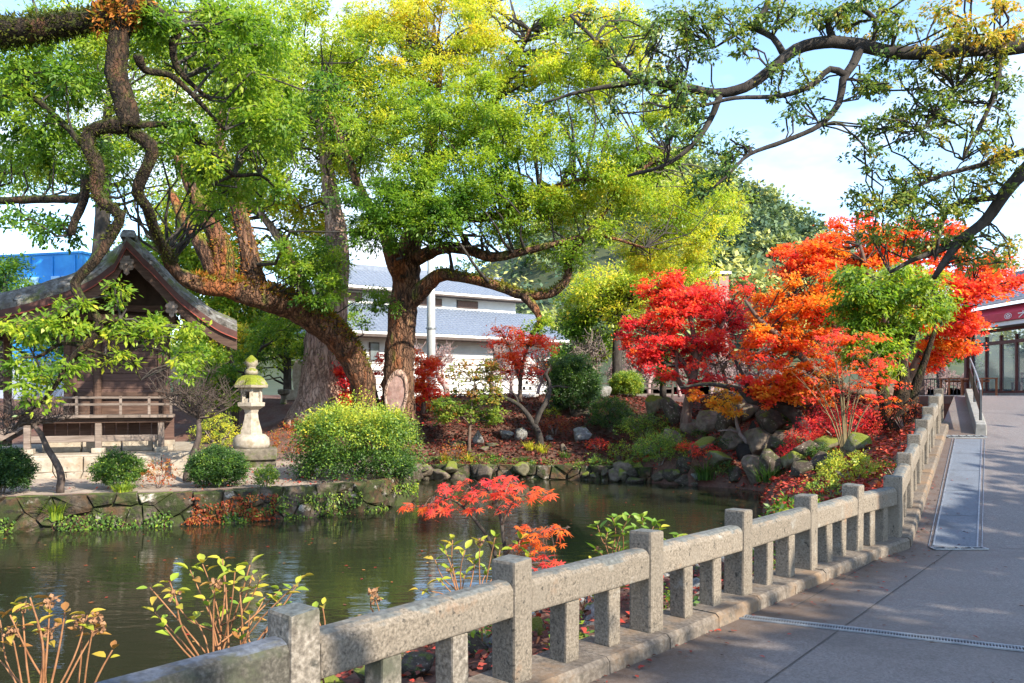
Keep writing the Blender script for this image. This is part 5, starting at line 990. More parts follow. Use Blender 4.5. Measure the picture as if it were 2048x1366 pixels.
# small maples
def small_maple(label, bx, by, spec, seed, stems, mat_=None, t_name='small_maple', Y0=18, size=.075, bark=None, Y1=45):
    B = hit(bx, by, Y0, Y1); Y = B.y; sp = [(x, y, rx, ry, Y+a, Y+b_, n, rc, t, nl) for x, y, rx, ry, a, b_, n, rc, t, nl in spec]
    lim = [('trunk' if i == 0 else 'branch', [(x, y, Y+dy, r) for x, y, dy, r in s]) for i, s in enumerate(stems)]
    return maple(label, B, lim, sp, seed, size, t_name, mat_, bark)
small_maple('small vermilion maple standing free on the far bank', 1040, 806, [(1035, 690, 60, 36, -.6, .6, 26, 22, .46, 130), (1080, 690, 36, 26, -.5, .5, 10, 20, .46, 110), (1010, 670, 36, 14, -.4, .4, 6, 18, .44, 90), (1040, 740, 46, 20, -.5, .5, 13, 20, .40, 120), (1080, 752, 20, 14, -.4, .2, 3, 18, .15, 90)], 25, [[(1040, 812, 0, 5), (1041, 760, 0, 4), (1050, 710, 0, 3), (1070, 660, 0, 1.5)], [(1041, 770, 0, 3), (1025, 710, 0, 2), (1000, 660, 0, 1)]])
small_maple('low scarlet-orange maple hugging the right side of the camphor trunk', 846, 830, [(850, 740, 28, 46, -.6, .6, 24, 22, .50, 150), (846, 790, 32, 30, -.6, .4, 18, 20, .58, 140), (862, 770, 26, 30, -.5, .5, 8, 18, .4, 120)], 26, [[(846, 836, 0, 5), (848, 780, 0, 4), (842, 730, 0, 2)]])
small_maple('crimson maple seen between the two camphor trunks', 690, 846, [(690, 752, 34, 22, -.5, .5, 16, 20, .26, 150), (692, 795, 36, 26, -.5, .4, 18, 20, .28, 150), (760, 760, 14, 50, .5, 1.0, 6, 16, .3, 110), (670, 752, 24, 8, -.5, .2, 4, 16, .2, 90)], 27, [[(700, 836, 0, 4), (704, 790, 0, 3), (690, 745, 0, 1.5)]])
small_maple('young maple turning green to russet above the pond edge', 938, 905, [(950, 750, 46, 30, -.5, .5, 16, 22, .42, 130), (910, 820, 44, 24, -.6, .4, 16, 22, .74, 150), (965, 830, 34, 22, -.5, .4, 9, 20, .80, 120), (950, 790, 50, 24, -.4, .4, 10, 20, .55, 110)], 28, [[(938, 910, 0, 3.5), (940, 850, 0, 3), (946, 790, 0, 2), (955, 730, 0, 1)], [(940, 850, 0, 2), (905, 810, 0, 1)]], M['maple_g'])
small_maple('pale crooked sapling with yellow leaves before the dark cave', 1505, 905, [(1440, 800, 36, 18, -.4, .4, 12, 18, .90, 90), (1470, 822, 26, 14, -.3, .3, 6, 16, .86, 80), (1400, 795, 20, 12, -.3, .3, 4, 16, .72, 70)], 29, [[(1505, 910, 0, 5), (1494, 885, 0, 4.5), (1480, 868, 0, 4), (1472, 840, 0, 3.2), (1468, 815, 0, 2.5), (1455, 800, 0, 1.5)], [(1478, 866, 0, 2.5), (1462, 860, 0, 2), (1435, 862, 0, 1)], [(1470, 832, 0, 2), (1445, 812, 0, 1)]], M['maple'], 'yellow_sapling', 16, bark=M['bark_grey'])

# ---- green tree beside the ramp
B = hit(1795, 862, 14, 24); Y = 19.5; Bz = Vector((at(1795, 850, Y).x, Y, gz(at(1795, 850, Y).x, Y)-.1))
sp = [(1700, 570, 30, 30, Y-1, Y+.4, 8, 26, .44, 130), (1830, 560, 50, 26, Y-1, Y+.4, 10, 26, .5, 130), (1740, 670, 50, 40, Y-1, Y+.2, 12, 26, .46, 130), (1780, 580, 80, 36, Y-1, Y+.8, 22, 28, .42, 150), (1720, 620, 50, 50, Y-1, Y+.6, 18, 28, .42, 150), (1790, 660, 70, 50, Y-1, Y+.6, 20, 26, .46, 130), (1850, 600, 50, 40, Y-.8, Y+.6, 12, 26, .54, 130), (1760, 710, 60, 30, Y-1, Y+.4, 16, 26, .48, 130), (1870, 620, 30, 30, Y-.6, Y+.4, 6, 22, .62, 90), (1780, 745, 24, 16, Y-1, Y-.4, 5, 20, .6, 80)]
tree('evergreen_tree', 'green drooping-leaved tree with a dark clustered trunk beside the ramp', Bz, [('trunk', [(1796, 870, Y, 24), (1800, 810, Y, 17), (1806, 760, Y, 13), (1800, 700, Y, 9), (1780, 620, Y, 6), (1770, 570, Y, 4)]), ('trunk', [(1780, 868, Y+.1, 15), (1770, 800, Y+.1, 12), (1752, 745, Y+.1, 9), (1740, 690, Y, 5)]), ('trunk', [(1815, 865, Y, 14), (1826, 790, Y, 11), (1845, 735, Y, 7), (1870, 660, Y, 4)]), ('branch', [(1806, 740, Y, 7), (1830, 660, Y, 5), (1850, 600, Y-.2, 3)]), ('branch', [(1800, 700, Y, 5), (1840, 640, Y-.1, 4), (1800, 610, Y-.1, 3), (1760, 620, Y-.1, 2)])], masses(sp, 33), M['leaf'], M['bark_moss'], .125, step=.18, r0=.02, maxlen=3, crown_kw=dict(droop=.7, up=.5, shell=.2))

# ---- trees behind
def back_tree(label, bx, Y, spec, seed, trunk, name='evergreen_tree', size=.2, mat_=None, bark=None, **kw):
    p = at(bx, 790, Y); B = Vector((p.x, Y, gz(p.x, Y)-.2)); sp = [(x, y, rx, ry, Y+a, Y+b_, n, rc, t, nl) for x, y, rx, ry, a, b_, n, rc, t, nl in spec]
    return tree(name, label, B, [('trunk', [(x, y, Y, r) for x, y, r in trunk])], masses(sp, seed), mat_ or M['leaf'], bark or M['bark_dark'], size, step=.5, r0=.05, maxlen=6, frac=.6, crown_kw=kw)
back_tree('sunlit yellow-green tree above the red maple', 1235, 44, [(1230, 590, 80, 44, -2, 3, 30, 36, .70, 330), (1300, 560, 80, 40, -2, 3, 20, 36, .74, 300), (1170, 610, 60, 26, -2, 2, 12, 32, .66, 260), (1380, 570, 40, 30, -1, 2, 8, 30, .80, 240)], 41, [(1235, 790, 12), (1235, 690, 10), (1240, 600, 6)])
back_tree('dark green tree at the right end of the white hall', 1150, 46, [(1160, 670, 40, 40, -2, 2, 20, 32, .22, 330), (1140, 720, 30, 20, -2, 1, 8, 26, .32, 260), (1190, 690, 24, 24, -2, 1, 8, 26, .5, 240)], 42, [(1155, 790, 9), (1155, 700, 7), (1160, 660, 4)])
back_tree('dense green tree rising directly behind the shrine roof', 300, 34, [(330, 540, 90, 70, -2, 3, 26, 42, .52, 380), (420, 600, 80, 60, -3, 2, 26, 40, .50, 380), (450, 520, 70, 50, -1, 3, 14, 38, .62, 320), (500, 640, 60, 50, -3, 1, 18, 36, .54, 330)], 43, [(380, 800, 16), (380, 690, 13), (370, 560, 8)])
back_tree('autumn tree with rust and yellow leaves left of the lantern', 440, 30, [(440, 670, 40, 24, -1, 1, 8, 26, .92, 140), (400, 690, 50, 30, -1, 1, 10, 28, .5, 200), (480, 660, 24, 16, -1, 1, 3, 22, .86, 100), (400, 720, 40, 24, -2, 0, 8, 26, .46, 190)], 44, [(470, 830, 8), (465, 740, 6), (450, 670, 3)], size=.16)
back_tree('low green tree behind the stone lantern', 470, 28, [(450, 780, 70, 30, -1, 1.5, 18, 28, .52, 330), (540, 690, 40, 30, -1, 1, 8, 24, .36, 200), (560, 640, 40, 20, -1, 1, 6, 24, .42, 180), (420, 760, 40, 30, -1, 1, 8, 28, .3, 280)], 45, [(470, 850, 7), (480, 770, 5), (520, 700, 3)], size=.13)
back_tree('leafy sprout growing at the foot of the pale trunk', 630, 29, [(632, 715, 26, 26, -.6, .4, 10, 20, .34, 220), (600, 640, 40, 18, -.5, .5, 5, 20, .40, 150)], 46, [(622, 840, 5), (624, 770, 4), (630, 710, 2)], size=.10)
back_tree('tall green tree far behind the left crown', 180, 40, [(120, 200, 160, 150, -2, 6, 30, 56, .50, 460), (330, 150, 160, 120, -2, 6, 26, 56, .54, 460), (80, 330, 120, 60, -2, 4, 10, 48, .42, 330), (420, 350, 120, 80, -2, 5, 14, 50, .55, 380), (250, 340, 90, 60, -2, 4, 8, 46, .48, 330)], 47, [(200, 800, 20), (200, 560, 17), (210, 330, 12), (220, 160, 6)], size=.22)
back_tree('leafy hedge tree between the lantern and the pale trunk', 575, 40, [(570, 690, 70, 50, -1, 2, 26, 34, .52, 230), (640, 640, 60, 40, -1, 2, 12, 32, .40, 200), (500, 730, 60, 36, -1, 2, 12, 32, .50, 210)], 51, [(575, 790, 9), (575, 700, 7), (580, 640, 4)])
back_tree('dark thicket tree behind the shrine body', 200, 36, [(200, 700, 150, 60, -1, 2, 26, 40, .22, 230), (60, 640, 90, 60, -1, 2, 10, 40, .26, 220)], 52, [(200, 800, 9), (200, 720, 7), (210, 680, 4)])
back_tree('ivy-clad dark column of leaves left of the red maple trunk', 1325, 30, [(1326, 740, 10, 44, -.3, .3, 16, 14, .16, 210)], 48, [(1326, 800, 7), (1326, 740, 6), (1327, 690, 4)], 'ivy_tree', .09)
back_tree('blue-green shrubbery left of the blue building', -20, 38, [(10, 570, 50, 40, -1, 2, 12, 36, .22, 300), (30, 540, 20, 20, -1, 1, 3, 24, .2, 140)], 49, [(0, 780, 8), (5, 680, 7), (10, 570, 4)])
back_tree('green hedge tree behind the black railing', 1885, 44, [(1880, 705, 70, 14, -1, 2, 16, 26, .30, 260), (1800, 690, 60, 20, -1, 2, 10, 26, .36, 240)], 50, [(1880, 790, 8), (1880, 720, 6)])

# ---- hillside forest
g2 = np.random.default_rng(77); cl = []
for i in range(1500):
    x, y = g2.uniform(-150, 190), g2.uniform(150, 330); z = float(hill_z(x, y)); sx = 1024+FPX*x/y; sy = HORIZON-FPX*(z-EYE)/y
    main = 1280 < sx < 1680
    if 100 < sx < 2100 and sy < 720 and (main or g2.random() < .55):
        r = g2.uniform(3.4, 6.4); cl.append((x, y, z+r*.5, r, r, r*.95, np.clip(g2.normal(.42, .30), .02, .98), 150 if main else 55))
me = leaf_mesh('x', *clump_leaves(cl, 1.7, droop=.2, up=.8, shell=.6, tj=.06, ht=.12, spray=9), M['forest'], .65); me.name = 'hillside_forest'
tag(link('hillside_forest', me), 'dense mixed woodland covering the far hill', 'woodland', kind='stuff')
print('LEAVES', LEAF_TOTAL)
# ================================================================ SHRUBS, BARE TREES, ROCKS, LITTER
def shrub(label, bx, by, w, h, t=.4, mat_=None, leaf=.055, dens=1., seed=0, name='round_shrub', cat='shrub', Y0=14, Y1=40, top=.0, squash=1., stems=True, pos=None, loose=.0, asp=.5, tj=.12):
    B = pos or hit(bx, by, Y0, Y1); Y = B.y; W, H = px(w, Y)/2, px(h, Y)/2; tt = thing(name, label, cat, B); g = np.random.default_rng(seed+100); n = int(max(14, 30*dens*min(2.6, W/.5))); c = []
    for i in range(n):
        z = 1-1.75*(i+.5)/n; a = i*2.39996; r = math.sqrt(max(0, 1-z*z)); k = .80+.16*g.random()+loose*g.normal()
        boxy = squash
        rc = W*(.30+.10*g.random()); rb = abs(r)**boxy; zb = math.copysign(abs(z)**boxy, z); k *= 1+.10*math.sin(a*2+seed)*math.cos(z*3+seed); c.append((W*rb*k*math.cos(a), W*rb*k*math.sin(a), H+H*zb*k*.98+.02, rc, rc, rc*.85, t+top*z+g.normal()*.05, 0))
    area = sum(q[3]**2 for q in c)*4; per = dens*1.5*area/(leaf*leaf*.35)/len(c); c = [q[:7]+(min(per, 520),) for q in c]
    crown('foliage', c, leaf, mat_ or M['shrub'], tt, asp, droop=.1, up=.5, shell=.35, tj=tj)
    if stems:
        mb = MB()
        for k in range(7):
            a = g.random()*6.28; mb.tube([(.06*W*math.cos(a), .06*W*math.sin(a), -.06), (.25*W*math.cos(a), .25*W*math.sin(a), H*.6), (.6*W*math.cos(a), .6*W*math.sin(a), H*1.2)], [.03*min(1, W), .02*min(1, W), .008], 5, None, cap=False)
        mb.build('stems', M['bark_grey'], tt, smooth=True)
    return tt
shrub('wide clipped hedge bush with sunlit yellow painted on top on the terrace tip', 714, 954, 214, 124, .46, None, .058, 1.3, 1, 'clipped_bush', top=.34, Y0=15, Y1=22, squash=.5, loose=.05)  # tint turns yellow upward: sunlight on the top leaves put into their colour
shrub('dark green clipped ball shrub at the left picture edge', 0, 990, 106, 86, .22, None, .042, 2.0, 2, Y0=15, Y1=22)
shrub('green ball shrub with reddish tips in front of the platform', 236, 978, 84, 68, .42, None, .042, 1.7, 3, Y0=15, Y1=22)
shrub('dense green ball shrub nearest the lantern', 435, 974, 96, 72, .30, None, .042, 2.0, 4, Y0=15, Y1=22)
shrub('thin russet shrub between the two ball shrubs', 318, 976, 66, 52, .2, M['maple_g'], .05, .45, 5, 'thin_shrub', Y0=15, Y1=22, loose=.08)
shrub('tiny olive ball shrub in front of the lantern base', 532, 976, 44, 40, .56, None, .04, 1.6, 6, Y0=15, Y1=22)
shrub('small topiary sprig against the lantern base', 537, 924, 30, 30, .5, None, .04, 1.6, 7, Y0=15, Y1=24)
shrub('yellow-leaved shrub left of the lantern', 436, 905, 84, 74, .86, None, .05, .55, 8, 'yellow_shrub', Y0=18, Y1=30, loose=.06)
shrub('reddish straggly shrub right of the lantern', 580, 920, 80, 70, .15, M['maple_g'], .055, .45, 9, 'thin_shrub', Y0=18, Y1=28, loose=.10)
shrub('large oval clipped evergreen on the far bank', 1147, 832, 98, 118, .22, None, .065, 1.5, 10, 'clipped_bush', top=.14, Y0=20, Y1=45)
shrub('bright green ball shrub in front of the timber fence', 1252, 794, 60, 46, .60, None, .06, 1.8, 11, Y0=20, Y1=45)
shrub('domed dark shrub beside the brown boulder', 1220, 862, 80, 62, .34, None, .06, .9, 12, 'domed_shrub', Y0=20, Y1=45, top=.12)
shrub('fine-leaved spreading shrub left of the square boulder', 1290, 880, 96, 44, .56, None, .055, .55, 13, 'spreading_shrub', Y0=20, Y1=40, loose=.1)
shrub('pale green drooping shrub hanging over the shore rocks', 1320, 932, 100, 54, .58, None, .05, .6, 14, 'spreading_shrub', Y0=18, Y1=40, loose=.1)
shrub('weeping lime shrub on the shore left of the rocks', 1238, 925, 44, 40, .72, None, .05, .7, 15, 'weeping_shrub', Y0=18, Y1=40)
shrub('low crimson shrub spilling over the rockery', 1412, 915, 56, 20, .30, M['maple'], .06, .6, 16, 'red_shrub', Y0=16, Y1=40)
shrub('small red shrub on the leaf-covered bank', 1195, 900, 44, 18, .35, M['maple'], .06, .5, 17, 'red_shrub', Y0=16, Y1=40)
shrub('dark leafless mound under the forked bare tree', 1110, 868, 66, 30, .05, M['maple_g'], .05, .4, 18, 'dry_shrub', Y0=20, Y1=40)
shrub('yellowish tuft shrub on the slope right of the forked tree', 1105, 838, 34, 22, .86, None, .055, .5, 19, 'tuft_shrub', Y0=20, Y1=45)
shrub('thin twiggy evergreen left of the yellow sapling', 1455, 900, 40, 24, .3, None, .05, .5, 20, 'spreading_shrub', Y0=16, Y1=40)
shrub('red-leaved thicket under the slender young maple', 1700, 850, 150, 70, .18, M['maple'], .07, .42, 21, 'red_thicket', pos=Vector((7.9, 19.9, gz(7.9, 19.9)-.05)), loose=.08)
shrub('low scarlet cover left of the slender young maple', 1640, 870, 110, 46, .22, M['maple'], .07, .45, 22, 'red_thicket', pos=Vector((7.2, 20.2, gz(7.2, 20.2)-.05)), loose=.08)
shrub('brown twiggy thicket around the evergreen trunk', 1815, 850, 90, 80, .05, M['maple_g'], .05, .25, 23, 'dry_shrub', pos=Vector((8.9, 18.6, gz(8.9, 18.6)-.05)), loose=.1)
shrub('yellow-green bush just behind the fence bend', 1700, 990, 120, 66, .82, None, .05, .75, 24, 'yellow_shrub', pos=Vector((5.45, 13.2, gz(5.45, 13.2)-.12)), loose=.08, asp=.36)
shrub('olive shrub between the green and yellow bushes', 1650, 1000, 90, 56, .66, None, .05, .6, 25, 'thin_shrub', pos=Vector((4.75, 12.4, gz(4.75, 12.4)-.1)), loose=.08, asp=.36)
shrub('bright broad-leaved green plant at the water by the fence', 1590, 1015, 120, 62, .55, None, .12, .9, 26, 'leafy_plant', pos=Vector((3.95, 11.3, gz(3.95, 11.3)-.1)), asp=.40)
shrub('brown leafless brush at the top end of the stone fence', 1870, 800, 60, 44, .05, M['maple_g'], .05, .35, 29, 'dry_shrub', pos=Vector((8.55, 17.3, gz(8.5, 17.3)-.05)), loose=.1)
shrub('low olive brush beside the ramp crest', 1880, 795, 50, 40, .4, None, .06, .6, 30, 'weeds', pos=Vector((9.35, 18.7, gz(9.3, 18.7)-.05)), loose=.1)
for k, (x, y) in enumerate(((-.75, 4.1), (.35, 5.35), (1.2, 6.15), (-.2, 5.6), (2.3, 7.5))): shrub(['small green weed behind the nearest fence bay', 'green weed tuft at the second fence bay', 'low weed at the third fence bay', 'leafy weed near the hydrangea shoots', 'little weed at the fourth fence bay'][k], 0, 0, 90, 70, .5, None, .05, .35, 40+k, 'weed', pos=Vector((x, y, gz(x, y)-.02)), loose=.1, stems=False)
shrub('grey-green weeds along the ramp fence', 1800, 905, 60, 50, .5, None, .05, .4, 27, 'weeds', pos=Vector((5.6, 12.0, gz(5.6, 12.0)-.05)), loose=.1)
shrub('straw-coloured dry reeds on the bank', 910, 925, 60, 36, .2, M['maple_g'], .06, .25, 28, 'dry_shrub', Y0=20, Y1=40, loose=.1)

def bare(label, bx, by, h_px, seed, mat_, r=5, Y0=14, Y1=50, spread=.75, levels=4, kids=3, lean=(0, 0), up=.35, name='bare_tree', first=.42, pos=None, group=None):
    B = pos or hit(bx, by, Y0, Y1); Y = B.y; tt = thing(name, label, 'tree', B, group=group)
    L_ = bare_branches((0, 0, -.05), px(h_px, Y), spread, levels, kids, seed, px(r, Y), lean, up, max(.004, px(.55, Y)), first)
    MB().tube(L_[0][0], [q*1.2 for q in L_[0][1]], 9, .1, .12).build('trunk', mat_, tt, smooth=True); mb = MB(); polytubes(mb, L_[1:], 6); mb.build('branches', mat_, tt, smooth=True); return tt
M['bark_plum'] = pmat('plum_bark', [(.3, (.030, .022, .018)), (.5, (.075, .056, .047)), (.75, (.14, .11, .095))], 9, 7, .9, .7, .02, 22, stretch=(1, 1, .5))
def bent(label, pts, Y, seed, mat_, tw=60, name='bare_tree', h=.9, wide=.8):
    """A leafless pruned plum: a bent trunk crowned by a fan of thin upright twigs."""
    g = np.random.default_rng(seed); B = at(pts[0][0], pts[0][1], Y); tt = thing(name, label, 'tree', B); P, Rr = resample([at(a, b_, Y)-B for a, b_, r in pts], [px(r, Y) for a, b_, r in pts], .12)
    MB().tube(P, Rr, 10, None, .15).build('trunk', mat_, tt, smooth=True); mb = MB(); ln = []; top = P[-1]
    for k in range(9):
        a = 6.283*k/9+g.random()*.6; d = unit(np.array([math.cos(a)*1.3, math.sin(a)*1.0, .35+.5*g.random()])); L1 = wide*(.5+.5*g.random()); pts2 = [top]
        for j in range(4): d = unit(d + g.normal(size=3)*.3 + np.array([0, 0, .06])); pts2.append(pts2[-1]+d*L1/4)
        ln.append((pts2, [Rr[-1]*.75, Rr[-1]*.55, Rr[-1]*.42, Rr[-1]*.3, Rr[-1]*.2]))
        for q in range(tw//9+3):
            i = g.integers(1, 5); e = unit(np.array([g.normal()*.8, g.normal()*.7, .75])); L2 = h*(.25+.55*g.random()); p0 = pts2[i]; mid = p0+e*L2*.5+g.normal(size=3)*.05; end = mid+unit(e+g.normal(size=3)*.35)*L2*.5
            ln.append(([p0, mid, end], [.009, .007, .004]))
            for z in range(2): s_ = lerp(p0, end, .3+.6*g.random()); ln.append(([s_, s_+unit(e+g.normal(size=3)*.7)*L2*.35], [.006, .003]))
    polytubes(mb, ln, 6); mb.build('branches', mat_, tt, smooth=True); return tt
bent('bare plum with an S-bent trunk at the terrace edge, left', [(120, 985, 8), (122, 950, 7), (112, 925, 6.5), (94, 895, 6), (82, 868, 5), (66, 848, 4)], hit(120, 985, 14, 22).y, 51, M['bark_plum'], 150, h=.8, wide=1.05)
bent('bare plum between the ball shrubs and the lantern', [(374, 962, 9), (378, 935, 7.5), (388, 905, 6.5), (398, 870, 5.5), (396, 835, 4)], hit(374, 962, 14, 22).y, 52, M['bark_plum'], 190, h=1.0, wide=1.1)
B = hit(1082, 893, 20, 40); Y = B.y; t_ = thing('forked_tree', 'bare dark tree forking low on the leaf-covered bank', 'tree', B)
for nm, pts in (('trunk', [(1082, 896, 8), (1078, 870, 7), (1068, 848, 6.5)]), ('branch', [(1068, 850, 5.5), (1052, 825, 5), (1035, 808, 4.5), (1010, 795, 3.5), (995, 780, 2)]), ('branch', [(1070, 850, 5.5), (1080, 825, 5), (1094, 800, 5), (1100, 770, 4), (1092, 748, 3), (1100, 735, 1.5)]), ('branch', [(1096, 778, 3), (1115, 772, 2), (1135, 776, 1.5)]), ('branch', [(1037, 810, 3), (1030, 790, 2), (1005, 770, 1)])):
    mb = MB(); mb.tube([at(a, b_, Y)-B for a, b_, r in pts], [px(r, Y) for a, b_, r in pts], 9, .12, .15, cap=True); mb.build(nm, M['bark_dark'], t_, smooth=True)
for i, (lab, x, y, h, sd_, r, sp, lean) in enumerate([('bare pinkish plum in front of the hall wall', 985, 790, 150, 61, 5, .8, (.1, 0)), ('grey bare tree above the timber fence', 1195, 785, 165, 62, 5.5, .7, (.15, 0)), ('slim bare tree right of the green ball shrub', 1300, 790, 130, 63, 5, .8, (-.1, 0)), ('twiggy pink tree under the red maple', 1452, 800, 150, 64, 5, .85, (.1, 0)), ('bare plum close to the utility pole', 895, 790, 140, 65, 6, .85, (.05, 0)),
        ('low bare plum left of the oval evergreen', 1105, 790, 110, 66, 4, .9, (-.1, 0)), ('bare tree between the two maples', 1520, 800, 130, 67, 4.5, .8, (0, 0)), ('thin bare tree beside the white hall corner', 1255, 780, 140, 68, 4, .8, (0, 0))]):
    bare(lab, x, y, h, sd_, M['bark_grey'] if i % 2 else M['twig_pink'], r, 26, 45, sp, 4, 4, lean)
PL = []
for i, x in enumerate((1020, 1075, 1130, 1185, 1240, 1300, 1360, 1420, 1480, 1545, 1610, 1850, 1890, 1925)):
    Y = 46 + (i % 3)*3 if x < 1700 else 41+(i % 2)*2; p = at(x, 790, Y)
    if i < 3: PL.append(bare('pinkish bare plum in the orchard behind the garden', 0, 0, 118, 80+i, M['twig_pink'], 3.5, spread=.95, levels=4, kids=4, up=.45, name='plum_tree', pos=Vector((p.x, Y, 1.6)), group='plum orchard behind the garden', first=.35))
    else:
        src = PL[i % 3]; r = src.copy(); COL.objects.link(r); r.location = (p.x, Y, 1.6); r.rotation_euler = (0, 0, i*1.7); sc_ = (.85+.25*((i*7) % 5)/5)*(1 if x < 1700 else .6); r.scale = (sc_, sc_, sc_)
        for ch in src.children: c2 = ch.copy(); COL.objects.link(c2); c2.parent = r

# ---- rocks
ROCKS = []
for k in range(7):
    bm = bmesh.new(); bmesh.ops.create_icosphere(bm, subdivisions=3, radius=1); g = random.Random(k+40); planes = [(Vector((g.gauss(0, 1), g.gauss(0, 1), g.gauss(0, .8))).normalized(), g.uniform(.48, .80)) for _ in range(13)]
    for v in bm.verts:
        p = v.co.copy()
        for n_, d_ in planes:
            e = p.dot(n_)-d_
            if e > 0: p -= n_*e*.95
        p *= 1 + .10*mnoise.noise(p*1.8+Vector((k*5, 0, 0))) + .05*mnoise.noise(p*5+Vector((0, k*3, 0))); v.co = p
    me = bpy.data.meshes.new('rock'); bm.to_mesh(me); bm.free(); me.shade_smooth(); ROCKS.append(me)
RM = {'grey': pmat('grey_rock', [(.25, (.09, .087, .080)), (.5, (.18, .178, .172)), (.75, (.31, .31, .305))], 3, 8, .9, .7, .04, 9, world=False, spots=[(2.5, .55, .68, (.10, .095, .07)), (6, .6, .7, (.45, .44, .42))], moss=((.10, .115, .03), 1.0, 2), vary=.12),
      'brown': pmat('brown_rock', [(.25, (.024, .019, .015)), (.5, (.062, .048, .037)), (.75, (.13, .105, .082))], 3, 8, .9, .7, .04, 9, world=False, spots=[(2, .5, .64, (.055, .06, .028)), (6, .6, .7, (.36, .32, .26))], moss=((.09, .11, .022), .92, 2), vary=.18),
      'moss': pmat('moss_rock', [(.25, (.07, .06, .04)), (.5, (.13, .12, .075)), (.75, (.22, .20, .14))], 3, 8, .95, .7, .04, 9, world=False, moss=((.13, .155, .022), .62, 2), vary=.12),
      'tan': pmat('tan_rock', [(.25, (.055, .042, .030)), (.5, (.115, .09, .068)), (.75, (.215, .175, .135))], 3, 8, .9, .7, .04, 9, world=False, spots=[(2, .52, .66, (.12, .11, .06))], moss=((.11, .125, .03), .95, 2), vary=.1)}
for m_ in RM.values(): pass
def rock_obj(name, mesh_i, m_, loc, dims, rot, parent=None):
    me = ROCKS[mesh_i % 7]; o = bpy.data.objects.new(name, me); COL.objects.link(o)
    if not me.materials: me.materials.append(m_)
    o.material_slots[0].link = 'OBJECT'; o.material_slots[0].material = m_
    o.location = loc; o.scale = dims; o.rotation_euler = rot; o.parent = parent; return o
gr_ = random.Random(8)
def boulder(label, x, y, w, h, kind, i, Y0=16, Y1=45, parent=None, depth=None, pos=None, name='boulder', tilt=.12):
    B = pos or hit(x, y, Y0, Y1); W, H = px(w, B.y)/2*1.12, px(h, B.y)/2*1.25; loc = Vector((B.x, B.y+W*.5, B.z+H*.72))
    if parent: loc = loc - parent.location
    o = rock_obj(name if not parent else 'rock', i, RM[kind], loc, (W, depth or W*.85, H), (gr_.uniform(-tilt, tilt), gr_.uniform(-tilt, tilt), gr_.uniform(0, 6.28) if abs(W-H) < .0 else gr_.uniform(-.35, .35)), parent)
    if not parent: tag(o, label, 'rock')
    return o
for k, (lab, x, y, w, h, kd) in enumerate([
    ('pale grey boulder, left of a touching pair on the bank', 1013, 881, 32, 24, 'grey'), ('pale grey boulder, right of a touching pair on the bank', 1040, 886, 30, 29, 'grey'), ('upright grey stone behind the young green maple', 956, 892, 26, 30, 'grey'),
    ('broad blue-grey boulder right of the forked tree', 1165, 888, 48, 32, 'grey'), ('long brown boulder beside the domed shrub', 1160, 838, 54, 24, 'brown'), ('purplish-grey rounded boulder below the timber fence', 1206, 800, 42, 28, 'grey'), ('small grey stone between tree fork and big boulder', 1100, 884, 22, 12, 'grey'),
    ('moss-capped rock standing at the waterline', 1197, 964, 36, 32, 'moss'), ('low pale rock at the waterline left of the mossy one', 1163, 961, 40, 16, 'tan'), ('wide mossy rock at the far shore', 1256, 960, 62, 34, 'moss'), ('flat slab lying on the bank below the grey pair', 985, 896, 42, 9, 'brown'), ('flat brown slab under the young green maple', 914, 897, 50, 14, 'brown'),
    ('square mossy boulder below the red maple', 1309, 835, 42, 44, 'moss'), ('low rock beneath the square boulder', 1311, 853, 40, 18, 'brown'), ('grey rock half in the water below the grass tuft', 1402, 982, 42, 22, 'grey'), ('long tan rock on the waterline under the drooping shrub', 1328, 972, 50, 25, 'tan'), ('mossy rock left of the long tan one', 1277, 960, 36, 32, 'moss'),
    ('pinkish rock at the foot of the rockery', 1474, 974, 42, 34, 'brown'), ('dark rock under the yellow bush', 1606, 955, 54, 30, 'brown'), ('small pale stone below the upright grey stone', 968, 905, 24, 12, 'tan'), ('small stone on the slope near the shore rocks', 1128, 905, 18, 16, 'tan')]):
    boulder(lab, x, y, w, h, kd, k)
rk = thing('rockery', 'stacked boulder rockery with a dark cave by the pond', 'rockery', hit(1480, 920, 16, 40))
for k, (x, y, w, h, kd, yy) in enumerate([(1348, 850, 30, 48, 'brown', 0), (1421, 862, 46, 34, 'tan', 0), (1457, 868, 38, 44, 'brown', 0), (1500, 838, 46, 34, 'tan', .6), (1546, 872, 46, 56, 'brown', 0), (1408, 905, 54, 24, 'moss', 0), (1470, 905, 46, 42, 'tan', 0), (1532, 918, 64, 48, 'tan', 0), (1585, 896, 66, 28, 'brown', 0), (1512, 968, 32, 50, 'tan', 0), (1550, 950, 50, 40, 'brown', 0), (1440, 930, 44, 30, 'moss', 0), (1380, 870, 34, 28, 'tan', 0), (1620, 915, 50, 28, 'brown', 0), (1345, 890, 40, 26, 'tan', 0), (1375, 940, 40, 26, 'brown', 0), (1540, 835, 40, 26, 'brown', .5), (1580, 855, 44, 26, 'moss', .4), (1300, 905, 36, 20, 'brown', 0), (1600, 935, 44, 30, 'moss', 0), (1650, 940, 50, 30, 'brown', 0), (1660, 900, 44, 24, 'moss', 0), (1720, 905, 40, 30, 'moss', 0)]):
    boulder('', x, y+6, w*1.5, h*1.3, kd, k+3, parent=rk, tilt=.4)
RM['cave_shade'] = pmat('cave_shade_rock', [(.3, (.008, .007, .006)), (.7, (.022, .019, .016))], 4, 6, .8, .5, .03, world=False)  # near-black colour stands in for the shade inside the cave
boulder('', 1508, 905, 34, 60, 'cave_shade', 2, parent=rk); boulder('', 1490, 925, 40, 34, 'cave_shade', 4, parent=rk)
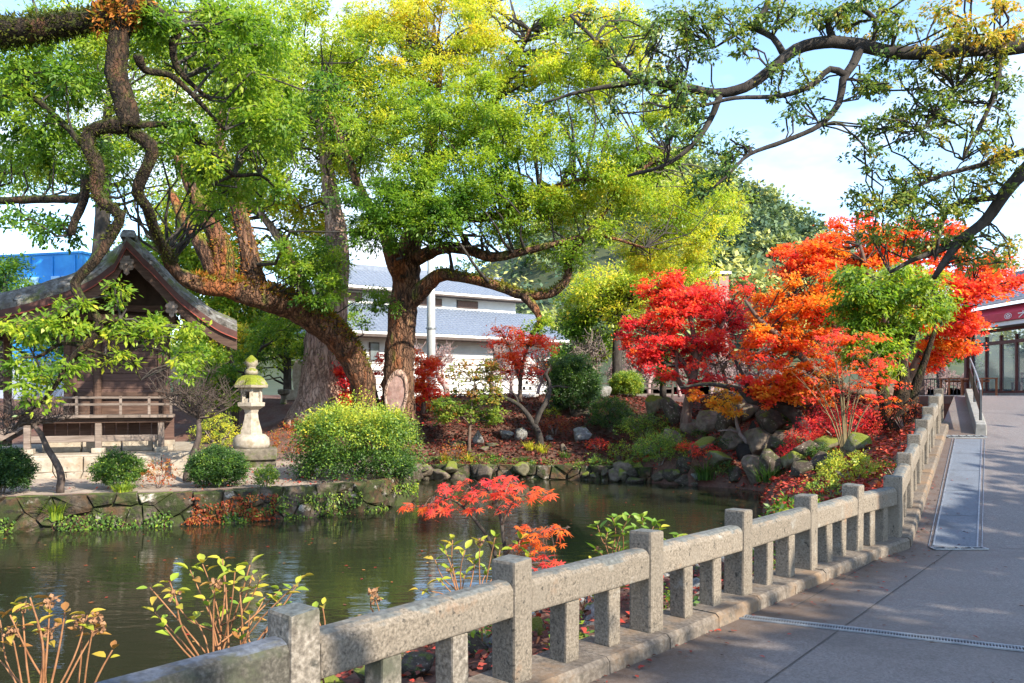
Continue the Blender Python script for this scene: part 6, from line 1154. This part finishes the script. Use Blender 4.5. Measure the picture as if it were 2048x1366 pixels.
for k, (lab, x, y, w, h, t, mm, d_) in enumerate([('dark fern between the rockery stones', 1440, 900, 40, 22, .2, 'shrub', .9), ('small green fern left of the cave', 1400, 880, 30, 16, .35, 'shrub', .8), ('moss-green fern at the rockery top', 1580, 850, 50, 20, .3, 'shrub', .8), ('dark leafy fern right of the cave', 1590, 915, 56, 30, .12, 'shrub', .9), ('green fern under the leaning tree', 1640, 925, 60, 30, .25, 'shrub', .8), ('yellow-green fern below the square boulder', 1345, 880, 50, 22, .6, 'shrub', .7), ('red sprig over the lower rockery', 1380, 905, 50, 16, .3, 'maple', .6), ('crimson sprig between rockery and slope', 1600, 885, 60, 20, .2, 'maple', .6), ('green fern at the waterline by the pinkish rock', 1450, 955, 44, 24, .35, 'shrub', .8)]):
    shrub(lab, x, y, w, h, t, M[mm], .05, d_, 200+k, 'fern' if mm == 'shrub' else 'red_shrub', Y0=16, Y1=40, loose=.12, stems=False)
# stones on the strip between fence and water
for k in range(70):
    i = gr_.uniform(2.2, 8.8); a = int(i); f = i-a; x, y = lerp(FENCE[a][0], FENCE[a+1][0], f), lerp(FENCE[a][1], FENCE[a+1][1], f); off = gr_.uniform(.32, 1.95); x -= off*.745; y += off*.667; s_ = gr_.uniform(.06, .17)
    if k == 0: strip_ = thing('edge_stones', 'line of weathered stones between the fence and the water', 'stones', on(x, y))
    o = rock_obj('stone', k, RM[('grey', 'brown', 'moss')[k % 3]], on(x, y)+Vector((0, 0, s_*.25))-strip_.location, (s_*1.3, s_, s_*.7), (gr_.uniform(-.2, .2), gr_.uniform(-.2, .2), gr_.uniform(0, 6)), strip_)

# ---- leaf litter and ground cover
M['litter'] = leafmat('fallen_leaf', [(0, (.075, .036, .026)), (.25, (.135, .052, .036)), (.45, (.27, .036, .030)), (.65, (.42, .05, .03)), (.85, (.40, .21, .07)), (1, (.38, .30, .12))], .15, .7, .2)
def litter(label, n, x0, x1, y0, y1, t, keep, size=.085, tj=.2, name='fallen_leaves'):
    x = RNG.uniform(x0, x1, n); y = RNG.uniform(y0, y1, n); k = keep(x, y) & ~inside(x, y, POND); x, y = x[k], y[k]; z = ground_z(x, y)+.012+.03*RNG.random(len(x)); m_ = len(x)
    ax = RNG.normal(size=(m_, 3)); ax[:, 2] *= .25; nn = RNG.normal(size=(m_, 3))*.4 + [0, 0, 1]
    me = leaf_mesh(name, np.stack([x, y, z+.03], 1), ax, nn, size*(.6+.7*RNG.random(m_)), t + tj*RNG.normal(size=m_), M['litter'], .6); return tag(link(name, me), label, 'leaves', kind='stuff')
litter('red-brown fallen leaves covering the far bank', 46000, -5, 7.5, 24.3, 35, .17, lambda x, y: RNG.random(len(x)) < .85, .11)
litter('scarlet fallen leaves carpeting the slope below the ramp', 46000, 3.2, 11.5, 10, 26, .52, lambda x, y: (x < fence_x(y)-.2) & (x > 3.6), .095, .14)
litter('dry fallen leaves along the fence foot', 16000, -4, 4, 1.5, 10, .25, lambda x, y: (x < fence_x(y)-.15), .07)
litter('scattered leaves on the sandy terrace', 2600, -14, -2.2, 15, 23, .3, lambda x, y: RNG.random(len(x)) < (.25+.75*(x > -6.5)), .07)
n = 260; i_ = RNG.uniform(3, 11.9, n); fa = np.array(FENCE); xk = np.interp(i_, np.arange(len(fa)), fa[:, 0]); yk = np.interp(i_, np.arange(len(fa)), fa[:, 1]); o_ = .20+.5*RNG.random(n)**2.5; xk = xk+o_*.745; yk = yk-o_*.667
me = leaf_mesh('x', np.stack([xk, yk, ramp_z(yk)+.012], 1), np.stack([RNG.normal(size=n), RNG.normal(size=n), np.zeros(n)], 1), np.tile([.1, .05, 1.], (n, 1))+RNG.normal(size=(n, 3))*.2, RNG.uniform(.02, .055, n), RNG.uniform(0, .7, n), M['litter'], .5); me.name = 'kerb_leaves'
tag(link('kerb_leaves', me), 'dry leaf scraps gathered along the kerb', 'leaves', kind='stuff')
xl = RNG.uniform(.6, 5.2, 46); yl = RNG.uniform(2.6, 8.5, 46); kp = xl > fence_x(yl)+.35
me = leaf_mesh('x', np.stack([xl, yl, np.full(46, .010)], 1)[kp], np.stack([RNG.normal(size=46), RNG.normal(size=46), np.zeros(46)], 1)[kp], np.tile([0.05, 0, 1.], (46, 1))[kp], RNG.uniform(.03, .07, 46)[kp], RNG.uniform(0, .4, 46)[kp], M['litter'], .22); me.name = 'path_leaves'
tag(link('path_leaves', me), 'few dry leaves and twigs lying on the footpath', 'leaves', kind='stuff')

def grass(label, base, n, length, t, seed, spread=.25, mat_=None, name='grass_tuft', width=.03, cat='grass'):
    g = np.random.default_rng(seed); tt = thing(name, label, cat, base); vs = []; fs = []; tv = []
    for i in range(n):
        a = g.random()*6.283; L_ = length*(.6+.5*g.random()); r = spread*g.random()*.35; lean = .3+.8*g.random(); p = np.array([r*math.cos(a), r*math.sin(a), -.03]); sd_ = np.array([-math.sin(a), math.cos(a), 0]); o_ = len(vs)
        for j in range(4):
            q = j/3; c = p + np.array([math.cos(a)*lean*q*q*L_*.9, math.sin(a)*lean*q*q*L_*.9, L_*(q-.42*lean*q*q)]); w = width*(1-q)*.5+.001; vs += [c-sd_*w, c+sd_*w]
        fs += [(o_+2*j, o_+2*j+1, o_+2*j+3, o_+2*j+2) for j in range(3)]; tv += [t+g.normal()*.1]*3
    me = bpy.data.meshes.new('blades'); me.from_pydata([tuple(v) for v in vs], [], fs); a_ = me.attributes.new('t', 'FLOAT', 'FACE'); a_.data.foreach_set('value', np.array(tv, np.float32)); me.update()
    o = link('blades', me, mat_ or M['shrub'], tt); o['kind'] = 'stuff'; return tt
grass('bright sedge tuft growing out of the retaining wall', Vector((*at(110, 1030, 15.25).xy, -.62)), 240, .50, .66, 1, .5)
grass('grass tuft beside the green ball shrub', hit(245, 984, 14, 22), 160, .28, .68, 2, .5)
grass('tall iris-like grass above the grey shore rock', hit(1410, 965, 16, 30), 170, .75, .38, 3, .9)
grass('dark grass clump at the rockery foot', hit(1540, 962, 16, 30), 160, .6, .22, 4, .9)
for k, (lab, x, y, t) in enumerate([('small strap-leaved plant on the shore left of the mossy rock', 1050, 925, .4), ('small strap-leaved plant below the forked tree', 985, 918, .4), ('dry straw tuft under the young green maple', 935, 925, .95), ('dry straw tuft left of the young green maple', 890, 925, .93), ('strap-leaved plant on the bank near the shore rocks', 1130, 915, .42), ('straw tuft in the middle of the leafy bank', 1060, 900, .95), ('straw tuft at the foot of the forked tree', 1085, 905, .93)]):
    grass(lab, hit(x, y, 16, 40), 70, .42 if t > .8 else .32, t, 10+k, .5)
# creepers on the retaining wall and shore
P_ = [np.array(p) for p in PENIN[::-1]]
def wall_growth(label, s0, s1, n, t, zlo, zhi, m_, size=.07, name='wall_creeper'):
    seg = np.array([np.linalg.norm(b_-a) for a, b_ in zip(P_, P_[1:])]); cum = np.concatenate([[0], np.cumsum(seg)]); g = np.random.default_rng(int(s0*10)); s_ = g.uniform(s0, s1, n); z = zlo+(zhi-zlo)*g.random(n)**1.4
    k = mnoise; keep = np.array([mnoise.noise(Vector((a*1.3, b_*2.5, s0))) > -.05 for a, b_ in zip(s_, z)]); s_, z = s_[keep], z[keep]
    i = np.clip(np.searchsorted(cum, s_)-1, 0, len(seg)-1); q = np.array([P_[j]+(P_[j+1]-P_[j])*(v-cum[j])/seg[j] for j, v in zip(i, s_)]); T_ = np.array([(P_[j+1]-P_[j])/seg[j] for j in i]); N_ = np.stack([T_[:, 1], -T_[:, 0], np.zeros(len(s_))], 1)
    pos = np.concatenate([q, z[:, None]], 1) + N_*(.07+.08*g.random((len(s_), 1))); me = leaf_mesh(name, pos, N_*.4+g.normal(size=(len(s_), 3))*.6-np.array([0, 0, .5]), N_+g.normal(size=(len(s_), 3))*.4+np.array([0, 0, .4]), size*(.5+.8*g.random(len(s_))), t+.12*g.normal(size=len(s_)), m_, .5)
    return tag(link(name, me), label, 'creeper', kind='stuff')
tot = sum(np.linalg.norm(b_-a) for a, b_ in zip(P_, P_[1:]))
wall_growth('green ferns and creeper low on the terrace wall', tot-16, tot-5.5, 3200, .48, -.85, -.55, M['shrub']); wall_growth('dark red creeper on the middle of the terrace wall', tot-9.8, tot-8.0, 1500, .12, -.8, -.3, M['maple_g'], .06); wall_growth('lush green creeper on the terrace tip wall', tot-8.2, tot-3.5, 1500, .6, -.85, -.35, M['shrub'])

# small stones and plants breaking up the far shoreline
es = thing('shore_stones', 'scatter of small dark stones along the far waterline', 'stones', Vector((0, 24.5, -.6)))
for k in range(46):
    i = gr_.uniform(15.0, 19.6); a = int(i); f = i-a; x, y = lerp(POND[a][0], POND[a+1][0], f), lerp(POND[a][1], POND[a+1][1], f)
    s_ = gr_.uniform(.10, .34); x += gr_.uniform(-.2, .2); y += gr_.uniform(-.35, .5); o = rock_obj('stone', k, RM[('brown', 'moss', 'brown', 'tan')[k % 4]], Vector((x, y, gr_.uniform(-.85, -.5)))-es.location, (s_*1.3, s_, s_*.8), (gr_.uniform(-.3, .3), gr_.uniform(-.3, .3), gr_.uniform(0, 6)), es)
c = []
for k in range(60):
    i = gr_.uniform(15.4, 19.8); a = int(i); f = i-a; x, y = lerp(POND[a][0], POND[a+1][0], f), lerp(POND[a][1], POND[a+1][1], f)+gr_.uniform(.0, .9); r = gr_.uniform(.10, .24); c.append((x, y, gz(x, y+.3)+r*.5, r, r, r*.7, gr_.choice((.3, .45, .55, .62)), 90))
o = crown('bank_plants', c, .06, M['shrub'], None, .4, droop=.1); tag(o, 'low green plants fringing the far bank above the water', 'plants', kind='stuff')
# leaves floating on the pond
n = 420; x = RNG.uniform(-9, 6, n); y = RNG.uniform(6, 24, n); kp = inside(x, y, POND); x, y = x[kp], y[kp]; n = len(x)
me = leaf_mesh('x', np.stack([x, y, np.full(n, WATER+.006)], 1), np.stack([RNG.normal(size=n), RNG.normal(size=n), np.zeros(n)], 1), np.tile([.02, .02, 1.], (n, 1)), RNG.uniform(.04, .08, n), RNG.uniform(.1, .9, n), M['litter'], .6, 0.01); me.name = 'floating_leaves'
tag(link('floating_leaves', me), 'scattered leaves floating on the pond', 'leaves', kind='stuff')
# ================================================================ FOREGROUND: hydrangeas and the young maple behind the fence
def blade_mesh(name, m_, t, seed, lw=.5, fold=.30):
    """A single broad leaf, pointed and slightly folded, one unit long."""
    g = random.Random(seed); prof = [(0, .03), (.12, .30), (.34, .5), (.6, .44), (.82, .22), (1, 0)]; vs = []; c = g.uniform(-.15, .35)
    for x, w in prof:
        z = -c*x*x; vs += [(x, -w*lw, z+fold*w*.9+g.uniform(-.012, .012)), (x, 0, z-.01), (x, w*lw, z+fold*w*.9+g.uniform(-.012, .012))]
    fs = [(i*3+k, i*3+k+3, i*3+k+4, i*3+k+1) for i in range(5) for k in (0, 1)]; me = bpy.data.meshes.new(name); me.from_pydata(vs, [], fs); a = me.attributes.new('t', 'FLOAT', 'FACE'); a.data.foreach_set('value', [t]*len(fs)); me.update(); me.materials.append(m_); me.shade_smooth(); return me
M['hyd'] = leafmat('hydrangea_leaf', [(0, (.24, .09, .035)), (.2, (.42, .22, .05)), (.4, (.48, .40, .045)), (.65, (.28, .36, .035)), (1, (.10, .22, .03))], .35, .45, .35)
M['hdead'] = pmat('dry_petal', [(.3, (.13, .06, .03)), (.7, (.30, .165, .085))], 30, bstr=0)
M['hstem'] = pmat('hydrangea_stem', [(.3, (.17, .07, .03)), (.7, (.34, .17, .08))], 12, bstr=.3)
HL_ = [blade_mesh('leaf', M['hyd'], .08+.84*k/7, 60+k) for k in range(8)]
def orient(o, d, nrm, s):
    d = Vector(d).normalized(); n = Vector(nrm); y = n.cross(d).normalized(); n = d.cross(y); o.matrix_local = Matrix.Translation(o.location) @ Matrix((d, y, n)).transposed().to_4x4() @ Matrix.Diagonal((s, s, s, 1))
def hydrangea(label, pos, tips, Y, t, seed, size=.085, dead=.2, per=3, spread=.35):
    """tips: pixel positions of the shoot ends at depth about Y. Shoots fork from a few canes."""
    g = random.Random(seed); tt = thing('hydrangea', label, 'shrub', pos); canes = []
    def rv(k): return Vector((g.uniform(-k, k), g.uniform(-k, k), g.uniform(-k, k)))
    def head(e):
        mb = MB()
        for q in range(34):
            a = Vector((g.gauss(0, 1), g.gauss(0, 1), g.gauss(0, .8))).normalized()*.034*g.uniform(.4, 1); s_ = g.uniform(.006, .012); u = rv(1).normalized()*s_; w = u.orthogonal().normalized()*s_; mb.add([e+a-u, e+a+w, e+a+u, e+a-w], [(0, 1, 2, 3)])
        mb.build('dry_flower_head', M['hdead'], tt)
    def leafpair(p, d, a, s_):
        for q in (0, 3.14):
            b_ = a+q+g.uniform(-.4, .4); dd = (d*.5 + Vector((math.cos(b_), math.sin(b_), g.uniform(-.55, .35)))).normalized(); ti = max(0, min(7, int((t+g.gauss(0, .17))*8))); o = link('leaf', HL_[ti], None, tt); o.location = p+dd*.012; orient(o, dd, Vector((g.uniform(-.5, .5), g.uniform(-.6, .3), 1)), s_*g.uniform(.7, 1.2))
    for k, (x, y) in enumerate(tips):
        yy = Y + g.uniform(-spread, spread); e = at(x, y, yy)-pos
        if k % 3 == 0 or not canes:
            b0 = Vector((g.uniform(-.12, .12), g.uniform(-.12, .12), 0)); mid = b0.lerp(e, .5)+rv(.05)+Vector((0, 0, -.03)); m2 = b0.lerp(e, .8)+rv(.025); pts = [b0, mid, m2, e]; rr = [.0068, .0056, .0046, .0032]; canes.append((b0, mid, m2))
        else:
            c = min(canes, key=lambda c_: abs(c_[1].x-e.x)); m2 = c[1].lerp(e, .6)+rv(.03); pts = [c[1].lerp(c[2], g.uniform(-.3, .5)), m2, e]; rr = [.0048, .004, .003]
        MB().tube(pts, rr, 6, .05).build('stem', M['hstem'], tt, smooth=True); d = (e-m2).normalized(); a = g.uniform(0, 6.28)
        if g.random() < dead: head(e)
        for j in range(per):
            leafpair(e.lerp(m2, j*g.uniform(.22, .36)), d, a+j*1.57, size*(1-.08*j))
    return tt
def on2(x, Y): p = at(x, 900, Y); return Vector((p.x, Y, gz(p.x, Y)))
hydrangea('browning hydrangea with withered heads at the lower left corner', on2(90, 3.55), [(60, 1195), (100, 1205), (20, 1230), (130, 1225), (175, 1230), (195, 1255), (75, 1250), (0, 1240), (45, 1215), (225, 1300), (160, 1240), (25, 1270), (100, 1262), (190, 1235), (-20, 1300)], 3.55, .22, 1, .062, .6, 2, .15)
hydrangea('tall yellow-green hydrangea left of the nearest fence post', on2(430, 4.15), [(445, 1118), (405, 1128), (380, 1140), (500, 1130), (520, 1160), (470, 1145), (430, 1165), (560, 1180), (590, 1170), (600, 1160), (340, 1165), (300, 1175), (350, 1190), (530, 1195), (480, 1185), (415, 1200), (440, 1225), (500, 1230), (560, 1210), (310, 1225), (390, 1240), (580, 1225), (330, 1255), (480, 1265), (450, 1150), (505, 1150)], 4.15, .55, 2, .072, .14, 2, .22)
hydrangea('leafy hydrangea shoots behind the second fence post', on2(935, 5.6), [(905, 1080), (930, 1100), (870, 1120), (960, 1085), (990, 1075), (900, 1140), (950, 1120), (880, 1160), (1000, 1100), (1060, 1110), (840, 1180), (975, 1140), (930, 1150), (1040, 1080), (890, 1100)], 5.6, .62, 3, .078, .12, 2, .2)
hydrangea('green hydrangea sprig behind the third fence post', on2(1255, 7.2), [(1225, 1035), (1195, 1050), (1260, 1030), (1285, 1035), (1310, 1045), (1215, 1065), (1245, 1060), (1275, 1060), (1195, 1100), (1320, 1055), (1240, 1090), (1360, 1070)], 7.2, .88, 4, .098, .05, 3, .2)
hydrangea('single withered hydrangea shoot rising above the near rail', on2(745, 4.9), [(745, 1185), (752, 1200)], 4.9, .2, 5, .05, 1, 1, .05)
hydrangea('small two-leaved shoot beside the nearest fence post', on2(640, 4.3), [(645, 1212), (630, 1222)], 4.3, .55, 6, .06, 0, 1, .05)
hydrangea('short yellow sprout by the fence below the green plant', on2(1575, 9.2), [(1590, 1020), (1560, 1026), (1605, 1012)], 9.2, .55, 7, .07, .3, 1, .1)
hydrangea('yellowish sprout behind the fence between second and third post', on2(1160, 6.6), [(1130, 1160), (1180, 1120), (1100, 1130)], 6.6, .45, 8, .06, .2, 1, .1)

# young red maple in front of the water
def star_mesh(name, m_, t, seed):
    g = random.Random(seed); pts = []; lob = [(-2.2, .5), (-1.35, .78), (-.65, .95), (0, 1.1), (.65, .95), (1.35, .78), (2.2, .5)]
    for i, (a, r) in enumerate(lob):
        if i: a0 = (lob[i-1][0]+a)/2; pts.append((math.cos(a0)*.30, math.sin(a0)*.30, .02))
        else: pts.append((-.12, -.05, 0))
        for da, k in ((-.13, .62), (0, 1), (.13, .62)): pts.append((math.cos(a+da)*r*k, math.sin(a+da)*r*k, -.10*k*k+g.uniform(-.02, .02)))
    pts.append((-.12, .05, 0)); n = len(pts); vs = pts+[(0, 0, .03)]; fs = [(i, (i+1) % n, n) for i in range(n)]
    me = bpy.data.meshes.new(name); me.from_pydata(vs, [], fs); a = me.attributes.new('t', 'FLOAT', 'FACE'); a.data.foreach_set('value', [t]*len(fs)); me.update(); me.materials.append(m_); return me
SL_ = [star_mesh('leaf', M['maple'], tt_, 70+k) for k, tt_ in enumerate((.20, .30, .38, .46, .56, .66))]
YM = 5.9; Bm = on2(1010, YM); ym = thing('young_maple', 'little red maple spreading over the water behind the fence', 'tree', Bm); g = random.Random(17)
stems = [[(1018, 1200, 5), (985, 1095, 4.2), (950, 1040, 3.4), (915, 1005, 2.4), (870, 990, 1.2)], [(1022, 1190, 5), (1008, 1085, 4), (1000, 1030, 3.2), (985, 990, 2.4), (960, 970, 1.2)], [(1003, 1050, 2.4), (1030, 1000, 2), (1075, 985, 1)], [(950, 1042, 2), (958, 1005, 1.6), (940, 975, .8)], [(1010, 1110, 3), (1050, 1070, 2.2), (1100, 1060, 1.2), (1140, 1055, .7)], [(985, 1010, 1.8), (1010, 985, 1.4), (1020, 965, .7)], [(890, 997, 1.5), (850, 1012, 1), (820, 1015, .6)]]
mk = []
for k, s_ in enumerate(stems):
    P2, R2_ = resample([at(a, b_, YM+(.12 if k % 2 else -.1)*(i/4)) for i, (a, b_, r) in enumerate(s_)], [px(r, YM) for a, b_, r in s_], .06)
    mb = MB(); mb.tube(P2-np.array(Bm), R2_, 7, None); mb.build('trunk' if k < 2 else 'branch', M['bark_dark'] if k < 2 else M['maple_bark'], ym, smooth=True); mk.append(P2)
for (x, y, rx, ry, n, t0) in [(950, 978, 75, 22, 54, 1), (1050, 985, 60, 22, 44, 3), (900, 1012, 60, 18, 34, 2), (830, 1014, 30, 9, 16, 3), (1080, 1060, 58, 14, 38, 4), (1075, 1090, 50, 16, 30, 4), (1085, 1125, 40, 18, 26, 1), (1000, 965, 50, 16, 24, 1), (930, 1000, 60, 24, 22, 2), (865, 1036, 16, 6, 4, 3), (1010, 1010, 20, 18, 8, 2)]:
    for k in range(n):
        a = g.uniform(0, 6.28); q = math.sqrt(g.random()); p = at(x+rx*q*math.cos(a), y+ry*q*math.sin(a), YM+g.uniform(-.35, .35))-Bm; o = link('leaf', SL_[max(0, min(5, t0+g.choice((-1, 0, 0, 1))))], None, ym); o.location = p
        orient(o, (g.gauss(0, 1), g.gauss(0, 1), -.35), (g.gauss(0, .35), g.gauss(0, .35)-.25, 1), g.uniform(.042, .070))

mb = MB(); allp = np.concatenate(mk)
for o in [c_ for c_ in ym.children if c_.name.startswith('leaf')]:
    q = np.array(o.location); i = int(np.argmin(np.linalg.norm(allp-np.array(Bm)-q, axis=1))); a = allp[i]-np.array(Bm); L_ = np.linalg.norm(a-q)
    if L_ < .35: mb.tube([a, (a+q)/2+np.array([0, 0, .02]), q], [.0025, .002, .0012], 3, None, cap=False)
mb.build('twigs', M['maple_bark'], ym)['kind'] = 'stuff'
